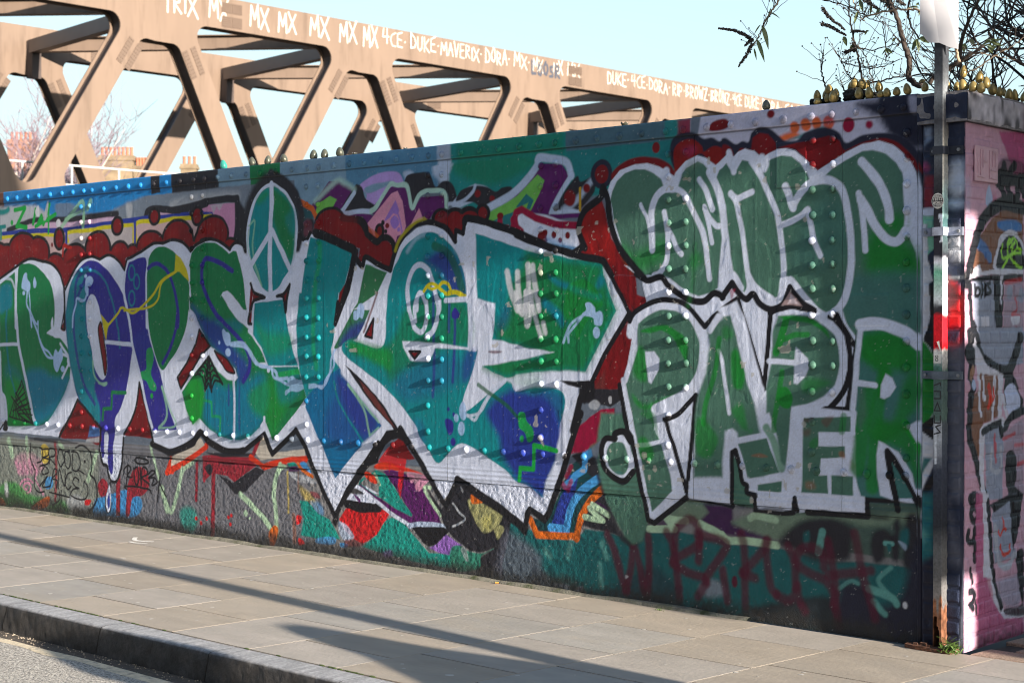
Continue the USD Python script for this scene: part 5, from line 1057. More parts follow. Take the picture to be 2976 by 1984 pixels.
P white 0 9 1 -778,1171,-695,1189,-587,1219,-506,1283,-469,1382,-469,1480,-507,1562,-588,1630,-651,1661,-588,1666,-513,1635,-445,1552,-420,1460,-423,1378,-457,1290,-525,1210,-587,1175,-371,1167,-371,1144,-701,1137,-714,1053,-720,734,-765,720,-843,683,-830,758,-817,823,-791,1036,-785,1142
S green4 0 14 0.9 -871,1656,-766,1661,-651,1645,-563,1593,-538,1542,-588,1583,-664,1619,-779,1635
L green4 44 8 0.9 -818,1635,-851,1540,-883,1465
L green4 30 8 0.8 -831,1534,-753,1561,-676,1562
S green4 0 10 0.95 -863,1269,-811,1281,-772,1229,-791,1170,-843,1174,-876,1215
L green4 34 8 0.8 -844,1359,-863,1242,-896,1092,-896,1045
S green4 0 24 0.6 -695,1320,-625,1332,-525,1314,-612,1270,-701,1257
P sage 0 8 1 -701,1119,-389,1141,-395,1059,-599,1050,-605,976,-437,985,-437,923,-586,912,-599,826,-376,829,-376,727,-713,724
P white 0 7 1 -606,1047,-392,1059,-395,1038,-407,1032,-407,873,-376,860,-376,844,-599,820,-586,910,-437,926,-431,985,-599,977
K white 36 7 1 -383,1157,-383,1059
L white 22 6 1 -536,850,-533,731
L white 26 6 1 -373,850,-373,717
P white 0 8 1 -752,690,-662,722,-339,719,-219,748,-309,721,-315,637,-523,628,-732,638
P white 0 8 1 -869,713,-752,737,-765,689,-829,615,-1001,613,-1001,710
S dred 0 12 0.4 -701,1113,-637,1121,-650,1100,-695,1098
S dred 0 14 0.4 -587,1113,-506,1139,-549,1078
S dred 0 16 0.4 -701,1056,-656,1063,-663,1026,-694,1024
S green4 0 14 0.6 -663,989,-618,1018,-605,976,-650,959
K green4 40 10 0.6 -444,1139,-456,1061
S rustw 0 12 0.6 -474,952,-444,954,-437,918,-468,927
S rustw 0 16 0.5 -688,778,-637,787,-624,751,-681,747
S rustw 0 16 0.5 -401,910,-370,891,-376,860,-400,869
K black 30 6 1 -764,615,-755,689,-739,627
K black 32 6 1 -674,622,-492,625,-297,628,-297,722,-125,724
P sageteal 0 10 1 -366,1589,-329,1609,-233,1619,-133,1604,-46,1564,3,1515,7,1084,8,793,-160,732,-339,729,-370,829,-371,1157,-371,1164,-407,1168,-383,1358
S green4 0 40 0.95 -329,1563,-245,1584,-133,1584,-46,1525,6,1485,6,1391,-57,1375,-162,1383,-221,1382,-293,1411,-347,1461
S green4 0 30 0.7 -341,1482,-245,1462,-150,1373,-197,1362,-281,1411
S green4 0 34 0.8 -74,1340,6,1366,7,1217,-56,1140,-74,1081,-220,1011,-280,1059,-220,1112,-150,1135,-115,1216
S green4 0 34 0.85 -244,1131,-150,1115,-74,1118,-10,1021,5,932,-15,822,-73,958,-161,1004,-232,1010
L green3 40 10 1 -74,1118,-10,1021,13,972
L green4 90 16 0.8 -292,1258,-316,1156,-328,1070,-328,1128,-340,1005,-358,871
L green4 80 16 0.8 -197,1367,-232,1210,-256,1073,-250,1111,-262,907,-267,785
L green4 40 10 1 -197,1367,-221,1261
P sage 0 20 0.7 -359,1282,-316,1278,-304,1156,-340,1069,-364,1116
P white 0 8 1 -188,1367,-150,1343,-128,1298,-162,1252,-197,1236,-221,1245,-215,1311
K white 32 7 1 -368,1313,-251,1305
L white 66 10 1 -341,1614,-251,1620,-163,1607,-75,1574,6,1520
K white 34 8 1 -323,1614,-344,1584,-365,1410,-389,1179
K white 30 8 1 -377,1159,-389,1067,-386,1054
P white 0 10 1 -232,1020,-196,1007,-114,971,-73,918,-33,860,-21,811,2,753,2,723,-73,848,-161,953,-167,862,-137,723,-219,743,-237,838,-244,944
P white 0 10 1 -56,1104,7,1141,7,1007,-27,1055
K black 36 6 1 -113,675,-125,734,-155,843,-179,967
L black 34 6 1 -176,970,-137,929,-73,828,5,709
P sageteal 0 6 1 -149,914,-73,808,-26,741,-108,735
P white 0 6 0.6 -4,2139,22,2138,26,549,0,547
L green3 30 20 0.3 -1440,2067,-1454,1891,-1490,1725""".splitlines())]
FRONT_COATS = [(a[0], a[1], int(a[2]), int(a[3]), float(a[4]), list(map(int, a[5].split(',')))) for a in (l.split(' ') for l in """P navy2 0 5 1 -13,2812,317,2780,326,-32,-5,-77
S palwhite 0 40 0.8 276,2323,273,2298,263,2278,249,2264,231,2258,213,2261,197,2273,184,2292,177,2316,177,2341,184,2364,196,2381,212,2391,231,2393,248,2385,263,2369,273,2347
S palblue 0 30 0.6 277,2331,274,2320,267,2311,256,2305,242,2302,228,2304,216,2310,206,2319,201,2329,201,2341,206,2351,215,2359,228,2363,242,2363,256,2359,267,2352,274,2342
S palblue 0 30 0.9 270,2210,267,2202,258,2195,243,2190,225,2188,207,2190,191,2195,178,2202,171,2210,171,2219,178,2227,190,2233,207,2236,225,2236,243,2232,257,2227,267,2219
S palblue 0 40 0.7 284,2393,281,2381,272,2371,259,2364,243,2362,226,2364,211,2370,199,2380,193,2392,193,2405,199,2416,210,2424,226,2429,242,2429,259,2425,272,2416,281,2405
S palblue 0 40 0.6 281,2303,278,2287,268,2274,254,2265,236,2261,218,2264,201,2272,189,2285,182,2300,182,2316,189,2331,201,2342,217,2349,236,2349,253,2344,268,2333,278,2319
S palwhite 0 40 0.9 298,1986,294,1968,282,1952,263,1941,240,1937,216,1939,194,1948,178,1962,169,1980,169,1999,178,2016,194,2029,215,2037,239,2038,262,2032,281,2020,294,2004
S palwhite 0 40 0.5 247,2063,245,2054,237,2047,226,2042,212,2040,198,2042,186,2046,176,2053,171,2061,171,2070,176,2078,185,2084,198,2087,212,2088,226,2085,237,2079,245,2071
S palwhite 0 30 0.6 289,2018,288,1996,284,1977,279,1964,272,1958,265,1960,259,1971,254,1987,251,2008,251,2031,254,2051,258,2068,265,2077,272,2079,278,2073,284,2059,288,2040
P red4 0 26 1 179,1848,222,1820,271,1744,271,1647,241,1519,180,1518,180,1522,229,1511,253,1571,259,1603,179,1603
P black2 0 26 0.8 179,1832,222,1804,247,1744,222,1707,179,1691
P navy 0 20 0.5 179,1826,197,1772,179,1664
P slateb 0 40 0.9 180,1516,278,1517,280,758,182,751,268,428,180,443
P greywhite 0 10 0.5 179,1856,271,1857,271,1838,179,1837
P palblue 0 16 0.5 44,2599,82,2602,82,2537,44,2513
S magenta 0 20 0.6 67,2398,65,2389,60,2382,54,2377,45,2375,36,2376,29,2381,23,2388,20,2396,19,2405,23,2413,28,2419,36,2423,45,2423,53,2420,60,2414,65,2407
P red3 0 16 0.8 35,2356,91,2352,92,2200,35,2197
P black2 0 16 1 8,2379,36,2378,35,2197,21,2197
P white 0 5 1 16,2195,92,2194,92,2159,21,2159
P mint4 0 8 1 21,2159,92,2156,92,1992,60,1960,57,2114,22,2120
P palwhite 0 6 1 15,2126,57,2114,60,1949,92,1839,79,1828,73,1664,48,1554,36,1517,23,1517
P black 0 6 1 72,1826,98,1828,99,1517,39,1532,73,1648
P black 0 6 1 36,1543,61,1603,99,1603,99,1461,55,1510
P palwhite 0 6 1 10,1603,37,1603,37,1537,80,1494,94,1455,95,1111,43,1109,31,1130,84,1165,95,1220,11,1218
L green4 110 14 1 12,1482,55,1422,77,1340,68,1252,37,1180,-1,1123
P green4 0 8 1 -65,1121,-33,1117,82,957,56,950
P palwhite 0 10 1 12,1129,43,1120,95,1056,95,914,25,777,0,743,12,942
K black 40 6 1 97,1138,38,1100,97,1062
K black 34 6 1 98,854,25,740
P sageteal 0 12 1 37,949,82,946,12,843
P tealdk 0 30 1 0,766,97,773,98,471,1,401
S tealw2 0 30 0.7 59,558,57,547,53,537,46,529,38,526,29,526,21,530,15,538,12,548,12,560,15,571,21,580,29,586,37,587,46,585,53,579,57,569
P navy 0 40 1 -6,425,98,435,99,-11,-5,-25
P white 0 10 0.9 274,785,300,787,303,-44,243,-52,258,308,274,547""".splitlines())]
SIDE_COATS = [(a[0], a[1], int(a[2]), int(a[3]), float(a[4]), list(map(int, a[5].split(',')))) for a in (l.split(' ') for l in """P pinklt 0 5 1 -31,2732,775,2812,797,-213,-15,-89
P pinkdk 0 14 1 386,2594,688,2620,690,2231,373,2214,360,2210,704,2227
S pinkdk 0 20 0.5 309,2274,386,2233,335,2209,258,2216
P lilac 0 26 0.4 -1,2331,59,2335,60,2162,0,2159
S palblue 0 5 1 233,2247,270,2318,302,2284,309,2240,284,2200,246,2199
P brown3 0 8 1 50,1869,86,1957,159,2047,310,2152,438,2203,676,2220,678,1895,414,1900,185,1867
S blue 0 14 0.8 361,2126,438,2147,624,2149,651,2105,439,2091
L blue 60 14 0.7 135,2024,210,1994,273,1952
L black 74 12 1 14,1825,62,1913,110,2023,184,2124,309,2196,438,2231,570,2226,676,2220
S palwhite 0 6 1 337,1887,362,1999,400,2061,478,2095,557,2101,624,2075,677,2020,678,1895
S black 0 5 1 369,1899,394,2000,439,2046,518,2071,584,2068,638,2036,678,1975,678,1900
L limeg 16 4 1 420,2023,427,1956,492,1969,478,2030,518,2049,545,1993
L limeg 16 4 1 440,1912,505,1964,571,1983,652,1985
L limeg 16 4 1 505,1964,598,1921,666,1911
L limeg 16 4 1 492,2025,571,2062,598,2018,545,1971
L limeg 16 4 1 598,2018,652,1997
L limeg 16 4 1 421,1894,479,1941
L limeg 16 4 1 571,2039,518,2009
P palwhite 0 5 1 56,1864,185,1881,440,1900,678,1900,678,1877,414,1866,210,1865,50,1842
P black 0 6 1 50,1842,210,1862,414,1869,678,1877,679,1837,441,1833,429,1609,378,1531,325,1665,324,1837,74,1826,88,1664,138,1518,89,1518,38,1718,20,1836
P greyblue2 0 8 1 77,1827,322,1837,332,1703,351,1609,378,1515,138,1518,100,1664
P palwhite 0 5 1 404,1866,434,1867,415,1710,400,1721
P greypink 0 10 1 454,1828,678,1843,681,1513,430,1515,442,1665
L red4 24 10 0.7 467,1828,653,1848
L red4 20 10 0.7 586,1751,600,1694,547,1665,641,1660
L red4 24 12 0.6 521,1586,601,1592
S greyblue2 0 8 1 550,1779,548,1766,541,1755,530,1747,517,1743,503,1744,491,1750,482,1759,477,1771,476,1784,481,1796,490,1806,503,1812,516,1813,529,1810,540,1802,548,1791
S greyblue2 0 8 1 692,1769,689,1755,682,1742,671,1734,657,1729,643,1731,631,1737,621,1747,616,1761,616,1775,621,1789,630,1800,643,1806,656,1808,670,1804,681,1796,689,1783
P palwhite 0 6 1 527,1654,641,1660,627,1620,561,1609,534,1632
L black 20 4 1 112,1767,124,1795,161,1784,149,1757,112,1762,105,1811
L black 20 4 1 186,1752,186,1818
L black 20 4 1 230,1758,229,1824
L black 20 4 1 186,1785,230,1791
L black 20 4 1 286,1825,248,1813,287,1781,242,1769
P palwhite 0 4 1 92,1892,173,1916,185,1867,86,1859
P palwhite 0 4 1 174,1653,275,1659,275,1609,181,1604
L black 56 10 1 372,2333,359,2354,437,2398,476,2362,424,2342,385,2356
L black 56 10 1 385,2334,438,2281,464,2249,503,2285,476,2339
L black 56 10 1 503,2285,569,2260,609,2302,582,2368
L black 56 10 1 437,2426,450,2360,569,2356,675,2374
L black 56 10 1 568,2435,515,2398,542,2366
L black 56 10 1 418,2341,438,2225
L black 56 10 1 636,2372,675,2294
S black 0 14 0.6 341,2331,371,2433,480,2468,689,2448,689,2346,450,2338
P greyblue2 0 8 1 88,1603,680,1602,682,1414,443,1390,314,1398,188,1450,125,1521
L black 70 8 1 94,1603,138,1516,188,1450,289,1409,392,1379,509,1383,588,1461,641,1545
P black 0 8 1 392,1379,522,1394,589,1330,643,1249,683,1230,683,1167,524,1139,458,1210,444,1289,457,1339
P palwhite 0 6 1 101,1549,138,1505,251,1410,444,1356,431,1289,419,1155,380,1145,164,1297,89,1495
P brown3 0 8 1 163,1373,392,1352,393,1156,215,1119,165,1066,166,946,104,1004,66,1115,78,1266,139,1275
S palblue2 0 5 1 457,1266,496,1304,563,1308,630,1249,644,1180,550,1144,497,1163
L palwhite 28 5 1 151,1374,177,1165
L palwhite 28 5 1 207,1367,220,1245
L palwhite 28 5 1 340,1347,316,1142
L palwhite 28 5 1 392,1346,393,1156
L palwhite 28 5 1 418,1267,498,1118
L red5 36 6 1 277,1304,290,1260,271,1205
L red5 18 6 1 328,1292,328,1247,303,1226
L black 56 6 1 52,1571,64,1506,28,1479,64,1446,89,1478,40,1495
L black 60 8 1 89,1429,65,1370,90,1299,66,1256,54,1170,55,1061,117,960,179,835,255,737
S brownl 0 6 1 65,1386,89,1418,108,1385,83,1342,65,1343
S palblue 0 6 1 119,1314,118,1304,113,1296,106,1290,98,1288,90,1289,82,1293,76,1301,73,1310,73,1320,76,1330,82,1337,89,1341,98,1342,106,1339,113,1333,117,1324
P palwhite 0 6 1 165,1088,228,1119,419,1149,511,1117,446,1064,393,1117,266,1089,228,1074,216,888,243,738,192,742,166,891
P greyblue2 0 8 1 222,1075,291,1099,393,1111,433,1065,446,985,435,723,255,737
K black 40 6 1 203,1076,316,1104,406,1116,426,1054
L black 50 8 1 446,1064,524,1134,683,1167
P greypink 0 10 1 446,1064,684,1127,687,704,580,712,447,929
L red4 20 8 0.7 446,1030,578,1052
L red4 22 8 0.7 342,1058,356,923
L red4 20 10 0.6 578,990,684,995
L red4 24 10 0.7 619,891,685,898
S black 0 6 1 473,939,538,969,592,932,593,807,527,721,473,815
P black 0 8 1 566,786,686,732,687,704,474,720
L greywhite 26 6 1 304,993,305,893,382,866,421,908,407,988
L black 40 5 1 103,770,63,755,103,722,151,749,110,770
L black 40 5 1 96,711,70,677,110,638,151,670,110,710
L black 40 5 1 50,595,50,547,172,533
L black 46 5 1 115,595,118,535,121,450
L black 26 4 1 73,407,76,371,84,337
L black 36 5 1 65,294,92,297,113,271,93,237,66,228
S black 0 5 1 59,223,93,243,113,205,86,193
S black 0 14 1 120,246,161,241,188,201,161,174,120,174
P pinkdk 0 14 0.9 123,775,212,768,221,404,313,235,427,135,691,88,692,-63,148,-11
P palwhite 0 8 1 198,769,268,764,296,664,312,418,441,195,470,129,691,111,691,88,456,112,341,207,298,334,215,356,220,586
L black 40 6 1 268,727,290,579,326,362,427,172
P greyblue2 0 10 1 310,663,510,746,597,740,554,618,570,467,629,423,340,403
P pinklt 0 14 1 340,391,689,379,691,164,485,152,369,290
P greyblue2 0 20 0.7 369,314,630,323,690,228,631,153,485,165,398,237
P black 0 8 1 282,708,524,745,687,733,628,549,570,454,540,557,524,708,338,667
S black 0 10 1 600,426,689,430,691,164,630,285
S black 0 10 0.9 470,160,631,153,691,164,691,101,485,127
L greywhite 40 8 1 346,587,397,410,498,374,585,428
L red5 14 5 1 389,564,410,538,453,571,482,562
L red5 18 5 1 411,488,439,442,512,447,526,483
L red5 14 6 1 438,628,446,584
P darkbase 0 60 0.7 148,61,342,35,691,38,693,-152,67,-59,121,5""".splitlines())]
BR_D, BR_N, BR_P = [-0.0933, 0.9956, 0.0], [0.9956, 0.0933, 0.0], [-37.2732, 16.0122, 0.0]
WORDS = [('TRIX', 4.289, 5.617, 10.52, 0.58, 'brushed', 0.064), ('MX', 5.977, 6.762, 10.52, 0.58, 'brushed', 0.064), ('MX', 7.552, 8.346, 10.5, 0.6, 'brushed', 0.064), ('MX', 8.681, 9.459, 10.5, 0.6, 'brushed', 0.064), ('MX', 9.992, 10.86, 10.5, 0.6, 'brushed', 0.064), ('MX', 11.264, 12.071, 10.5, 0.6, 'brushed', 0.064), ('MX', 12.318, 13.006, 10.5, 0.6, 'brushed', 0.064), ('4CE.', 13.18, 14.357, 10.66, 0.46, 'brushed', 0.05), ('DUKE.', 14.504, 15.962, 10.66, 0.46, 'brushed', 0.05), ('MAVERIX.', 15.979, 18.122, 10.66, 0.46, 'brushed', 0.05), ('DORA.', 18.249, 19.631, 10.66, 0.46, 'brushed', 0.05), ('MX.', 19.8, 20.714, 10.66, 0.46, 'brushed', 0.05), ('MX', 20.849, 21.452, 10.66, 0.46, 'brushed', 0.05), ('MX', 22.005, 22.586, 10.66, 0.46, 'brushed', 0.05), ('MX', 22.828, 23.606, 10.66, 0.46, 'brushed', 0.05), ('DUKE.', 25.248, 26.666, 10.66, 0.46, 'brushed', 0.05), ('4CE.', 26.754, 27.903, 10.66, 0.46, 'brushed', 0.05), ('DORA.', 27.925, 29.41, 10.66, 0.46, 'brushed', 0.05), ('RIP.', 29.528, 30.412, 10.66, 0.46, 'brushed', 0.05), ('BROWZ.', 30.436, 32.182, 10.66, 0.46, 'brushed', 0.05), ('BRONZ.', 32.232, 33.788, 10.66, 0.46, 'brushed', 0.05), ('4CE', 33.84, 34.572, 10.66, 0.46, 'brushed', 0.05), ('DUKE.', 34.784, 36.045, 10.66, 0.46, 'brushed', 0.05), ('DORA.', 36.126, 37.788, 10.66, 0.46, 'brushed', 0.05), ('CAC', 37.929, 39.217, 10.66, 0.46, 'brushed', 0.05), ('LOOSR', 20.772, 22.445, 10.52, 0.42, 'greypaint', 0.1)]
HOUSES = [(np.float64(-66.25), np.float64(37.15), 45.47, 4.2, 6.0, np.float64(6.7), 'brick house with two rows of terracotta chimney pots, right of the slanting girder', [(-0.56, 1.6, np.float64(9.47), 8), (0.81, 1.06, np.float64(8.99), 7)], 'brick_far'), (np.float64(-69.2), np.float64(42.71), 45.47, 4.0, 6.0, np.float64(6.81), 'brick house half hidden by the girder, with a few pots near the wall top', [(-0.17, 0.76, np.float64(9.61), 3)], 'brick_far'), (np.float64(-73.33), np.float64(35.66), 45.47, 5.0, 6.0, np.float64(7.54), 'red brick house behind the birches at the far left', [(-0.03, 1.35, np.float64(10.61), 6)], 'brick_red')]
BIRCHES = [(np.float64(-61.06), np.float64(28.11), 11.5, 0.1, 'pale leaning birch nearest the left edge of the picture'), (np.float64(-64.24), np.float64(30.58), 12.5, -0.02, 'tall birch in the middle of the group'), (np.float64(-61.89), np.float64(30.12), 10.5, 0.06, 'birch with a bent pale trunk beside the near girder')]
EGGS = [(np.float64(-6.0173), np.float64(0.03), np.float64(2.8049), np.float64(0.0458), np.float64(0.068), 'egg_teal', 'turquoise painted egg, first on the wall top above the peace sign', 'eggs along the top edge of the parapet'), (np.float64(-5.6577), np.float64(0.03), np.float64(2.8048), np.float64(0.0463), np.float64(0.0637), 'egg_grey', 'grey green egg on the wall top just right of the turquoise one', 'eggs along the top edge of the parapet'), (np.float64(-5.4676), np.float64(0.03), np.float64(2.8038), np.float64(0.043), np.float64(0.0616), 'egg_grey', 'grey egg on the green stretch of flange, middle of three', 'eggs along the top edge of the parapet'), (np.float64(-5.2756), np.float64(0.03), np.float64(2.8024), np.float64(0.0468), np.float64(0.061), 'egg_grey', 'grey egg at the right end of the green stretch of flange', 'eggs along the top edge of the parapet'), (np.float64(-4.9315), np.float64(0.03), np.float64(2.8055), np.float64(0.0482), np.float64(0.0667), 'egg_grey', 'left egg of the close row of three at the foot of the slanting girder', 'eggs along the top edge of the parapet'), (np.float64(-4.8085), np.float64(0.03), np.float64(2.8045), np.float64(0.046), np.float64(0.0644), 'egg_grey', 'middle egg of the close row of three at the foot of the girder', 'eggs along the top edge of the parapet'), (np.float64(-4.6394), np.float64(0.03), np.float64(2.8046), np.float64(0.0492), np.float64(0.0638), 'egg_grey', 'right egg of the close row of three, before the broken shells', 'eggs along the top edge of the parapet'), (np.float64(-0.9733), np.float64(0.03), np.float64(2.8041), np.float64(0.0386), np.float64(0.0514), 'egg_grey', 'lone dull egg on the wall top right of the end of the bridge', 'eggs along the top edge of the parapet'), (np.float64(-0.6376), np.float64(0.03), np.float64(2.823), np.float64(0.0348), np.float64(0.0557), 'egg', 'golden leftmost egg of the left cluster on the wall top', 'golden eggs clustered on the wall top beside the post'), (np.float64(-0.6207), np.float64(0.01), np.float64(2.7905), np.float64(0.0361), np.float64(0.0333), 'egg', 'golden half sunk egg, leftmost of the left cluster on the wall top', 'golden eggs clustered on the wall top beside the post'), (np.float64(-0.6305), np.float64(0.09), np.float64(2.8334), np.float64(0.0252), np.float64(0.042), 'egg', 'golden small egg behind in the left cluster on the wall top', 'golden eggs clustered on the wall top beside the post'), (np.float64(-0.5912), np.float64(0.07), np.float64(2.853), np.float64(0.0418), np.float64(0.0543), 'egg', 'golden topmost egg of the left cluster on the wall top', 'golden eggs clustered on the wall top beside the post'), (np.float64(-0.564), np.float64(0.015), np.float64(2.8024), np.float64(0.0263), np.float64(0.0429), 'egg', 'golden narrow egg in front in the left cluster on the wall top', 'golden eggs clustered on the wall top beside the post'), (np.float64(-0.5399), np.float64(0.06), np.float64(2.8292), np.float64(0.0319), np.float64(0.0499), 'egg', 'golden egg at the right end of the left cluster on the wall top', 'golden eggs clustered on the wall top beside the post'), (np.float64(-0.5206), np.float64(0.01), np.float64(2.8063), np.float64(0.0441), np.float64(0.0565), 'egg', 'golden large front egg of the left cluster on the wall top', 'golden eggs clustered on the wall top beside the post'), (np.float64(-0.475), np.float64(0.1), np.float64(2.8655), np.float64(0.0277), np.float64(0.0442), 'egg', 'golden egg at the left end of the right cluster on the wall top', 'golden eggs clustered on the wall top beside the post'), (np.float64(-0.429), np.float64(0.07), np.float64(2.8692), np.float64(0.0426), np.float64(0.0591), 'egg', 'golden big egg highest in the right cluster on the wall top', 'golden eggs clustered on the wall top beside the post'), (np.float64(-0.3844), np.float64(0.075), np.float64(2.8653), np.float64(0.0397), np.float64(0.0534), 'egg', 'golden second highest egg of the right cluster on the wall top', 'golden eggs clustered on the wall top beside the post'), (np.float64(-0.3756), np.float64(0.11), np.float64(2.8644), np.float64(0.0233), np.float64(0.0426), 'egg', 'golden egg tucked behind the right cluster on the wall top', 'golden eggs clustered on the wall top beside the post'), (np.float64(-0.3627), np.float64(0.01), np.float64(2.8094), np.float64(0.0381), np.float64(0.0544), 'egg', 'golden front left egg of the right cluster on the wall top', 'golden eggs clustered on the wall top beside the post'), (np.float64(-0.2992), np.float64(0.01), np.float64(2.8048), np.float64(0.0379), np.float64(0.0528), 'egg', 'golden front right egg of the right cluster on the wall top', 'golden eggs clustered on the wall top beside the post'), (np.float64(-0.2737), np.float64(0.06), np.float64(2.8396), np.float64(0.0353), np.float64(0.0516), 'egg', 'golden upright egg just right of the clusters on the wall top', 'golden eggs clustered on the wall top beside the post'), (np.float64(-0.23), np.float64(0.01), np.float64(2.7916), np.float64(0.0337), np.float64(0.0337), 'egg', 'golden low egg below the upright one on the wall top', 'golden eggs clustered on the wall top beside the post'), (np.float64(-0.1942), np.float64(0.012), np.float64(2.7972), np.float64(0.0349), np.float64(0.0443), 'egg', 'golden egg third from the post, left of the trunk on the wall top', 'golden eggs clustered on the wall top beside the post'), (np.float64(-0.1363), np.float64(0.012), np.float64(2.7978), np.float64(0.0348), np.float64(0.0415), 'egg', 'golden egg second from the post, left of the trunk on the wall top', 'golden eggs clustered on the wall top beside the post'), (np.float64(-0.0743), np.float64(0.012), np.float64(2.8039), np.float64(0.0359), np.float64(0.0532), 'egg', 'golden tall egg at the foot of the bush trunk on the wall top', 'golden eggs clustered on the wall top beside the post'), (np.float64(-0.0553), np.float64(0.12), np.float64(2.8496), np.float64(0.0308), np.float64(0.0268), 'egg', 'golden small egg behind the bush root on the pier coping', 'golden eggs on the coping of the pier'), (np.float64(0.0373), np.float64(0.0), np.float64(2.8026), np.float64(0.0316), np.float64(0.0435), 'egg', 'golden egg left of the post on the pier coping', 'golden eggs on the coping of the pier'), (np.float64(0.1427), np.float64(0.03), np.float64(2.8032), np.float64(0.0288), np.float64(0.0484), 'egg', 'golden egg half hidden by the post on the pier coping', 'golden eggs on the coping of the pier'), (np.float64(0.1998), np.float64(0.03), np.float64(2.7925), np.float64(0.03), np.float64(0.0417), 'egg', 'golden short egg right of the post on the pier coping', 'golden eggs on the coping of the pier'), (np.float64(0.2547), np.float64(-0.005), np.float64(2.789), np.float64(0.0388), np.float64(0.0556), 'egg', 'golden bright tall egg in front on the pier coping', 'golden eggs on the coping of the pier'), (np.float64(0.3115), np.float64(-0.005), np.float64(2.7784), np.float64(0.0386), np.float64(0.0463), 'egg', 'golden bright round egg in front on the pier coping', 'golden eggs on the coping of the pier'), (np.float64(0.3519), np.float64(0.0), np.float64(2.7686), np.float64(0.0359), np.float64(0.0475), 'egg', 'golden egg at the front corner on the pier coping', 'golden eggs on the coping of the pier'), (np.float64(0.1943), np.float64(0.1), np.float64(2.8736), np.float64(0.0302), np.float64(0.0564), 'egg', 'golden highest egg behind on the coping on the pier coping', 'golden eggs on the coping of the pier'), (np.float64(0.2723), np.float64(0.12), np.float64(2.8409), np.float64(0.0352), np.float64(0.0548), 'egg', 'golden upper egg behind the corner on the pier coping', 'golden eggs on the coping of the pier'), (np.float64(0.322), np.float64(0.1), np.float64(2.8068), np.float64(0.0337), np.float64(0.0532), 'egg', 'golden second upper egg behind the corner on the pier coping', 'golden eggs on the coping of the pier'), (np.float64(0.2297), np.float64(0.3178), np.float64(2.8022), np.float64(0.0386), np.float64(0.0532), 'egg', 'golden first egg along the side edge', 'golden eggs on the coping of the pier'), (np.float64(0.1983), np.float64(0.4392), np.float64(2.8052), np.float64(0.0323), np.float64(0.0471), 'egg', 'golden second egg along the side edge', 'golden eggs on the coping of the pier'), (np.float64(0.1572), np.float64(0.5565), np.float64(2.8151), np.float64(0.0232), np.float64(0.0382), 'egg', 'golden small third egg along the side edge', 'golden eggs on the coping of the pier'), (np.float64(0.2117), np.float64(0.5113), np.float64(2.7937), np.float64(0.0365), np.float64(0.0568), 'egg', 'golden fourth egg along the side edge', 'golden eggs on the coping of the pier'), (np.float64(0.2052), np.float64(0.581), np.float64(2.798), np.float64(0.0299), np.float64(0.0571), 'egg', 'golden fifth egg along the side edge', 'golden eggs on the coping of the pier'), (np.float64(0.1956), np.float64(0.6838), np.float64(2.8), np.float64(0.0274), np.float64(0.0439), 'egg', 'golden last egg at the right edge of the picture', 'golden eggs on the coping of the pier')]
SHELLS = [(-2.0027, 0.03, 2.772, 0.024, True, 'broken dark egg, white inside, on the wall top left of the lone egg'), (-4.4776, 0.03, 2.772, 0.018, True, 'broken shell with a white edge right of the row of three eggs'), (-3.9506, 0.03, 2.772, 0.015, True, 'small fragment of shell at the foot of the second girder')]
CLUMPS = [(np.float64(-0.58), 0.07, np.float64(2.796), np.float64(0.063), np.float64(0.024), 'dark mossy lump under the left egg cluster'), (np.float64(-0.435), 0.07, np.float64(2.807), np.float64(0.067), np.float64(0.043), 'larger dark mossy lump under the right egg cluster'), (np.float64(-0.298), 0.07, np.float64(2.791), np.float64(0.061), np.float64(0.024), 'low dark moss right of the right egg cluster'), (np.float64(-0.694), 0.07, np.float64(2.799), np.float64(0.021), np.float64(0.02), 'small dark lump at the left end of the egg clusters')]
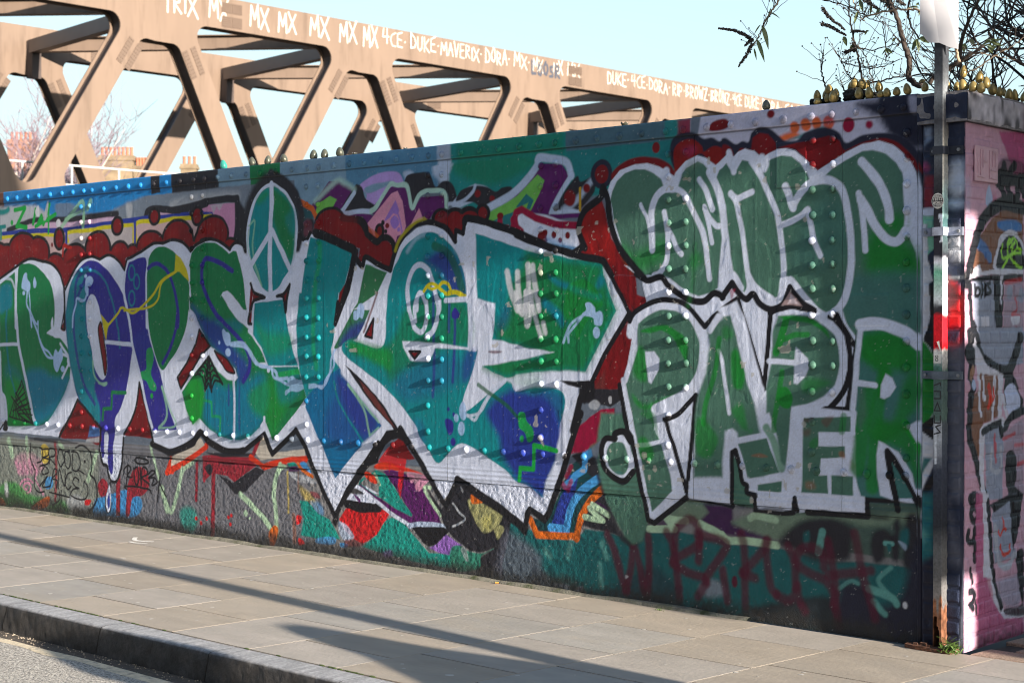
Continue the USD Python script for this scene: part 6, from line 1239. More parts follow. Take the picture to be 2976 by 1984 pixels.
BUSH_STEMS = [([[0.0286, 0.05, 2.8227], [0.0513, 0.05, 2.8535], [0.104, 0.05, 2.8712], [0.2006, 0.05, 2.9168], [0.2739, 0.05, 2.9478], [0.3392, 0.05, 2.9793]], 0.013, 0.007, 'bark'), ([[0.2188, 0.02, 2.9117], [0.2039, 0.02, 2.9718], [0.1742, 0.02, 3.0206], [0.1443, 0.02, 3.0632], [0.1218, 0.02, 3.1051], [0.0918, 0.02, 3.135], [0.0465, 0.02, 3.1669], [-0.0068, 0.02, 3.1934], [-0.0836, 0.02, 3.2098], [-0.1614, 0.02, 3.2164], [-0.2401, 0.02, 3.213], [-0.3197, 0.02, 3.2027], [-0.3519, 0.02, 3.1897]], 0.008, 0.004, 'bark_pale'), ([[-0.0334, 0.1, 2.8236], [-0.0797, 0.1, 2.8347], [-0.1186, 0.1, 2.8687], [-0.1226, 0.1, 2.9094], [-0.1173, 0.1, 2.9692], [-0.1503, 0.1, 3.0535], [-0.174, 0.1, 3.1303], [-0.1978, 0.1, 3.2007], [-0.2296, 0.1, 3.2791], [-0.2456, 0.1, 3.3286]], 0.016, 0.01, 'bark'), ([[-0.4527, 0.2, 2.87], [-0.4734, 0.2, 2.9277], [-0.4985, 0.2, 3.0277], [-0.5236, 0.2, 3.1281], [-0.5446, 0.2, 3.2144], [-0.5574, 0.2, 3.3209], [-0.5534, 0.2, 3.3833]], 0.006, 0.0035, 'bark'), ([[-0.6646, 0.15, 2.8646], [-0.6818, 0.15, 2.9155], [-0.6989, 0.15, 2.9806], [-0.6906, 0.15, 3.0431], [-0.6838, 0.15, 3.0811]], 0.005, 0.003, 'bark'), ([[-0.4888, 0.15, 2.8965], [-0.5304, 0.15, 2.9424], [-0.5555, 0.15, 2.9798], [-0.5723, 0.15, 3.0234], [-0.5807, 0.15, 3.0418]], 0.0045, 0.0025, 'bark'), ([[-0.5122, 0.1, 2.8386], [-0.5288, 0.1, 2.8748], [-0.5414, 0.1, 2.9003]], 0.004, 0.002, 'bark'), ([[0.0504, 0.1, 2.8784], [0.0579, 0.1, 2.9306], [0.0728, 0.1, 2.9951], [0.0877, 0.1, 3.0726], [0.0987, 0.1, 3.1438]], 0.005, 0.0025, 'bark'), ([[-0.4066, 0.15, 2.8815], [-0.3256, 0.15, 2.8805], [-0.2455, 0.15, 2.893], [-0.1822, 0.15, 2.8935], [-0.1194, 0.15, 2.8737]], 0.005, 0.003, 'bark'), ([[-0.4727, 0.15, 3.082], [-0.3907, 0.15, 3.0452], [-0.2938, 0.15, 3.055], [-0.2063, 0.15, 3.0655], [-0.1277, 0.15, 3.0565]], 0.0035, 0.002, 'bark'), ([[-0.607, 0.2, 3.0184], [-0.5233, 0.2, 2.9885], [-0.4406, 0.2, 2.966], [-0.3428, 0.2, 2.9627], [-0.2385, 0.2, 2.9928]], 0.004, 0.002, 'bark'), ([[-0.7624, 0.25, 3.3753], [-0.6426, 0.25, 3.3383], [-0.5415, 0.25, 3.2902], [-0.4502, 0.25, 3.2298], [-0.3683, 0.25, 3.1989], [-0.2955, 0.25, 3.1694]], 0.004, 0.002, 'bark'), ([[-0.472, 0.1, 3.3315], [-0.4308, 0.1, 3.2504], [-0.4062, 0.1, 3.2062], [-0.3899, 0.1, 3.1973]], 0.0035, 0.002, 'bark_pale'), ([[-0.2161, 0.25, 3.3308], [-0.2238, 0.25, 3.2361], [-0.2077, 0.25, 3.1657], [-0.1522, 0.25, 3.0909]], 0.006, 0.004, 'bark'), ([[0.2076, 0.1, 2.8624], [0.2737, 0.1, 2.8817], [0.3607, 0.1, 2.9308], [0.4606, 0.1, 2.9712], [0.5309, 0.1, 3.0078]], 0.004, 0.002, 'bark_pale'), ([[0.2881, 0.1, 2.9582], [0.3751, 0.1, 2.9292], [0.4749, 0.1, 2.9024]], 0.003, 0.0015, 'bark_pale'), ([[-0.6708, -0.25, 3.3054], [-0.7045, -0.25, 3.2688], [-0.7469, -0.25, 3.2263], [-0.7811, -0.25, 3.1824], [-0.7982, -0.25, 3.1501], [-0.8239, -0.25, 3.1048], [-0.8499, -0.25, 3.0801]], 0.0045, 0.0025, 'bark_pale'), ([[-0.3243, 0.1, 2.8073], [-0.3406, 0.1, 2.8908], [-0.3731, 0.1, 2.9762], [-0.3977, 0.1, 3.0336]], 0.003, 0.002, 'bark'), ([[-0.3267, 0.2, 2.9885], [-0.3228, 0.2, 3.05], [-0.3351, 0.2, 3.1201], [-0.3433, 0.2, 3.1899]], 0.003, 0.002, 'bark'), ([[0.0201, 0.1, 2.8549], [0.0957, 0.1, 2.9002], [0.1408, 0.1, 2.8692], [0.1633, 0.1, 2.8144]], 0.004, 0.003, 'bark'), ([[0.0651, 0.3, 2.8431], [0.0571, 0.3, 2.9515], [0.0493, 0.3, 3.0196], [0.087, 0.3, 3.1361], [0.1395, 0.3, 3.2232], [0.1693, 0.3, 3.2859]], 0.012, 0.007, 'bark')]
BUSH_SPIKES = [([[-0.731, 0.2, 3.3222], [-0.701, 0.2, 3.283], [-0.6583, 0.2, 3.2424], [-0.6159, 0.2, 3.2161], [-0.5822, 0.2, 3.184]], 0.01), ([[-0.7351, 0.2, 3.2391], [-0.6837, 0.2, 3.2173], [-0.6243, 0.2, 3.1855], [-0.5738, 0.2, 3.1549]], 0.01), ([[-0.5404, 0.2, 3.172], [-0.4988, 0.2, 3.1705], [-0.4534, 0.2, 3.1582]], 0.009), ([[-0.5556, 0.15, 3.053], [-0.514, 0.15, 3.0623], [-0.4645, 0.15, 3.0706]], 0.011), ([[-0.3983, 0.1, 3.3149], [-0.3496, 0.1, 3.2811], [-0.3093, 0.1, 3.2487]], 0.014), ([[-0.2614, 0.1, 3.2765], [-0.2375, 0.1, 3.2463], [-0.2255, 0.1, 3.2109]], 0.012), ([[-0.3094, 0.1, 3.3032], [-0.2614, 0.1, 3.2833], [-0.2138, 0.1, 3.2635]], 0.013), ([[-0.206, 0.1, 3.2963], [-0.1744, 0.1, 3.2651], [-0.143, 0.1, 3.2476]], 0.012), ([[-0.8573, -0.25, 3.1155], [-0.9008, -0.25, 3.1449], [-0.9712, -0.25, 3.1762], [-1.078, -0.25, 3.2001]], 0.01), ([[-0.8485, -0.25, 3.0938], [-0.8745, -0.25, 3.0552], [-0.9094, -0.25, 3.0173], [-0.9444, -0.25, 2.9807]], 0.011), ([[-0.8499, -0.25, 3.1147], [-0.876, -0.25, 3.1038], [-0.9021, -0.25, 3.086]], 0.01), ([[-0.5319, 0.2, 3.1081], [-0.5152, 0.2, 3.0853], [-0.5234, 0.2, 3.0583]], 0.011)]
BUSH_LEAVES = [([-0.7896, -0.25, 3.18], [0.4137, 0.0, -0.9104], np.float64(0.104), 0.01), ([-0.824, -0.25, 3.1117], [0.5051, 0.0, -0.863], np.float64(0.103), 0.008), ([-0.8412, -0.25, 3.0653], [0.3485, 0.0, -0.9373], np.float64(0.05), 0.004), ([-0.747, -0.25, 3.2434], [0.9777, 0.0, -0.2099], np.float64(0.078), 0.003), ([-0.7982, -0.25, 3.1845], [-0.827, 0.0, -0.5622], np.float64(0.052), 0.003), ([-0.73, -0.25, 3.2653], [-0.4674, 0.0, -0.884], np.float64(0.073), 0.003), ([-0.4308, 0.1, 3.2504], [-0.4773, 0.0, -0.8787], np.float64(0.051), 0.006), ([-0.4228, 0.1, 3.3112], [0.4331, 0.0, -0.9014], np.float64(0.057), 0.008), ([-0.3496, 0.1, 3.2811], [-0.1685, 0.0, -0.9857], np.float64(0.047), 0.006), ([-0.2933, 0.1, 3.2534], [-0.7295, 0.0, -0.6839], np.float64(0.044), 0.006), ([-0.0653, 0.1, 3.2242], [-0.9232, 0.0, 0.3843], np.float64(0.076), 0.005), ([-0.0576, 0.1, 3.2299], [0.9999, 0.0, 0.0145], np.float64(0.069), 0.006), ([-0.0653, 0.1, 3.2375], [-0.7094, 0.0, 0.7048], np.float64(0.022), 0.005), ([-0.0498, 0.1, 3.2155], [-0.5291, 0.0, -0.8486], np.float64(0.029), 0.004), ([-0.2778, 0.15, 3.0463], [-0.9288, 0.0, -0.3706], np.float64(0.043), 0.006), ([-0.2858, 0.15, 3.0438], [0.9302, 0.0, -0.3669], np.float64(0.039), 0.006), ([-0.2938, 0.15, 3.0515], [0.53, 0.0, -0.848], np.float64(0.03), 0.005), ([-0.5905, 0.2, 3.1499], [0.4886, 0.0, -0.8725], np.float64(0.043), 0.009), ([-0.4411, 0.2, 3.1602], [-0.8094, 0.0, -0.5873], np.float64(0.02), 0.004), ([-0.4493, 0.2, 3.1612], [0.9331, 0.0, 0.3596], np.float64(0.022), 0.004), ([-0.4163, 0.2, 3.1019], [0.9936, 0.0, -0.1128], np.float64(0.033), 0.004), ([-0.0966, 0.15, 3.0732], [-0.7339, 0.0, -0.6792], np.float64(0.053), 0.011), ([-0.0888, 0.15, 3.079], [0.9723, 0.0, -0.2336], np.float64(0.056), 0.01), ([-0.1043, 0.15, 3.0673], [0.1744, 0.0, -0.9847], np.float64(0.045), 0.01), ([-0.2381, 0.15, 3.0963], [-0.803, 0.0, -0.596], np.float64(0.02), 0.005), ([0.1397, 0.2, 3.0317], [-0.2233, 0.0, -0.9747], np.float64(0.033), 0.01), ([0.1696, 0.2, 3.0481], [0.7071, 0.0, -0.7071], np.float64(0.032), 0.009), ([-0.5235, 0.2, 3.0932], [0.9631, 0.0, -0.2692], np.float64(0.043), 0.008), ([-0.5319, 0.2, 3.1012], [-0.5367, 0.0, -0.8438], np.float64(0.031), 0.008), ([0.4137, 0.05, 2.9697], [0.9273, 0.0, 0.3744], np.float64(0.029), 0.0045), ([0.3916, 0.05, 2.9829], [0.9992, 0.0, 0.0395], np.float64(0.043), 0.0045), ([0.376, 0.05, 3.0044], [-0.9939, 0.0, 0.1104], np.float64(0.039), 0.0045), ([0.3724, 0.05, 2.9937], [0.9959, 0.0, 0.0899], np.float64(0.029), 0.0045), ([0.3543, 0.05, 2.977], [0.7737, 0.0, -0.6335], np.float64(0.04), 0.0045), ([0.374, 0.05, 3.0016], [0.9103, 0.0, 0.414], np.float64(0.034), 0.0045), ([0.3689, 0.05, 2.9974], [-1.0, 0.0, 0.007], np.float64(0.043), 0.0045), ([0.3977, 0.05, 2.9797], [-0.8589, 0.0, -0.5121], np.float64(0.044), 0.0045), ([0.3541, 0.05, 2.9799], [-0.9959, 0.0, 0.09], np.float64(0.053), 0.0045), ([0.3895, 0.05, 2.9911], [-0.9999, 0.0, -0.0123], np.float64(0.041), 0.0045), ([0.368, 0.05, 2.9793], [-0.9789, 0.0, 0.2043], np.float64(0.052), 0.0045), ([0.3529, 0.05, 2.9851], [0.9641, 0.0, -0.2654], np.float64(0.041), 0.0045), ([0.4121, 0.05, 2.975], [-0.9073, 0.0, -0.4205], np.float64(0.047), 0.0045), ([0.3953, 0.05, 2.9898], [-0.9649, 0.0, 0.2628], np.float64(0.05), 0.0045), ([0.3489, 0.05, 3.0056], [0.9767, 0.0, -0.2145], np.float64(0.053), 0.0045), ([0.3964, 0.05, 2.995], [0.9006, 0.0, 0.4347], np.float64(0.045), 0.0045)]
THICKETS = [('bare_shrub', 'dense tangle of dark bare stems against the sky at the right edge', 0.75, 1.5, 2.5, 80, 0.5, 1.8, 5, 0.015), ('bare_shrub', 'tangled dark shrub directly behind the sign sheet', 0.15, 1.9, 2.5, 40, 0.42, 1.6, 8, 0.012), ('bare_shrub', 'thinner bare shrub left of the post behind the egg clusters', -0.45, 1.2, 2.6, 7, 0.28, 0.9, 3, 0.008)]
SHADE_PANELS = [([(np.float64(-0.9167), 2.98), (np.float64(-0.6601), 3.07), (np.float64(-0.5378), 2.98), (np.float64(-0.44), 3.08), (np.float64(-0.3667), 2.9), (np.float64(-0.22), 2.74), (np.float64(-0.0856), 2.76), (np.float64(-0.0636), 2.76), (np.float64(-0.0636), 3.05), (np.float64(-0.2445), 3.6), (np.float64(-0.5378), 4.5), (np.float64(-0.5745), 4.0), (np.float64(-0.9167), 3.95)], 8.0, 'sign_board'), ([(np.float64(-0.0636), 2.12), (0.14, 2.12), (0.14, 2.7), (np.float64(-0.0636), 2.7)], 7.7, 'awning'), ([(np.float64(-0.0428), 1.47), (np.float64(-0.0733), 1.44), (np.float64(-0.11), 1.33), (np.float64(-0.1467), 1.18), (np.float64(-0.1833), 0.9), (np.float64(-0.2053), 0.6), (np.float64(-0.1833), 0.33), (0.14, 0.33), (0.14, 1.47)], 7.85, 'shutter'), ([(0.142, -2.2), (4, -2.2), (4, 6), (0.142, 6)], 8.1, 'wall', 'shop', 0.3)]
# ------------------------------------------------------------------ looks
steel = mat('painted_steel', None, rough=0.40, spec=0.22, vary=0.10, scale=9, bump=0.32, bscale=150, paint=True)
render_paint = mat('painted_render', None, rough=0.5, spec=0.25, vary=0.16, scale=14, bump=1.0, bscale=120, paint=True)
brick_paint = mat('painted_brick', None, rough=0.5, spec=0.25, vary=0.14, scale=22, bump=0.6, bscale=120, paint=True)
rivet_paint = mat('painted_rivet', None, rough=0.55, spec=0.22, vary=0.3, scale=70, bump=0.12, bscale=200, paint=True)
flat_steel = mat('edge_steel', (0.12, 0.15, 0.19), rough=0.5, vary=0.3, scale=7, bump=0.3, bscale=120)
M = {}
M['stone'] = mat('york_stone', (0.365, 0.33, 0.29), rough=0.62, spec=0.35, vary=0.12, scale=3.2, stretch=(1, 2.2, 1), bump=0.16, bscale=40, dark=((0.31, 0.285, 0.25), 1.3, 0.45, 0.75), rnd=0.06)
M['stone_warm'] = mat('york_stone_warm', (0.365, 0.315, 0.255), rough=0.62, spec=0.35, vary=0.14, scale=2.6, stretch=(1, 2.2, 1), bump=0.16, bscale=40, dark=((0.34, 0.30, 0.25), 1.7, 0.4, 0.7), rnd=0.06)
M['stone_grey'] = mat('york_stone_grey', (0.335, 0.315, 0.285), rough=0.62, spec=0.35, vary=0.12, scale=3.4, stretch=(1, 2.2, 1), bump=0.16, bscale=40, dark=((0.36, 0.32, 0.265), 1.2, 0.5, 0.75), rnd=0.06)
M['bed'] = mat('bed', (0.05, 0.045, 0.04), rough=0.9, vary=0.3, scale=20)
M['mortar'] = mat('mortar', (0.37, 0.315, 0.245), rough=0.9, vary=0.25, scale=25, bump=0.8, bscale=90)
M['granite'] = mat('granite', None, rough=0.6, spec=0.3, vary=0.3, scale=60, bump=0.4, bscale=110, paint=True)
M['gutter'] = mat('gutter', (0.085, 0.07, 0.055), rough=0.85, vary=0.4, scale=40, bump=1.0, bscale=60)
M['asphalt'] = mat('asphalt', (0.42, 0.395, 0.35), rough=0.8, vary=0.65, scale=110, detail=2, bump=1.0, bscale=90, dark=((0.11, 0.1, 0.09), 60, 0.5, 0.62))
M['cream'] = mat('worn_line', (0.62, 0.53, 0.38), rough=0.75, vary=0.25, scale=30, bump=0.6, bscale=90, dark=((0.2, 0.18, 0.15), 16, 0.55, 0.7))
M['ground'] = mat('far_ground', (0.055, 0.052, 0.05), rough=0.9, vary=0.3, scale=2)
M['paver'] = mat('paver', (0.27, 0.2, 0.15), rough=0.85, vary=0.45, scale=120, bump=0.9, bscale=110, rnd=0.15)
M['rustp'] = mat('rust', (0.13, 0.055, 0.03), rough=0.85, vary=0.5, scale=40, bump=1.0, bscale=90, dark=((0.05, 0.03, 0.025), 18, 0.5, 0.7))
M['bridge'] = mat('bridge_paint', (0.165, 0.117, 0.087), rough=0.5, spec=0.4, vary=0.08, scale=2.2, dark=((0.118, 0.082, 0.06), 2.6, 0.52, 0.72), stretch=(1.0, 1.0, 0.16))
M['bridge_dark'] = mat('bridge_shade', (0.062, 0.047, 0.043), rough=0.6, vary=0.25, scale=1.5)  # darker brown paints in the shade on the recessed truss faces
M['bridge_beam_shade'] = mat('bridge_beam_shade', (0.115, 0.083, 0.066), rough=0.55, vary=0.12, scale=1.2)  # darker copy of the bridge colour, standing in for shaded undersides
M['bridge_plate'] = mat('bridge_plate', (0.115, 0.08, 0.06), rough=0.5, vary=0.05, scale=2)
M['brushed'] = mat('brushed_white', (0.44, 0.41, 0.365), rough=0.6, vary=0.3, scale=3)
M['railwhite'] = mat('rail_white', (0.42, 0.42, 0.42), rough=0.5)
M['whitepaint'] = mat('white_paint', (0.75, 0.74, 0.7), rough=0.6, vary=0.06, scale=6)
M['greypaint'] = mat('dark_tag', (0.05, 0.055, 0.075), rough=0.6)
M['sheet'] = mat('sheet_metal', (0.5, 0.5, 0.53), rough=0.5, vary=0.05, scale=4)
M['zinc'] = mat('zinc', (0.3, 0.32, 0.35), rough=0.4, metal=0.5, vary=0.2, scale=30)
M['egg'] = mat('golden_egg', (0.27, 0.20, 0.07), rough=0.34, spec=0.5, metal=0.35, vary=0.12, scale=25, bump=0.08, bscale=120, rnd=0.14)
M['egg_grey'] = mat('grey_egg', (0.13, 0.135, 0.10), rough=0.36, spec=0.5, metal=0.3, vary=0.15, scale=25, bump=0.08, bscale=120, rnd=0.12)
M['ballast'] = mat('ballast', (0.06, 0.055, 0.05), rough=0.9, vary=0.4, scale=12)
M['egg_teal'] = mat('teal_egg', (0.05, 0.38, 0.3), rough=0.36, spec=0.5, vary=0.1, scale=25)
M['shell'] = mat('egg_shell', (0.66, 0.66, 0.66), rough=0.5)
M['moss'] = mat('dark_moss', (0.02, 0.02, 0.018), rough=0.95, vary=0.6, scale=40, bump=1.0, bscale=70)
M['bark'] = mat('bark', (0.045, 0.034, 0.028), rough=0.85, vary=0.45, scale=50, bump=0.6, bscale=120)
M['bark_pale'] = mat('pale_bark', (0.34, 0.25, 0.17), rough=0.8, vary=0.3, scale=60, bump=0.4, bscale=150)
M['seed'] = mat('seed_head', (0.05, 0.04, 0.035), rough=0.9, vary=0.5, scale=80)
M['birch'] = mat('birch_bark', (0.55, 0.47, 0.42), rough=0.8, vary=0.3, scale=3)
M['twig'] = mat('far_twig', (0.17, 0.125, 0.15), rough=0.9)
M['brick_far'] = mat('far_brick', (0.2, 0.15, 0.095), rough=0.85, vary=0.3, scale=2.2, dark=((0.12, 0.09, 0.06), 1.4, 0.5, 0.7))
M['brick_red'] = mat('far_red_brick', (0.26, 0.13, 0.085), rough=0.85, vary=0.25, scale=2.2)
M['pot'] = mat('terracotta', (0.36, 0.13, 0.075), rough=0.8, vary=0.15, scale=3)
M['slate_roof'] = mat('slate_roof', (0.13, 0.13, 0.145), rough=0.7, vary=0.2, scale=3)
M['glass'] = mat('dark_glass', (0.03, 0.035, 0.04), rough=0.15)
M['shop'] = mat('buff_wall', (0.3, 0.26, 0.22), rough=0.8, vary=0.1, scale=3)
M['dark'] = mat('dark_metal', (0.035, 0.035, 0.04), rough=0.5)
M['van'] = mat('van_paint', (0.4, 0.41, 0.42), rough=0.3)
M['tyre'] = mat('tyre', (0.02, 0.02, 0.02), rough=0.8)
def leaf_mat(name, c):
    return usdkit.material(stage, f'/World/Looks/{name}', {'oi': ('geometry', {}), 'r': ('rgb_ramp', {'ramp': [(0, tuple(0.7*x for x in c)), (1, tuple(1.35*x for x in c))]}), 'd': ('principled_bsdf', {'roughness': 0.5}), 't': ('translucent_bsdf', {}), 'm': ('mix_closure', {'fac': 0.3})},
        [('oi.random_per_island', 'r.fac'), ('r.color', 'd.base_color'), ('r.color', 't.color'), ('d.BSDF', 'm.closure1'), ('t.BSDF', 'm.closure2')], surface='m.closure')
M['leaf'] = leaf_mat('leaf', (0.24, 0.29, 0.12)); M['weed'] = leaf_mat('weed', (0.11, 0.2, 0.035))

# ------------------------------------------------------------------ the ground
keys(stage.GetPrimAtPath(part('/World', 'ground', sheet(np.linspace(-400, 400, 9), np.linspace(-400, 400, 9), lambda p: np.c_[p, np.full(len(p), -0.18)])[:2], M['ground'])), kind='structure')
keys(stage.GetPrimAtPath(part('/World', 'road', bx(-40, 14, -10.0, -2.785, -0.176, -0.150), M['asphalt'])), kind='structure')
gut = thing('gutter', kind='structure')
gx = np.linspace(-20, 8, 400)
v, f, p = sheet(gx, np.linspace(-2.80, -2.63, 8), lambda p: np.c_[p, -0.1496+0.003*noise(np.c_[p*30, p[:, :1]*0], 2)])
part(gut, 'gutter_bed', (v, f), M['gutter'], True)
edge = -2.785+0.02*(noise(np.c_[gx*3, gx*0, gx*0], 5)-0.5)
v = np.vstack([np.c_[gx, edge-0.035-0.035*noise(np.c_[gx*3.1, gx*0+3, gx*0], 6), gx*0-0.1488], np.c_[gx, edge+0.012, gx*0-0.1455]])
i = np.arange(len(gx)-1); f = np.vstack([np.c_[i, i+1, i+1+len(gx)], np.c_[i, i+1+len(gx), i+len(gx)]])
part(gut, 'worn_edge_line', (v, f), M['cream'])
gr = []
for k in range(420):                                          # grit and scraps washed into the gutter
    b_ = trimesh.creation.icosahedron(); b_.apply_scale(rng.uniform(0.0015, 0.006)*np.array([1, 1, 0.6])); b_.apply_translation((rng.uniform(-6, -1.5), -2.66-abs(rng.normal(0, 0.05)), -0.146)); gr.append(b_)
part(gut, 'grit', cat(*gr), M['mortar'], kind='stuff')
# pavement: slabs of York stone in strips across the pavement, laid one by one
pav = thing('pavement', kind='structure')
part(pav, 'bedding', bx(-40, 8, -2.45, 0.0, -0.17, -0.016), M['bed'])
part(pav, 'bedding', bx(0.27, 8, 0.004, 3.0, -0.17, -0.018), M['bed'])
joints = {-0.91: (-0.45, -1.055, -1.67, -2.2), -0.23: (-0.36, -0.93, -1.5, -2.0), 0.455: (-0.42, -1.1, -1.75), -1.6: (-0.62, -1.25, -1.925), -2.285: (-0.42, -0.845, -1.59, -2.1), -2.97: (-0.24, -1.005, -1.725), -3.655: (-0.675, -1.3, -1.95), -4.345: (-0.35, -1.04, -1.64, -2.1), -5.03: (-0.795, -1.3, -1.79)}
mort = []
X0 = -18.0; xs = [-0.23-0.6855*k for k in range(26, -1, -1)]+[0.455, 1.14, 1.83, 2.5, 3.2, 3.9]
for a, b in zip(xs[:-1], xs[1:]):
    kk = min(joints, key=lambda q: abs(q-a)); ys = joints[kk] if abs(kk-a) < 0.05 else tuple(np.sort(-np.cumsum(rng.uniform(0.45, 0.72, 3)))[::-1])
    ys = [-0.0]+[y for y in ys if -2.3 < y]+[-2.45]
    for y1, y0 in zip(ys[:-1], ys[1:]):
        dz = rng.uniform(-0.0004, 0.0004); g = 0.005; gy = 0.0075*rng.uniform(0.5, 1.1)
        m = bevel_box(a+g, b-g, y0+gy, y1-gy if y1 < 0 else -0.03, -0.05, 0.0+dz, 0.0009)
        part(pav, 'paving_slab', m, M[random.choice(['stone', 'stone', 'stone_warm', 'stone_grey'])])
    u = np.linspace(-2.45, -0.03, 60); w = 0.006+0.005*noise(np.c_[u*9, u*0+a, u*0], 3)
    vv = np.vstack([np.c_[a-w, u, u*0-0.0006], np.c_[a+u*0, u, -0.0004+0.0003*noise(np.c_[u*30, u*0, u*0+a], 1)], np.c_[a+w, u, u*0-0.0006]]); n_ = len(u); i = np.arange(n_-1)
    mort.append(trimesh.Trimesh(vv, np.vstack([np.c_[i, i+n_, i+n_+1], np.c_[i, i+n_+1, i+1], np.c_[i+n_, i+2*n_, i+2*n_+1], np.c_[i+n_, i+2*n_+1, i+n_+1]])[:, ::-1], process=False))
part(pav, 'joint_mortar', cat(*mort), M['mortar'], True)
for k in range(5):                                            # small brown pavers of the side street
    for j in range(7):
        y0 = 0.012+j*0.205; x0 = 0.29+k*0.31+(0.15 if j % 2 else 0)-j*0.019
        part(pav, 'paver', bevel_box(x0, x0+0.302, y0, y0+0.197, -0.05, rng.uniform(-0.006, 0.0), 0.005), M['paver'])
mo = []
for k in range(90):                                           # moss along the back of the kerb and the wall foot
    x = rng.uniform(-9, 0.5) if k < 40 else rng.choice([-4.6, -3.9, -1.6])+rng.normal(0, 0.14); yv = -2.452
    b_ = trimesh.creation.icosphere(1, 1.0); b_.apply_scale((rng.uniform(0.008, 0.03), rng.uniform(0.004, 0.007), rng.uniform(0.002, 0.005))); b_.apply_translation((x, yv, 0.0)); mo.append(b_)
part(pav, 'joint_moss', cat(*mo), mat('moss_green', (0.06, 0.085, 0.025), rough=0.95, vary=0.4, scale=60), kind='stuff')
# spots of paint and old chewing gum trodden into the slabs
sp = []
for k in range(150):
    x, y = rng.uniform(-7, 0.7), -rng.uniform(0.05, 2.42); r = rng.uniform(0.003, 0.017)*(1 if rng.rand() < 0.85 else 1.7)
    a = np.linspace(0, 2*np.pi, 9)[:-1]; rr = r*rng.uniform(0.6, 1.2, 8)
    sp.append(trimesh.Trimesh(np.vstack([[x, y, 0.0016], np.c_[x+rr*np.cos(a), y+rr*np.sin(a)*0.8, a*0+0.0011]]), [[0, j+1, (j+1) % 8+1] for j in range(8)], process=False))
part(pav, 'paint_spots', cat(*sp), M['whitepaint'] if False else mat('gum', (0.5, 0.48, 0.44), rough=0.7, vary=0.2), kind='stuff')
u = np.linspace(0, 1, 24); pts = [(-6.3-0.3*t, -0.42-0.07*math.sin(3*t)+0.06*t) for t in u]
sc = LineString(pts).buffer(0.018).union(LineString([(x+0.06, y-0.09+0.02*i/24) for i, (x, y) in enumerate(pts[:14])]).buffer(0.013))
part(pav, 'paint_scribble', flat_poly(sc, lambda q: np.c_[q, np.full(len(q), 0.0018)]), M['whitepaint'])
# granite kerb, stone by stone
kerb = thing('kerb', kind='structure')
kx = -3.38-1.01*12
while kx < 6:
    L = 1.01; n = 26
    us = np.linspace(kx+0.0025, kx+L-0.0025, n*2); prof = [(-2.455, -0.004), (-2.47, 0.001), (-2.60, 0.0), (-2.622, -0.003), (-2.632, -0.012), (-2.636, -0.03)]+[(-2.638-0.004*k, -0.03-0.02*k) for k in range(1, 7)]
    pr = np.array(prof); vs = np.arange(len(pr))
    def kf(p, pr=pr):
        i = p[:, 1].astype(int); y, z = pr[i, 0], pr[i, 1]; face = np.clip((-2.60-y)/0.03, 0, 1)
        nn = noise(np.c_[p[:, 0]*38, z*38, y*0+9], 4)-0.5; n2 = noise(np.c_[p[:, 0]*9, z*12, y*0+2], 8)-0.5
        return np.c_[p[:, 0], y-face*(0.007*nn+0.006*n2), z-face*0.004*np.abs(nn)*(z > -0.02)]
    v, f, _ = sheet(us, vs, kf)
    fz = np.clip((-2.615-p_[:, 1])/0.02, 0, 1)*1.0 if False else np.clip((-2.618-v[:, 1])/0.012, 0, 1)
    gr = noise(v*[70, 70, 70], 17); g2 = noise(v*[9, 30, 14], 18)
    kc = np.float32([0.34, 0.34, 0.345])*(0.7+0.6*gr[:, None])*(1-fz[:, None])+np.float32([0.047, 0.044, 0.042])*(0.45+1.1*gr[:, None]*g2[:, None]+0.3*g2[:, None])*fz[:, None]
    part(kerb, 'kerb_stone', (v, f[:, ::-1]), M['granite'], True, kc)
    kx += L
part(kerb, 'kerb_core', bx(-16, 6, -2.628, -2.452, -0.17, -0.014), M['bed'])
# ------------------------------------------------------------------ the painted parapet: steel plates on a rendered plinth
WALL = thing('painted_parapet', 'long riveted steel parapet on a rendered plinth covered in green and teal graffiti lettering', 'wall')
def zrow(z, x): return z+0.0085*x*np.clip((1.75-z)/1.0, 0, 1)
PL_TOP = lambda x: 0.640+0.0085*x
def peel(p):
    """Flakes of old paint standing off or fallen away, thickest between the big Z and the right-hand letters."""
    z = np.zeros(len(p))
    for cx, cz, r in ((-2.2, 1.75, 0.5), (-1.55, 1.25, 0.55), (-1.2, 1.95, 0.6), (-4.45, 1.7, 0.3), (-3.2, 1.75, 0.3), (-1.05, 1.0, 0.4), (-2.3, 1.2, 0.45)):
        d = np.hypot((p[:, 0]-cx), (p[:, 1]-cz))/r; z = np.maximum(z, np.clip(1.25-d, 0, 1))
    n = noise(np.c_[p[:, 0]*7, p[:, 1]*7, p[:, 0]*0], 21)*0.65+noise(np.c_[p[:, 0]*19, p[:, 1]*13, p[:, 0]*0], 22)*0.35
    return np.clip((n-0.5)*30, 0, 1)*np.clip(z*1.6, 0, 1)*0.0011
def steel_relief(p):
    q = np.c_[p, p[:, :1]*0]
    r = 0.00075*(noise(q*[42, 34, 1], 31)-0.5)+0.0005*(noise(q*[95, 80, 1], 32)-0.5)+0.0008*(noise(q*3, 33)-0.5)
    runs = np.clip((noise(q*[46, 2.2, 1], 34)-0.62)*6, 0, 1)*0.0006
    return r+peel(p)+runs
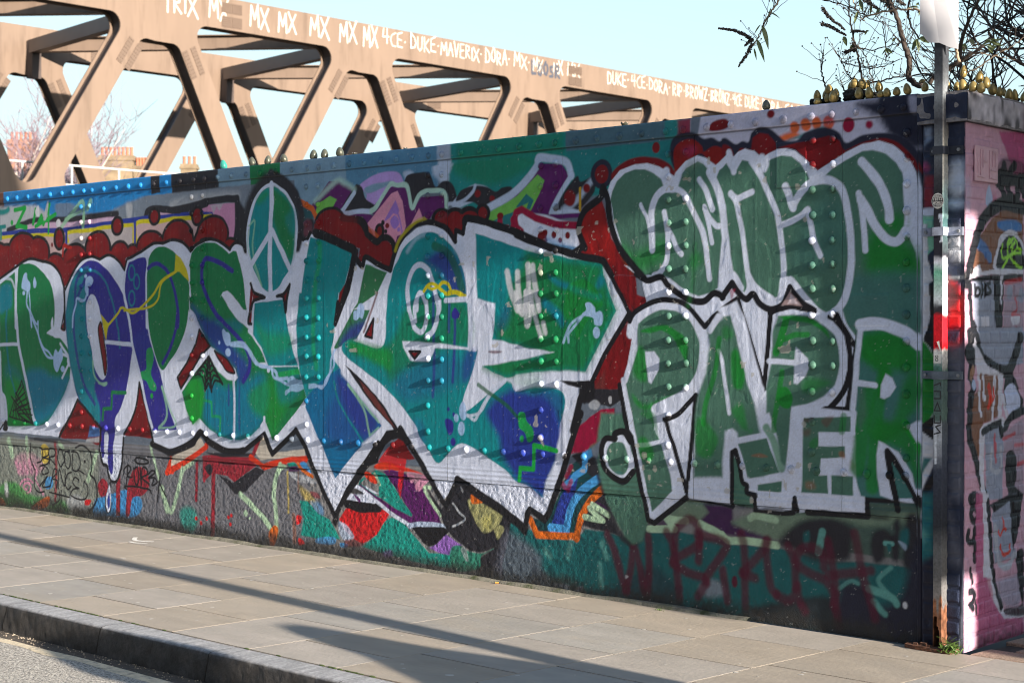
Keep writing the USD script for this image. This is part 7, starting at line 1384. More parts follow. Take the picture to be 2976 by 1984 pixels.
def ledge(p):                                                  # the bottom angle: thin ridges of plate edges and paint
    x, z = p[:, 0], p[:, 1]; r = np.zeros(len(p))
    for z0, h, w in ((0.727, 0.0018, 0.006), (0.698, 0.0025, 0.007), (0.668, 0.003, 0.008)):
        zz = z0+0.0092*x+0.003*(noise(np.c_[x*5, x*0, x*0+z0*9], 3)-0.5); r += h*np.exp(-((z-zz)/w)**2)
    return r+0.0015*np.clip((0.72+0.0092*x-z)/0.03, 0, 1)
def plinth_relief(p):
    q = np.c_[p, p[:, :1]*0]
    return 0.0030*(noise(q*[62, 62, 1], 41)-0.5)+0.0022*(noise(q*[30, 30, 1], 42)-0.5)+0.003*(noise(q*4, 43)-0.5)
sheets = []                                                    # (name, vertices, faces, paint coordinates, material)
DX, DZ = 0.0068, 0.0056
seams = [-9.62, -7.80, -6.19, -4.78, -3.50, -2.475, -1.452, -0.455, -0.002]
for i, (a, b) in enumerate(zip(seams[:-1], seams[1:])):
    off = [0, 0.0008, 0, 0.0010, 0.0003, 0.0012, 0, 0.0009][i]
    us = np.linspace(a+0.0012, b-0.0012, max(2, int((b-a)/DX)))
    vs = np.linspace(0, 1, int(2.05/DZ))
    def fn(p, off=off):
        z = PL_TOP(p[:, 0])+p[:, 1]*(2.682-PL_TOP(p[:, 0])); q = np.c_[p[:, 0], z]
        return np.c_[p[:, 0], -(steel_relief(q)+ledge(q)+off), z]
    v, f, _ = sheet(us, vs, fn); sheets.append(('steel_plate', v, f, v[:, [0, 2]], steel))
us = np.linspace(-9.62, -0.002, int(9.62/DX))
def fl(p):                                                     # the flange along the top, 7 mm proud, its lower edge rounded
    z = 2.677+p[:, 1]*0.097; e = np.clip(p[:, 1]/0.05, 0, 1)
    q = np.c_[p[:, 0], z]
    return np.c_[p[:, 0], -(0.007*np.sqrt(e)+0.5*steel_relief(q))+0.004*np.clip((p[:, 1]-0.96)/0.04, 0, 1), z+0.002*(noise(np.c_[p[:, 0]*6, p[:, 1]*0, p[:, 1]*0], 8)-0.5)]
v, f, _ = sheet(us, np.r_[0, 0.02, np.linspace(0.05, 1, 18)], fl); sheets.append(('top_flange', v, f, v[:, [0, 2]], steel))
def pf(p):
    z = p[:, 1]*(PL_TOP(p[:, 0])-0.003); q = np.c_[p[:, 0], z]
    lip = np.clip((p[:, 1]-0.965)/0.035, 0, 1)*(0.5+noise(np.c_[p[:, 0]*11, p[:, 0]*0, p[:, 0]*0], 12))
    foot = np.clip(1-z/0.05, 0, 1)
    right = np.clip((p[:, 0]+0.95)/0.06, 0, 1)*np.clip((-0.02-p[:, 0])/0.05, 0, 1)          # the smooth end by the pier
    return np.c_[p[:, 0], -(plinth_relief(q)*(1-0.7*right)+0.004*foot)+0.006*lip*(1-right)*(noise(np.c_[p[:, 0]*2.3, p[:, 0]*0, p[:, 0]*0+7], 15) > 0.5)+0.001, z]
v, f, _ = sheet(us, np.linspace(0, 1, 118), pf); sheets.append(('plinth', v, f, v[:, [0, 2]], render_paint))
def patch(x0, x1, z0, z1, th):
    def g(p):
        e = np.minimum(np.minimum(p[:, 0]-x0, x1-p[:, 0])/0.004, np.minimum(p[:, 1]-z0, z1-p[:, 1])/0.004); e = np.clip(e, 0, 1)
        return np.c_[p[:, 0], -(0.0006+th*e+0.6*steel_relief(p)), p[:, 1]]
    v, f, _ = sheet(np.r_[x0, x0+0.004, np.linspace(x0+0.01, x1-0.01, 26), x1-0.004, x1], np.r_[z0, z0+0.004, np.linspace(z0+0.01, z1-0.01, 36), z1-0.004, z1], g)
    sheets.append(('metal_patch', v, f, v[:, [0, 2]], steel))
patch(-0.884, -0.683, 2.345, 2.590, 0.0035); patch(-0.405, -0.166, 1.605, 1.775, 0.0025)
v, f, _ = sheet(np.linspace(-0.0015, 0.026, 8), np.linspace(0.02, 2.70, 300), lambda p: np.c_[p[:, 0], -0.004+0.006*np.clip((np.abs(p[:, 0]-0.012)-0.010)/0.004, 0, 1)-0.5*steel_relief(p), p[:, 1]]); sheets.append(('end_strip', v, f, v[:, [0, 2]]*[0.5, 1]-[0.012, 0], steel))
# rivets
riv = []
cols = [(-7.993, -7.859), (-6.391, -6.25), (-4.976, -4.84), (-3.692, -3.558), (-2.658, -2.53), (-1.639, -1.512), (-0.645, -0.514)]
rows = [2.585, 2.455, 2.325, 2.19, 2.06, 1.93, 1.80, 1.665, 1.53, 1.40, 1.265, 1.105, 0.942]
for c, pair in enumerate(cols):
    for k, x in enumerate(pair):
        for r_, z in enumerate(rows):
            if k == 1 and r_ > 10: continue
            riv.append((x+rng.uniform(-0.003, 0.003), zrow(z, x)+rng.uniform(-0.003, 0.003)))
for z in rows: riv.append((-0.066, z))
for x in BOTTOM_RIVETS: riv.append((x, 0.850+0.0098*x))
NB = len(riv)
for x in TOP_RIVETS: riv.append((x, 2.7125))
a = np.arange(10)*2*np.pi/10
dome = [(1.0, 0.0), (0.96, 0.30), (0.82, 0.58), (0.55, 0.84), (0.25, 0.97)]
dv = np.vstack([np.c_[r*np.cos(a), np.full(10, -h), r*np.sin(a)] for r, h in dome]+[[[0, -1.0, 0]]]); df = []
for i in range(4):
    for j in range(10): q = (i*10+j, i*10+(j+1) % 10, (i+1)*10+(j+1) % 10, (i+1)*10+j); df += [(q[0], q[1], q[2]), (q[0], q[2], q[3])]
df += [(40+j, 40+(j+1) % 10, 50) for j in range(10)]; df = np.array(df)
rm = []
for k, (x, z) in enumerate(riv):
    s = rng.uniform(0.92, 1.08); y = -0.006 if k >= NB else -0.0005
    v = dv*[0.0225*s, 0.019*s, 0.0225*s]+[x, y, z]; rm.append(v)
# lay the paint on everything at once
P_all = np.vstack([s[3] for s in sheets]+[np.tile([[x, z]], (51, 1))*0.35+v[:, [0, 2]]*0.65 for (x, z), v in zip(riv, rm)])
col = np.tile(np.float32([[0.2, 0.2, 0.22]]), (len(P_all), 1))
col = paint(P_all, col, WALL_COATS, PAL)
# dirt: dust specks, black along the joint, chips of white filler in the peeling part; then painted sun glints
g1 = noise(np.c_[P_all*55, P_all[:, :1]*0], 51); pe = peel(P_all)
chips = (np.abs(pe-0.00055) < 0.0002) & (noise(np.c_[P_all*23, P_all[:, :1]*0], 52) > 0.8); col[chips] = col[chips]*0.35+np.float32([0.42, 0.4, 0.36])*0.65
low = np.clip(1-(P_all[:, 1])/0.14, 0, 1)*np.clip((g1-0.38)*4, 0, 1)*0.8; col = col*(1-low[:, None])+np.float32([0.03, 0.028, 0.026])*low[:, None]
jn = np.exp(-((P_all[:, 1]-PL_TOP(P_all[:, 0])+0.012)/0.013)**2)*np.clip((noise(np.c_[P_all*[9, 3], P_all[:, :1]*0], 53)-0.55)*5, 0, 1)*0.7; col = col*(1-jn[:, None])+np.float32([0.025, 0.025, 0.025])*jn[:, None]
fj = np.exp(-((P_all[:, 1]-2.674)/0.0045)**2)*0.85; col = col*(1-fj[:, None])+np.float32([0.018, 0.016, 0.016])*fj[:, None]
sp_ = noise(np.c_[P_all*170, P_all[:, :1]*0], 55); col = col*(0.9+0.2*sp_[:, None]); glint_ = ((noise(np.c_[P_all*60, P_all[:, :1]*0], 56) > 0.9) & (sp_ > 0.66))[:, None]; col = np.where(glint_, col*0.6+0.16, col)  # tone grain, then pale specks that paint in sun glints
k = 0
for name, v, f, q, m in sheets:
    part(WALL, name, (v, f), m, True, col[k:k+len(v)]); k += len(v)
for v in rm:
    col[k:k+51] *= rng.uniform(0.6, 0.95)
    part(WALL, 'rivet', (v, df), rivet_paint, True, col[k:k+51]); k += 51
part(WALL, 'core', bx(-9.62, -0.004, 0.013, 0.30, 0.0, 2.765), flat_steel)
part(WALL, 'top_plate', bx(-9.62, 0.0, -0.001, 0.32, 2.7655, 2.7725), flat_steel)
part(WALL, 'far_length', bx(-24, -9.623, -0.002, 0.30, 0.0, 2.77), mat('far_paint', (0.12, 0.17, 0.24), rough=0.45, vary=0.5, scale=2.2, dark=((0.02, 0.17, 0.12), 1.3, 0.45, 0.6)))
u = np.linspace(-9.6, -1.05, 700); hh = 0.010+0.012*noise(np.c_[u*4, u*0, u*0], 61); ww = 0.022+0.022*noise(np.c_[u*3, u*0, u*0+5], 62); n_ = len(u)
vv = np.vstack([np.c_[u, -ww-0.004, u*0-0.002], np.c_[u, -ww*0.75-0.003, hh*0.7], np.c_[u, -0.001+u*0, hh*1.1]]); i = np.arange(n_-1)
part(WALL, 'foot_fillet', (vv, np.vstack([np.c_[i, i+1, i+n_+1], np.c_[i, i+n_+1, i+n_], np.c_[i+n_, i+n_+1, i+2*n_+1], np.c_[i+n_, i+2*n_+1, i+2*n_]])), mat('fillet', (0.2, 0.19, 0.15), rough=0.9, vary=0.5, scale=14, bump=0.8, bscale=80, dark=((0.06, 0.07, 0.03), 7, 0.5, 0.65)), True)

# ------------------------------------------------------------------ the brick pier that ends it, and the wall of the side street
PIER = thing('brick_pier', 'painted brick pier and side wall with dark front, pink side and stone coping', 'brick wall')
SD = np.array([-0.0926, 0.9957, 0.0]); SN = np.array([0.9957, 0.0926, 0.0]); SC = np.array([0.27, -0.008, 0.0])
def fmap(p): return np.c_[p[:, 0], -0.008-p[:, 2], p[:, 1]]
def smap(p): return SC+p[:, :1]*SD+p[:, 2:3]*SN+np.c_[p[:, :1]*0, p[:, :1]*0, p[:, 1:2]]
PALP = dict(PAL); PALP.update(PAL_PIER)
def masonry(u0, u1, z1, mapper, coats, base, first, wu):
    """Mortar face and, 5 mm proud of it, each brick; the coats of paint run over both."""
    us = np.linspace(u0, u1, int((u1-u0)/0.008)+2); vs = np.linspace(0, z1, int(z1/0.009))
    q = np.stack(np.meshgrid(us, vs), -1).reshape(-1, 2)
    v, f, p = sheet(us, vs, lambda p: mapper(np.c_[p, 0.0015*(noise(np.c_[p*60, p[:, :1]*0], 71)-0.5)-0.002]))
    jobs = [('mortar_face', v, f, p)]
    c = 0; z = 0.0
    while z < z1-0.02:
        h = 0.069; u = u0-(first[c % 2]); k = 0
        while u < u1:
            w = 0.213 if (k+c) % 2 == 0 else 0.1005
            if wu: w = 0.213 if c % 2 == 0 else 0.1005
            a, b = max(u+0.004, u0), min(u+w+0.004, u1)
            if b-a > 0.02:
                zt = min(z+h, z1); dep = rng.uniform(0.003, 0.007); sd = rng.randint(1000)
                uu = np.r_[a, a+0.006, np.linspace(a+0.014, b-0.014, max(2, int((b-a)/0.009))), b-0.006, b]; zz = np.r_[z+0.004, z+0.009, np.linspace(z+0.017, zt-0.013, 6), zt-0.006, zt]
                def bf(p, a=a, b=b, z=z, zt=zt, dep=dep, sd=sd):
                    e = np.clip(np.minimum(np.minimum(p[:, 0]-a, b-p[:, 0]), np.minimum(p[:, 1]-z-0.004, zt-p[:, 1]))/0.008, 0, 1)
                    dmg = np.clip((noise(np.c_[p*16, p[:, :1]*0+sd], 72)-0.72)*5, 0, 1)*0.006
                    return mapper(np.c_[p, dep*np.sqrt(e)-0.003-dmg*e+0.0016*(noise(np.c_[p*70, p[:, :1]*0], 73)-0.5)])
                jobs.append(('brick', *sheet(uu, zz, bf)))
            u += w+0.010; k += 1
        z += 0.0797; c += 1
    P = np.vstack([j[3] for j in jobs]); cc = np.tile(np.float32([base]), (len(P), 1)); cc = paint(P, cc, coats, PALP)
    low = np.clip(1-P[:, 1]/0.12, 0, 1)*np.clip((noise(np.c_[P*40, P[:, :1]*0], 74)-0.45)*4, 0, 1)*0.6; cc = cc*(1-low[:, None])+np.float32([0.05, 0.035, 0.03])*low[:, None]
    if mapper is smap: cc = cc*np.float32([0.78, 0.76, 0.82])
    k = 0
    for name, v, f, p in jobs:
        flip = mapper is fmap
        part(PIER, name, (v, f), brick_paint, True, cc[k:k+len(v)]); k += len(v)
masonry(0.030, 0.270, 2.61, fmap, FRONT_COATS, (0.03, 0.035, 0.06), (0.0, 0.112), True)
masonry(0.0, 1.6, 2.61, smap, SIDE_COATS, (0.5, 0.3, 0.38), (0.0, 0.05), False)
core = Polygon([(0.034, 0.0), (0.262, 0.0), tuple((SC+1.6*SD-0.012*SN)[:2]), tuple((SC+1.6*SD-0.25*SN)[:2]), (0.034, 0.32)])
part(PIER, 'core', prism(core, 2.60, lambda v: v), flat_steel)
# coping stone: rough, painted dark in front and lilac grey along the side
def coping(us, mapper, colfn, nm):
    def cf(p):
        n1 = noise(np.c_[p*26, p[:, :1]*0], 81)-0.5; rough_edge = np.clip(1-np.minimum(p[:, 1]-2.612, 2.764-p[:, 1])/0.018, 0, 1)
        return mapper(np.c_[p, 0.026+0.005*n1-rough_edge*(0.006+0.008*np.clip(noise(np.c_[p*19, p[:, :1]*0], 82)-0.4, 0, 1))])
    v, f, p = sheet(us, np.linspace(2.612, 2.764, 24), cf); part(PIER, nm, (v, f), brick_paint, True, colfn(p))
def cfront(p): return paint(p, np.tile(np.float32([[0.018, 0.024, 0.05]]), (len(p), 1)), [('E', 'palblue', 0, 30, 0.3, [215, 2625, 30, 14])], PAL)
def cside(p):
    n1 = noise(np.c_[p*30, p[:, :1]*0], 83); n2 = noise(np.c_[p[:, 0]*22, p[:, 1]*5, p[:, 0]*0], 84); c = np.float32([0.42, 0.40, 0.45])*(0.75+0.5*n1[:, None])
    d = np.clip((n2-0.55)*5, 0, 1)[:, None]*0.85; c = c*(1-d)+np.float32([0.03, 0.03, 0.035])*d
    k = np.clip((p[:, 0]-0.60)/0.05, 0, 1)[:, None]; return c*(1-k)+np.float32([0.12, 0.03, 0.09])*k
coping(np.linspace(0.012, 0.297, 60), lambda p: np.c_[p[:, 0], -0.008-p[:, 2], p[:, 1]], cfront, 'coping')
coping(np.linspace(-0.026, 1.6, 220), smap, cside, 'coping')
cp = Polygon([(0.012, -0.033), (0.295, -0.033), tuple((SC+1.6*SD+0.024*SN)[:2]), tuple((SC+1.6*SD-0.3*SN)[:2]), (0.012, 0.33)])
part(PIER, 'coping_core', prism(cp, 0.148, lambda v: v+[0, 0, 2.613]), mat('coping_stone', (0.2, 0.19, 0.2), rough=0.9, vary=0.4, scale=30, bump=0.8, bscale=80))
# relief tile let into the pink side
tile = [(0.065, 2.335, 0.36, 2.50)]
tl = bevel_box(0.0, 0.255, 0.0, 0.178, 0.0, 0.012, 0.004)
tm = trimesh.Trimesh(*(lambda m: (m.vert_properties[:, :3], m.tri_verts))(tl.to_mesh()), process=False)
rel = [bx(a, b, c, d, 0.010, 0.017) for a, b, c, d in ((0.02, 0.028, 0.04, 0.13), (0.05, 0.058, 0.03, 0.16), (0.02, 0.10, 0.022, 0.03), (0.075, 0.083, 0.07, 0.16), (0.095, 0.13, 0.10, 0.108), (0.15, 0.158, 0.02, 0.16), (0.17, 0.24, 0.02, 0.028), (0.17, 0.24, 0.06, 0.068), (0.185, 0.193, 0.08, 0.16), (0.215, 0.223, 0.08, 0.16), (0.19, 0.245, 0.15, 0.158))]
tm = cat(tm, *rel); tv = np.array(tm.vertices)
part(PIER, 'relief_tile', trimesh.Trimesh(smap(np.c_[tv[:, 0]+0.085, tv[:, 1]+2.325, tv[:, 2]+0.003]), tm.faces, process=False), mat('tile_paint', (0.5, 0.32, 0.38), rough=0.5, vary=0.1, scale=20, bump=0.3, bscale=120))

# ------------------------------------------------------------------ the post strapped to the pier, with its sticker and sheet-metal sign
POST = thing('sign_post', 'square metal post strapped to the pier, streaked with paint and rusted through at its foot', 'post')
def post_col(z, side, u):
    stops = [(0.0, (0.10, 0.05, 0.03)), (0.10, (0.12, 0.11, 0.11)), (0.5, (0.13, 0.135, 0.14)), (0.62, (0.03, 0.035, 0.045)), (0.9, (0.05, 0.06, 0.09)), (1.05, (0.42, 0.45, 0.5) if not side else (0.09, 0.11, 0.14)), (1.13, (0.42, 0.45, 0.5) if not side else (0.09, 0.11, 0.13)), (1.15, (0.10, 0.16, 0.14)), (1.32, (0.09, 0.14, 0.14)), (1.385, (0.09, 0.19, 0.15)), (1.405, (0.08, 0.2, 0.17) if not side else (0.42, 0.44, 0.42)), (1.455, (0.62, 0.62, 0.62)), (1.485, (0.62, 0.62, 0.62)), (1.495, (0.55, 0.01, 0.02)), (1.66, (0.5, 0.01, 0.02)), (1.672, (0.02, 0.02, 0.025) if not side else (0.6, 0.62, 0.62)), (1.70, (0.04, 0.04, 0.05) if not side else (0.64, 0.66, 0.66)), (1.73, (0.5, 0.55, 0.6) if not side else (0.66, 0.67, 0.66)), (1.87, (0.12, 0.36, 0.25) if not side else (0.66, 0.67, 0.66)), (1.93, (0.56, 0.58, 0.66)), (1.955, (0.02, 0.02, 0.03)), (2.0, (0.02, 0.02, 0.03) if not side else (0.05, 0.07, 0.08)), (2.13, (0.03, 0.03, 0.04) if not side else (0.06, 0.14, 0.15)), (2.15, (0.03, 0.03, 0.04) if not side else (0.3, 0.5, 0.5)), (2.24, (0.025, 0.025, 0.03) if not side else (0.34, 0.52, 0.52)), (2.34, (0.05, 0.05, 0.06) if not side else (0.4, 0.4, 0.38)), (2.5, (0.16, 0.18, 0.2) if not side else (0.34, 0.33, 0.3)), (2.62, (0.05, 0.05, 0.06) if not side else (0.08, 0.08, 0.09)), (2.75, (0.2, 0.22, 0.24)), (2.83, (0.09, 0.10, 0.11)), (2.9, (0.045, 0.05, 0.06)), (3.4, (0.05, 0.055, 0.065))]
    zs = [s[0] for s in stops]; return np.stack([np.interp(z, zs, [s[1][k] for s in stops]) for k in range(3)], 1)
outline = [(0.127, -0.005), (0.127, -0.060), (0.1285, -0.062), (0.1755, -0.062), (0.1775, -0.060), (0.1775, -0.022), (0.1745, -0.022), (0.1745, -0.005)]
po = np.array(outline); seg = np.r_[0, np.cumsum(np.linalg.norm(np.diff(po, axis=0), axis=1))]
us = np.unique(np.r_[seg, np.linspace(0, seg[-1], 26)]); vs = np.linspace(0.0, 3.45, 420)
def postf(p):
    x = np.interp(p[:, 0], seg, po[:, 0]); y = np.interp(p[:, 0], seg, po[:, 1]); return np.c_[x, y, p[:, 1]]
v, f, p = sheet(us, vs, postf); sidef = p[:, 0] > seg[3]+0.001
pc = np.where(sidef[:, None], post_col(p[:, 1]+0.02*(noise(np.c_[p*40, p[:, :1]*0], 91)-0.5), True, p[:, 0]), post_col(p[:, 1]+0.02*(noise(np.c_[p*40, p[:, :1]*0], 91)-0.5), False, p[:, 0]))
blob = (~sidef) & (p[:, 0] > 0.088+0.012*np.sin(p[:, 1]*28)) & (p[:, 1] > 2.02) & (p[:, 1] < 2.16); pc[blob] = (0.56, 0.6, 0.7)
drip = (~sidef) & (p[:, 0] > 0.062) & (p[:, 0] < 0.079) & (p[:, 1] > 0.93) & (p[:, 1] < 1.12); pc[drip] = (0.6, 0.64, 0.7)
rust = np.clip((0.235+0.16*(noise(np.c_[p[:, 0]*60, p[:, 1]*9, p[:, 0]*0], 92)-0.5)-p[:, 1])/0.02, 0, 1)[:, None]; rc = np.float32([0.15, 0.066, 0.036])*(0.35+1.3*noise(np.c_[p*60, p[:, :1]*0], 93)[:, None]); pc = pc*(1-rust)+rc*rust
n0 = noise(np.c_[p[:, 0]*45, p[:, 1]*14, p[:, 0]*0], 94)
hole = (p[:, 1] < 0.17) & (p[:, 1] > 0.012) & (p[:, 0] > 0.062) & (p[:, 0] < 0.092) & (n0 > 0.3+p[:, 1]*1.6)
keep = ~hole[f].any(1)
part(POST, 'post', (v, f[keep]), rivet_paint, 60, None) if False else part(POST, 'post', (v, f[keep]), rivet_paint, False, pc)
M['strap'] = mat('strap_paint', (0.12, 0.15, 0.19), rough=0.5, vary=0.3, scale=30)
def strap(z, x0, x1, h, m):
    s = cat(bx(x0, 0.1245, -0.016, -0.0095, z-h, z+h), bx(0.1215, 0.1245, -0.0665, -0.016, z-h, z+h), bx(0.1245, 0.1805, -0.0665, -0.0635, z-h, z+h), bx(0.1805, 0.1835, -0.0665, -0.016, z-h, z+h), bx(0.1835, x1, -0.016, -0.0095, z-h, z+h))
    st = part(POST, 'strap', s, m)
    for x in (x0+0.022, x1-0.022): part(st, 'bolt', cat(trimesh.creation.cylinder(0.0085, 0.010, sections=6, transform=trimesh.transformations.rotation_matrix(math.pi/2, [1, 0, 0], [0, 0, 0])).apply_translation((x, -0.021, z))), M['zinc'])
strap(2.475, 0.075, 0.262, 0.020, mat('strap_navy', (0.03, 0.035, 0.05), rough=0.5)); strap(2.075, 0.034, 0.262, 0.021, mat('strap_lilac', (0.3, 0.33, 0.42), rough=0.5, vary=0.5, scale=14)); strap(1.365, 0.034, 0.262, 0.020, M['strap'])
sign_a = math.radians(40)
def sgn(p): return np.c_[0.165+p[:, 0]*math.cos(sign_a)-p[:, 2]*0, -0.074+p[:, 0]*math.sin(sign_a)*0.55-0.004*np.abs(p[:, 0]/0.05)-p[:, 2], p[:, 1]]
sg = Polygon([(-0.105, 3.05), (-0.085, 3.035), (-0.06, 3.004), (0.0, 3.000), (0.07, 2.972), (0.112, 2.962), (0.112, 3.7), (-0.105, 3.7)])
part(POST, 'sign_sheet', prism(sg, 0.003, lambda v: sgn(v)), M['sheet'], label='plain pale grey metal sheet at the top of the post')
# round sticker
STK = part(POST, 'sticker', flat_poly(Point(0, 0).buffer(1).buffer(0), lambda q: np.c_[0.150+q[:, 0]*0.034, np.full(len(q), -0.0632), 2.225+q[:, 1]*0.0385]), M['whitepaint'], label='round black and white globe sticker reading TEETZ WORLD')
part(STK, 'disc', flat_poly(Point(0, 0).buffer(0.9), lambda q: np.c_[0.150+q[:, 0]*0.034, np.full(len(q), -0.0640), 2.225+q[:, 1]*0.0385]), M['dark'])
g = [Point(0, 0).buffer(0.9).exterior]; gl = []
for xx in (0.3, 0.62): gl += [LineString([(s*xx*math.cos(t), 0.88*math.sin(t)) for t in np.linspace(-1.57, 1.57, 16)]) for s in (-1, 1)]
gl += [LineString([(0, -0.88), (0, 0.88)])]+[LineString([(-math.sqrt(0.78-h*h), h), (math.sqrt(0.78-h*h), h)]) for h in (-0.7, -0.52, 0.52, 0.7)]
band = sbox(-0.95, -0.46, 0.95, 0.46)
for g_ in getattr(unary_union([l.buffer(0.022) for l in gl]).difference(band), 'geoms', []): part(STK, 'globe_lines', flat_poly(g_, lambda q: np.c_[0.150+q[:, 0]*0.034, np.full(len(q), -0.0645), 2.225+q[:, 1]*0.0385]), M['whitepaint'])
for word, z, h in (('TEETZ', 2.2275, 0.0125), ('WORLD', 2.2095, 0.0125)):
    t = text_mesh(word, h, 0.0004, True); tv = np.array(t.vertices); w = tv[:, 0].max(); tv[:, 0] = (tv[:, 0]-w/2)*0.055/w
    part(STK, 'lettering', trimesh.Trimesh(np.c_[0.150+tv[:, 0], -0.0646-tv[:, 2], z+tv[:, 1]], t.faces, process=False), M['whitepaint'])
# scrap of a printed label and marker scrawl on the post
part(POST, 'label', bx(0.129, 0.170, -0.0632, -0.0626, 1.425, 1.470), M['whitepaint'])
t = text_mesh('CC', 0.016, 0.0004, True); tv = np.array(t.vertices)
part(POST, 'lettering', trimesh.Trimesh(np.c_[0.155-tv[:, 1], -0.0638-tv[:, 2], 1.432+tv[:, 0]], t.faces, process=False), M['dark'])
part(POST, 'label', flat_poly(Polygon([(0.146, 1.53), (0.160, 1.535), (0.172, 1.475), (0.164, 1.49)]), lambda q: np.c_[q[:, 0], np.full(len(q), -0.0634), q[:, 1]]), M['whitepaint'])
scr = []
for z0, st in ((1.315, [(0, 0), (1, .3), (1, 0)]), (1.25, [(0, 0), (1, 0), (1, .8), (0, .8)]), (1.19, [(0, 0), (.5, .9), (1, 0), (0, 0)]), (1.13, [(0, .8), (0, 0), (1, 0), (1, .8)]), (1.075, [(0, 0), (1, .2), (.2, .8), (1, 1)])):
    scr.append(LineString([(0.134+0.034*a_, z0+0.045*b_) for a_, b_ in st]).buffer(0.0032))
for g_ in scr: part(POST, 'scrawl', flat_poly(g_, lambda q: np.c_[q[:, 0], np.full(len(q), -0.0631), q[:, 1]]), M['dark'])
uu, _ = np.meshgrid(np.arange(3), np.arange(3))
base = Polygon([(-0.02, -0.085), (0.05, -0.10), (0.16, -0.105), (0.245, -0.095), (0.25, -0.02), (0.10, -0.012), (-0.03, -0.03)])
part(POST, 'base_plate', prism(base, 0.018, lambda v: v+[0, 0, 0.002]), M['rustp'])
fl = [bevel_box(x-0.02*s, x+0.02*s, y-0.012*s, y+0.012*s, 0.018, 0.018+0.016*s, 0.003) for x, y, s in ((0.07, -0.05, 1.0), (0.03, -0.06, 0.7), (0.20, -0.05, 0.9), (0.215, -0.03, 1.1), (0.105, -0.07, 0.6), (0.19, -0.075, 0.6))]
part(POST, 'rust_flakes', cat(*[trimesh.Trimesh(m.to_mesh().vert_properties[:, :3], m.to_mesh().tri_verts, process=False) for m in fl]), M['rustp'])
# ------------------------------------------------------------------ the bridge behind: two trusses, cross beams, bracing
BRIDGE = thing('railway_bridge', 'tan steel railway truss bridge with rounded openings and white painted words along its top', 'bridge')
BD, BN, BP = np.array(BR_D), np.array(BR_N), np.array(BR_P)          # along it, towards the camera, a point of its near face at ground level
def bmap(off=0.0): return lambda v: BP+v[:, :1]*BD-(off-(v[:, 2:3] if v.shape[1] > 2 else 0))*BN+np.c_[v[:, :1]*0, v[:, :1]*0, v[:, 1:2]]
TN = [-20.4, -12.2, -4.0, 4.27, 12.38, 21.1, 29.6, 37.9]
def truss_shape(nodes):
    ps = [sbox(nodes[0]-3, 10.27, nodes[-1]+3, 11.2), sbox(nodes[0]-3, 4.35, nodes[-1]+3, 5.2)]
    for t in nodes:
        for s0, s1, w in ((-0.73, -4.12, 0.41), (0.62, 3.22, 0.40)):
            ps.append(Polygon([(t+s0-w, 10.3), (t+s0+w, 10.3), (t+s1+w, 5.1), (t+s1-w, 5.1)]))
        ps.append(Polygon([(t-1.05, 10.4), (t+1.0, 10.4), (t+1.02, 9.75), (t+0.35, 9.62), (t-0.3, 9.62), (t-1.1, 9.75)]))
    u = unary_union(ps); u = u.buffer(0.36, 10).buffer(-0.36, 10); return u.simplify(0.006)
for off, nm, sh in ((0.0, 'near_truss', 0.0), (8.6, 'far_truss', 1.5)):
    shape = truss_shape([t+sh for t in TN]); th = 0.50
    T_ = part(BRIDGE, nm, cat(prism(shape, 0.05, lambda v, off=off: bmap(off)(np.c_[v[:, :2], v[:, 2]-0.05])), prism(shape, 0.03, lambda v, off=off: bmap(off)(np.c_[v[:, :2], v[:, 2]-0.5]))), M['bridge'])
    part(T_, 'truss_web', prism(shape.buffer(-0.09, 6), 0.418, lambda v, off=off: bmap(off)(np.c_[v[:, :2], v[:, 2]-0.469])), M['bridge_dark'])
    # bolted splice plates
    for i, t in enumerate(TN):
        t = t+sh
        if not -2 < t < 36: continue
        for sg_, s_at, h_at, sl in ((-1, t-1.12-0.05, 9.15, 0.66), (1, t+1.12, 9.15, -0.5)):
            ax = np.array([sl, 1.0]); ax /= np.linalg.norm(ax); nx = np.array([ax[1], -ax[0]])
            for q in (-0.165, 0.165):
                c0 = np.array([s_at, h_at])+nx*q
                pl = Polygon([c0-ax*0.42-nx*0.10, c0+ax*0.42-nx*0.10, c0+ax*0.42+nx*0.10, c0-ax*0.42+nx*0.10])
                bl = [Point(*(c0+ax*a_+nx*b_)).buffer(0.016, 2) for a_ in np.linspace(-0.37, 0.37, 8) for b_ in (-0.065, 0, 0.065)]
                m1 = prism(pl, 0.012, lambda v, off=off: bmap(off)(np.c_[v[:, :2], v[:, 2]+0.001])); m2 = prism(unary_union(bl), 0.014, lambda v, off=off: bmap(off)(np.c_[v[:, :2], v[:, 2]+0.0125]))
                part(T_, 'bolt_plate', cat(m1, m2), M['bridge_plate'])
    for s_at in [x+(1.7 if off else 0) for x in (6.45, 22.9, -9.8)]:
        for h0, h1 in ((10.34, 10.66), (10.76, 11.06)):
            for d0 in (0, 0.40):
                pl = sbox(s_at+d0, h0, s_at+d0+0.38, h1); bl = [Point(s_at+d0+a_, b_).buffer(0.017, 2) for a_ in np.linspace(0.04, 0.34, 6) for b_ in np.linspace(h0+0.04, h1-0.04, 5)]
                part(T_, 'bolt_plate', cat(prism(pl, 0.012, lambda v, off=off: bmap(off)(np.c_[v[:, :2], v[:, 2]+0.001])), prism(unary_union(bl), 0.014, lambda v, off=off: bmap(off)(np.c_[v[:, :2], v[:, 2]+0.0125]))), M['bridge_plate'])
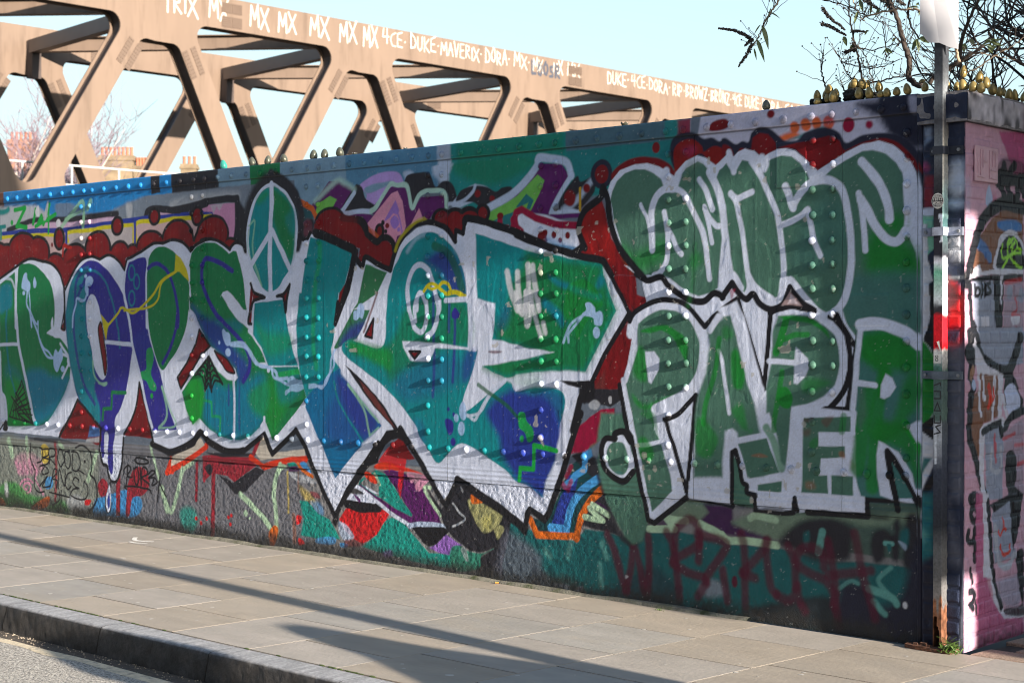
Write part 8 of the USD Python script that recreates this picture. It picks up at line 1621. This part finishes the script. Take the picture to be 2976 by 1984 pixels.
def beam(a, b, w, h, m='bridge', name='cross_beam', ibeam=False):
    """A beam between two points of the bridge (s, offset, height)."""
    A, B = [BP+p[0]*BD-p[1]*BN+np.array([0, 0, p[2]]) for p in (a, b)]; d = B-A; L = np.linalg.norm(d); d /= L; side = np.cross(d, [0, 0, 1.0]); side /= np.linalg.norm(side); up = np.cross(side, d)
    bs = [bx(0, L, -w/2, w/2, -h/2, h/2)] if not ibeam else [bx(0, L, -0.02, 0.02, -h/2+0.03, h/2-0.03), bx(0, L, -w/2, w/2, h/2-0.03, h/2), bx(0, L, -w/2, w/2, -h/2, -h/2+0.03)]
    mm = cat(*bs); v = np.array(mm.vertices); part(BRIDGE, name, trimesh.Trimesh(A+v[:, :1]*d+v[:, 1:2]*side+v[:, 2:3]*up, mm.faces, process=False), M[m])
for i, t in enumerate(TN[:-1]):
    f_ = t+1.5
    beam((f_+0.05, 8.55, 10.52), (t-0.1, 0.25, 10.52), 0.34, 0.42, 'bridge_beam_shade')                               # cross beam
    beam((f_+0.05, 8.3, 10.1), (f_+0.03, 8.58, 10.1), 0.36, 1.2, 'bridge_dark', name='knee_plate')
    beam((f_+0.3, 8.5, 10.62), (TN[i+1]-0.5, 0.3, 10.62), 0.36, 0.46, name='bracing', ibeam=True)
beam((-24, 0.7, 4.9), (40, 0.7, 4.9), 0.3, 0.3, name='deck_edge'); part(BRIDGE, 'deck', prism(sbox(-24, 4.45, 40, 4.7), 7.6, lambda v: bmap(8.1)(np.c_[v[:, :2], v[:, 2]])), M['ballast'])
# the words along its top, in white brush strokes
FONT = {'M': [[(0, 0), (.1, 1), (.45, .35), (.75, 1), (.85, 0)]], 'X': [[(0, 0), (.75, 1)], [(0, 1), (.8, -.05)]], '4': [[(.55, 0), (.55, 1)], [(.15, .95), (.05, .45), (.75, .45)]], 'C': [[(.65, .95), (.2, .85), (.05, .45), (.25, .05), (.65, .02)]], 'E': [[(.6, 1), (.05, .97), (.05, .02), (.62, 0)], [(.05, .5), (.5, .52)]], 'D': [[(.05, 0), (.05, 1), (.5, .8), (.65, .45), (.5, .1), (.05, 0)]], 'U': [[(.05, 1), (.05, .2), (.3, 0), (.55, .2), (.6, 1)]], 'K': [[(.05, 0), (.05, 1)], [(.6, 1), (.08, .45), (.65, 0)]], 'A': [[(0, 0), (.3, 1), (.65, -.02)], [(.1, .4), (.55, .42)]], 'V': [[(0, 1), (.3, 0), (.6, 1)]], 'R': [[(.05, 0), (.05, 1), (.5, .85), (.45, .55), (.05, .45), (.6, 0)]], 'I': [[(.1, 0), (.1, 1)]], 'O': [[(.3, 1), (.05, .6), (.12, .1), (.4, 0), (.6, .4), (.5, .9), (.3, 1)]], 'P': [[(.05, 0), (.05, 1), (.5, .85), (.45, .5), (.05, .42)]], 'B': [[(.05, 0), (.05, 1), (.5, .85), (.08, .52), (.6, .3), (.05, 0)]], 'W': [[(0, 1), (.2, 0), (.4, .7), (.6, 0), (.8, 1)]], 'Z': [[(0, 1), (.6, 1), (.05, 0), (.65, 0)]], 'N': [[(.05, 0), (.05, 1), (.55, 0), (.6, 1)]], 'L': [[(.05, 1), (.05, 0), (.55, .05)]], 'S': [[(.55, .9), (.15, .85), (.2, .55), (.5, .4), (.45, .1), (.05, .05)]], 'T': [[(0, 1), (.7, 1)], [(.35, 1), (.35, 0)]], '.': [[(.1, .45), (.16, .47)]]}
ADV = {'M': 1.0, 'X': .9, 'W': .95, 'I': .3, '.': .4, '4': .85}
def word(txt, s0, s1, h0, hh, m, wd=0.05):
    tot = sum(ADV.get(c, .78) for c in txt); sx = (s1-s0)/tot; x = s0; ls = []
    for c in txt:
        jy = rng.uniform(-0.045, 0.045)
        for st in FONT[c]: ls.append(LineString([(x+a_*sx*0.95, h0+jy+b_*hh*rng.uniform(0.88, 1.1)) for a_, b_ in st]).buffer(wd/2, 3))
        x += ADV.get(c, .78)*sx
    part(BRIDGE, 'painted_word', flat_poly(unary_union(ls), lambda q: bmap(-0.006)(q)), M[m])
for w in WORDS: word(*w)
# white handrail on the walkway, seen through the near truss
RAIL = thing('white_handrail', 'thin white handrail running behind the tan truss on the left', 'railing')
def rl(a, b, r=0.03): return tube([BP+p[0]*BD-1.4*BN+np.array([0, 0, p[1]]) for p in (a, b)], r, 6)
for k in range(14):
    s = -12.4+1.62*k; part(RAIL, 'rail_post', rl((s, 4.5), (s, 6.05)), M['railwhite'])
for z in (6.05, 5.5): part(RAIL, 'rail', rl((-14, z), (10, z)), M['railwhite'])

# ------------------------------------------------------------------ houses beyond: chimney stacks over slate roofs
def house(x, y, rot, w, d, eave, label, stacks, brick='brick_far'):
    H = thing('brick_house', label, 'house', 'brick houses beyond the bridge', loc=(x, y, 0), rotz=rot)
    part(H, 'wall', bx(-w/2, w/2, -d/2, d/2, -0.2, eave), M[brick])
    rf = Polygon([(-d/2-0.2, eave+0.02), (d/2+0.2, eave+0.02), (0, eave+1.7)])
    part(H, 'roof', prism(rf, w, lambda v: np.c_[v[:, 2]-w/2, v[:, 0], v[:, 1]]), M['slate_roof'])
    for k in range(int(w/2.4)):
        wx = -w/2+1.2+2.4*k; wi = part(H, 'window', bx(wx-0.5, wx+0.5, -d/2-0.04, -d/2-0.004, eave-2.4, eave-0.8), M['whitepaint']); part(wi, 'pane', bx(wx-0.43, wx+0.43, -d/2-0.06, -d/2-0.043, eave-2.33, eave-0.87), M['glass'])
    for cx, cw, top, n in stacks:
        S_ = part(H, 'chimney', cat(bx(cx-cw/2, cx+cw/2, -0.35, 0.35, eave, top-0.25), bx(cx-cw/2-0.06, cx+cw/2+0.06, -0.41, 0.41, top-0.249, top-0.12), bx(cx-cw/2-0.02, cx+cw/2+0.02, -0.37, 0.37, top-0.119, top)), M[brick])
        for k in range(n):
            px = cx-cw/2+0.12+(cw-0.24)*(k/(n-1) if n > 1 else 0.5)
            pr = np.array([[0.0, 0.0], [0.085, 0.0], [0.078, 0.05], [0.070, 0.30], [0.082, 0.33], [0.082, 0.40], [0.058, 0.40], [0.055, 0.25]])
            pm = trimesh.creation.revolve(pr, sections=10); pm.apply_translation((px, 0, top+0.001)); part(S_, 'chimney_pot', pm, M['pot'], 40)
for h in HOUSES: house(*h)

# ------------------------------------------------------------------ bare birches on the left, beyond the bridge
def branch(p, d, L, r, depth, out, leaf_r, seed, wig=0.12, side=0.55):
    q = random.Random(seed); pts = [np.array(p, float)]; d = np.array(d, float); n = max(4, int(4+L*(2 if wig < 0.2 else 6)))
    for i in range(n):
        d = d+np.array([q.uniform(-wig, wig), q.uniform(-wig, wig), q.uniform(-.75*wig, .85*wig)]); d /= np.linalg.norm(d); pts.append(pts[-1]+d*L/n)
    out.append((np.array(pts), np.linspace(r, r*0.35 if depth else r*0.3, n+1)))
    if depth:
        for i in range(3 if depth > 1 else 4):
            t = q.uniform(0.3, 0.98); k = int(t*n); a = q.uniform(0, 6.28); dd = d*side+np.array([math.cos(a)*0.7, math.sin(a)*0.7, q.uniform(0.1, 0.7)]); dd /= np.linalg.norm(dd)
            branch(pts[k], dd, L*q.uniform(0.45, 0.65), max(r*0.5, leaf_r), depth-1, out, leaf_r, q.random(), wig, side)
for k, (x, y, h, lean, lab) in enumerate(BIRCHES):
    T_ = thing('birch_tree', lab, 'tree', 'bare birches beyond the bridge', loc=(x, y, -0.2)); out = []
    branch((0, 0, 0), (lean, 0.05, 1), h*0.72, 0.13, 0, out, 0.02, k+1); tp = out[0]
    part(T_, 'trunk', tube(tp[0], tp[1], 7), M['birch'], True)
    limbs, twigs = [], []
    q = random.Random(k+40)
    for i in range(34):
        t = q.uniform(0.42, 1.0); c = tp[0][int(t*(len(tp[0])-1))]; a = q.uniform(0, 6.28); o2 = []
        branch(c, (math.cos(a)*0.6, math.sin(a)*0.6, 0.8), h*q.uniform(0.22, 0.38), 0.034, 2, o2, 0.014, q.random())
        limbs.append(o2[0]); twigs += o2[1:]
    for lp, lr in limbs[:8]: part(T_, 'limb', tube(lp, lr, 5), M['birch'], True)
    part(T_, 'twigs', cat(*[tube(a_, b_, 3, False) for a_, b_ in twigs+limbs[8:]]), M['twig'], kind='stuff')

# ------------------------------------------------------------------ eggs glued along the top of the wall and coping
th_ = np.linspace(0, np.pi, 13); eg = np.stack([np.sin(th_)*(1+0.16*np.cos(th_)), -np.cos(th_)], 1); eg[:, 0] *= 0.5; eg[:, 1] *= 0.5; eg[0, 0] = eg[-1, 0] = 0
egg_mesh = trimesh.creation.revolve(np.c_[eg[::-1][:, 0] if False else np.sin(th_)*(1-0.14*np.cos(np.pi-th_))*0.5, -np.cos(th_)*0.5], sections=18)
for x, y, z, w, h, m, lab, grp in EGGS:
    E_ = egg_mesh.copy(); v = np.array(E_.vertices); s = np.clip((v[:, 2]+0.5), 0, 1); v[:, :2] *= (1.06-0.22*s)[:, None]
    w, h = w*1.2, h*1.14; v = v*[w, w, h]; a_, b_ = rng.uniform(-0.10, 0.10, 2); v[:, 0] += a_*v[:, 2]; v[:, 1] += b_*v[:, 2]
    solo('egg', trimesh.Trimesh(v+[x, y, z], E_.faces, process=False), M[m], lab, 'egg', True, grp)
def shell(x, y, z, r, open_up, label, name='broken_egg'):
    q = np.random.RandomState(int(abs(x)*100)); n, k = 18, 6; v = []; 
    for s_ in (1.0, 0.93):
        for i in range(k):
            t = i/(k-1)*1.35; 
            for j in range(n):
                a = j/n*2*np.pi; tt = t*(1+(0.22*(q.rand()-0.5) if False else 0.16*math.sin(a*5+x)*i/(k-1))); v.append([s_*r*math.sin(tt)*math.cos(a), s_*r*math.sin(tt)*math.sin(a), -s_*r*1.15*math.cos(tt)])
    v = np.array(v); f = []
    for o, fl_ in ((0, 1), (n*k, -1)):
        for i in range(k-1):
            for j in range(n): a_, b_, c_, d_ = o+i*n+j, o+i*n+(j+1) % n, o+(i+1)*n+(j+1) % n, o+(i+1)*n+j; f += [[a_, b_, c_][::fl_], [a_, c_, d_][::fl_]]
    W_ = thing(name, label, 'egg shell', loc=(x, y, z+r*1.1)); h_ = n*k*1
    vo = trimesh.Trimesh(v[:h_], [t for t in f if max(t) < h_], process=False); vi = trimesh.Trimesh(v[h_:], [[q_-h_ for q_ in t] for t in f if min(t) >= h_], process=False)
    part(W_, 'outside', vo, M['egg_grey'], True); part(W_, 'inside', vi, M['shell'], True)
for s in SHELLS: shell(*s)
for (x, y, z, rx, rz, lab) in CLUMPS:
    m = trimesh.creation.icosphere(3, 1.0); v = np.array(m.vertices); n1 = noise(v*2.3+x*7, 5); n2 = noise(v*7+x, 6); v = v*(0.62+0.5*n1+0.28*n2)[:, None]*[rx, rx*0.6, rz]
    solo('mossy_clump', trimesh.Trimesh(v+[x, y, z], m.faces, process=False), M['moss'], lab, 'moss clump', False)

# ------------------------------------------------------------------ buddleia on top of the wall and the thicket of bare stems behind the pier
def jit(pts, n=5, amp=0.006, seed=0):
    p = np.asarray(pts, float); d = np.r_[0, np.cumsum(np.linalg.norm(np.diff(p, axis=0), axis=1))]; t = np.linspace(0, d[-1], max(len(p)*n, 6)); o = np.stack([np.interp(t, d, p[:, k]) for k in range(3)], 1)
    for _ in range(3): o[1:-1] = (o[:-2]+2*o[1:-1]+o[2:])/4
    q = np.random.RandomState(seed); o[1:-1] += q.uniform(-amp, amp, (len(o)-2, 3)); return o
def leafm(p, d, L, w, droop=0.3, seed=0):
    q = np.random.RandomState(seed); d = np.asarray(d, float); d /= np.linalg.norm(d); s = np.cross(d, [0.7+q.uniform(-.5, .5), -0.7+q.uniform(-.5, .5), q.uniform(-.4, .6)]); s /= np.linalg.norm(s)+1e-9; up = np.cross(s, d); k = 6; v = []
    for i in range(k+1):
        t = i/k; c = np.asarray(p)+d*L*t-np.array([0, 0, 1])*droop*L*t*t; ww = w*math.sin(math.pi*min(1, t*0.94+0.04))**0.8*(1-0.35*t); v += [c-s*ww+up*ww*0.35, c, c+s*ww+up*ww*0.35]
    f = []
    for i in range(k):
        for j in (0, 1): a_ = i*3+j; f += [[a_, a_+1, a_+4], [a_, a_+4, a_+3]]
    return trimesh.Trimesh(np.array(v), f, process=False)
def spike(pts, r, seed):
    p = jit(pts, 6, 0.002, seed); q = np.random.RandomState(seed); ms = [tube(p, 0.0022, 4)]
    d = np.r_[0, np.cumsum(np.linalg.norm(np.diff(p, axis=0), axis=1))]; n = int(d[-1]/0.0006)
    for i in range(n):
        t = q.rand(); c = np.array([np.interp(t*d[-1], d, p[:, k]) for k in range(3)]); rr = r*(1.05-0.7*t); o = q.normal(0, 1, 3); o /= np.linalg.norm(o)
        m = trimesh.creation.icosahedron() if i == 0 else ICO.copy(); m.apply_scale(q.uniform(0.0024, 0.0048)); m.apply_translation(c+o*rr*q.uniform(0.4, 1)); ms.append(m)
    return cat(*ms)
ICO = trimesh.creation.icosahedron()
BUD = thing('buddleia_bush', 'straggly buddleia with dried flower spikes and grey green leaves growing over the wall top', 'bush')
for k, (pts, r0, r1, m) in enumerate(BUSH_STEMS):
    p = jit(pts, 5, 0.004, k); part(BUD, 'stem', tube(p, np.linspace(r0, r1, len(p)), 6), M[m], True)
for k, (pts, r) in enumerate(BUSH_SPIKES): part(BUD, 'flower_spike', spike(pts, r*1.25, k), M['seed'])
for k, (p, d, L, w) in enumerate(BUSH_LEAVES): part(BUD, 'leaf', leafm(p, d, L, w*1.6, 0.35, k), M['leaf'], True)
q = random.Random(9); tw = []
for k, (pts, r0, r1, m) in enumerate(BUSH_STEMS):
    p = jit(pts, 5, 0.003, k)
    for i in range(int(len(p)*0.5)):
        c = p[q.randrange(len(p))]; d = np.array([q.uniform(-1, 1), q.uniform(-0.7, 0.7), q.uniform(-0.1, 1)]); d /= np.linalg.norm(d); L = q.uniform(0.04, 0.16); e = jit([c, c+d*L*0.5+[0, 0, 0.01], c+d*L+[0, 0, 0.03]], 3, 0.003, i); tw.append(tube(e, np.linspace(0.0022, 0.0012, len(e)), 3, False))
        b = ICO.copy(); b.apply_scale(0.005); b.apply_translation(e[-1]); tw.append(b)
part(BUD, 'twigs', cat(*tw), M['bark'], kind='stuff')
def thicket(name, label, cx, cy, z0, n, spread, hgt, seed, r=0.010):
    q = random.Random(seed); T_ = thing(name, label, 'shrub', loc=(cx, cy, z0)); fine = []
    for i in range(n):
        a = q.uniform(0, 6.28); s = q.uniform(0, spread); o = []
        branch((math.cos(a)*s*1.2, math.sin(a)*s*0.8, 0), (q.uniform(-.6, .6), q.uniform(-.4, .4), 1), hgt*q.uniform(0.6, 1.0), r*q.uniform(0.7, 1.3), 2, o, 0.0050, q.random(), 0.34, 0.3)
        part(T_, 'stem', tube(o[0][0], o[0][1], 5), M['bark'], True); fine += o[1:]
    part(T_, 'twigs', cat(*[tube(a_, b_, 4, False) for a_, b_ in fine]), M['bark'], kind='stuff')
for t in THICKETS: thicket(*t)

# ------------------------------------------------------------------ weed at the foot of the pier, litter
WD = thing('weed', 'small bright green weed at the foot of the pier', 'weed', loc=(0.235, -0.075, 0.0)); q = random.Random(3); lv = []
for i in range(120):
    a = q.uniform(0, 6.28); p = np.array([q.gauss(0, 0.026), q.gauss(0, 0.018), q.uniform(0.0, 0.035)]); lv.append(leafm(p, (math.cos(a)*0.8, math.sin(a)*0.8, q.uniform(0.5, 1.6)), q.uniform(0.02, 0.045), q.uniform(0.0028, 0.005), 0.3, i))
part(WD, 'leaves', cat(*lv), M['weed'], True)
part(WD, 'stalks', cat(*[tube([(q.gauss(0, .01), q.gauss(0, .008), 0), (q.gauss(0, .03), q.gauss(0, .02), 0.05), (q.gauss(0, .045), q.gauss(0, .03), q.uniform(.05, .085))], 0.0012, 4) for i in range(16)]), M['weed'])
TF = thing('grass_tuft', 'tiny grass tuft in the slab joint beside the shaded wall foot', 'grass', loc=(-1.62, -0.10, 0)); 
part(TF, 'blades', cat(*[leafm((q.gauss(0, .012), q.gauss(0, .008), 0), (q.uniform(-1, 1), q.uniform(-1, 1), 1.2), q.uniform(0.015, 0.03), 0.0018, 0.4, i+7) for i in range(16)]), M['weed'], True)
CG = thing('cigarette_end', 'orange cigarette end lying against the foot of the wall', 'litter', loc=(-2.99, -0.052, 0.008), rotz=35)
part(CG, 'filter', trimesh.creation.cylinder(0.0042, 0.024, sections=10, transform=trimesh.transformations.rotation_matrix(math.pi/2, [0, 1, 0])), mat('filter', (0.62, 0.28, 0.05), rough=0.8), 40)
part(CG, 'stub', trimesh.creation.cylinder(0.0041, 0.008, sections=10, transform=trimesh.transformations.rotation_matrix(math.pi/2, [0, 1, 0])).apply_translation((0.0162, 0, 0)), M['dark'], 40)

# ------------------------------------------------------------------ lamp post and added shapes, out of frame right, that throw the shadows
LP = thing('lamp_post', 'street lamp post on the pavement, out of frame on the right', 'lamp post', loc=(4.4, -2.03, 0))
pr = np.array([[0, 0], [0.125, 0], [0.125, 1.1], [0.115, 1.15], [0.085, 1.35], [0.06, 6.0], [0.05, 6.3], [0, 6.3]]); part(LP, 'column', trimesh.creation.revolve(pr, sections=20), M['dark'], 35)
part(LP, 'lamp_arm', tube([(0, 0, 6.2), (0, -0.4, 6.55), (0, -1.2, 6.6)], 0.035, 8), M['dark'], True); part(LP, 'lamp_head', bevel_box(-0.12, 0.12, -1.7, -1.1, 6.54, 6.68, 0.03), M['dark'])
TM = thing('covered_scooter', 'scooter added on the pavement to cast the broad shadow, out of frame on the right', 'hump', loc=(4.0, -2.455, 0))
pr = np.array([[0, 1.68], [0.06, 1.67], [0.12, 1.61], [0.16, 1.52], [0.20, 1.42], [0.29, 1.33], [0.38, 1.24], [0.43, 1.1], [0.45, 0.6], [0.42, 0.12], [0, 0.12]])[::-1]  # added profile, shaped to cast a person-like shadow on the slabs
m_ = trimesh.creation.revolve(pr, sections=40); v_ = np.array(m_.vertices); v_ *= 1+0.03*(noise(v_*6, 3)-0.5)[:, None]; part(TM, 'cover', trimesh.Trimesh(v_, m_.faces, process=False), M['dark'], True)
for wx in (-0.3, 0.3): part(TM, 'wheel', trimesh.creation.cylinder(0.2, 0.1, sections=20, transform=trimesh.transformations.rotation_matrix(math.pi/2, [1, 0, 0])).apply_translation((wx, 0, 0.2)), M['tyre'], 40)
PB = thing('pillar_box', 'round post added at the kerb to cast its shadow, out of frame on the right', 'shadow caster', loc=(3.0, -3.25, -0.15))  # added post, sized to cast the narrow shadow along the kerb
pr = np.array([[0, 0], [0.20, 0], [0.20, 0.22], [0.17, 0.25], [0.17, 1.42], [0.205, 1.46], [0.205, 1.52], [0.15, 1.63], [0.06, 1.74], [0, 1.76]]); part(PB, 'body', trimesh.creation.revolve(pr, sections=28), mat('red_iron', (0.4, 0.02, 0.02), rough=0.4), 35)
part(PB, 'slot', bx(-0.19, -0.168, -0.09, 0.09, 1.30, 1.33), M['dark']); part(PB, 'door', bx(-0.176, -0.166, -0.09, 0.09, 0.35, 1.1), M['pot'])
CB = thing('corner_shop', 'shop panels added out of frame on the right to shape the wall shadows', 'building')  # added blockers, cut to throw the bands of shade on the wall
def qw(poly, X, nm, m='shop', thick=0.12):
    """A piece of the shop panels added at x = X whose edge lies where its shadow leaves the lit parts of the wall."""
    tA, tE = math.tan(SUN_AZ), math.tan(SUN_EL)/math.cos(SUN_AZ)
    part(CB, nm, prism(Polygon([(q_-X*tA, max(w_+X*tE, 0.0)) for q_, w_ in poly]), thick, lambda v: np.c_[X+v[:, 2], v[:, 0], v[:, 1]]), M[m])
for args in SHADE_PANELS: qw(*args)

def terrace(x0, x1, hgt, label):                              # the far side of the street, behind the viewpoint
    T_ = thing('brick_terrace', label, 'building'); part(T_, 'wall', bx(x0, x1, -27, -17, -0.2, hgt), M['brick_far']); part(T_, 'parapet', bx(x0+0.002, x1-0.002, -17.25, -16.9, hgt, hgt+0.5), M['shop'])
    n = int((x1-x0)/3)
    for k in range(n):
        for z in (1.0, 4.4, 7.6):
            if z+1.9 > hgt: continue
            c = x0+(k+0.5)*(x1-x0)/n; w_ = part(T_, 'window', bx(c-0.6, c+0.6, -17.0, -16.95, z, z+1.8), M['whitepaint']); part(w_, 'pane', bx(c-0.52, c+0.52, -16.95, -16.935, z+0.08, z+1.72), M['glass'])
terrace(-70, -34, 10.5, 'brick terrace across the street behind the viewpoint, its far left house'); terrace(-33.9, -6, 12.0, 'taller brick terrace across the street behind the viewpoint, middle house'); terrace(-5.9, 26, 10.0, 'lower brick terrace across the street behind the viewpoint, on the right')

TB = thing('brick_block', 'brick block added out of frame on the right to shade the bridge', 'building', loc=(20, 0, 0))  # added block, placed to shade the lower left of the bridge
part(TB, 'wall', bx(0, 9, 3.5, 10.2, -0.2, 21.0), M['brick_far']); part(TB, 'parapet', bx(-0.1, 9.1, 3.4, 10.3, 21.001, 21.4), M['shop'])
for k in range(3):
    for z in (2, 5, 8, 11, 14, 17): w_ = part(TB, 'window', bx(-0.05, -0.004, 4.2+2*k, 5.3+2*k, z, z+1.7), M['whitepaint']); part(w_, 'pane', bx(-0.065, -0.051, 4.28+2*k, 5.22+2*k, z+0.08, z+1.62), M['glass'])
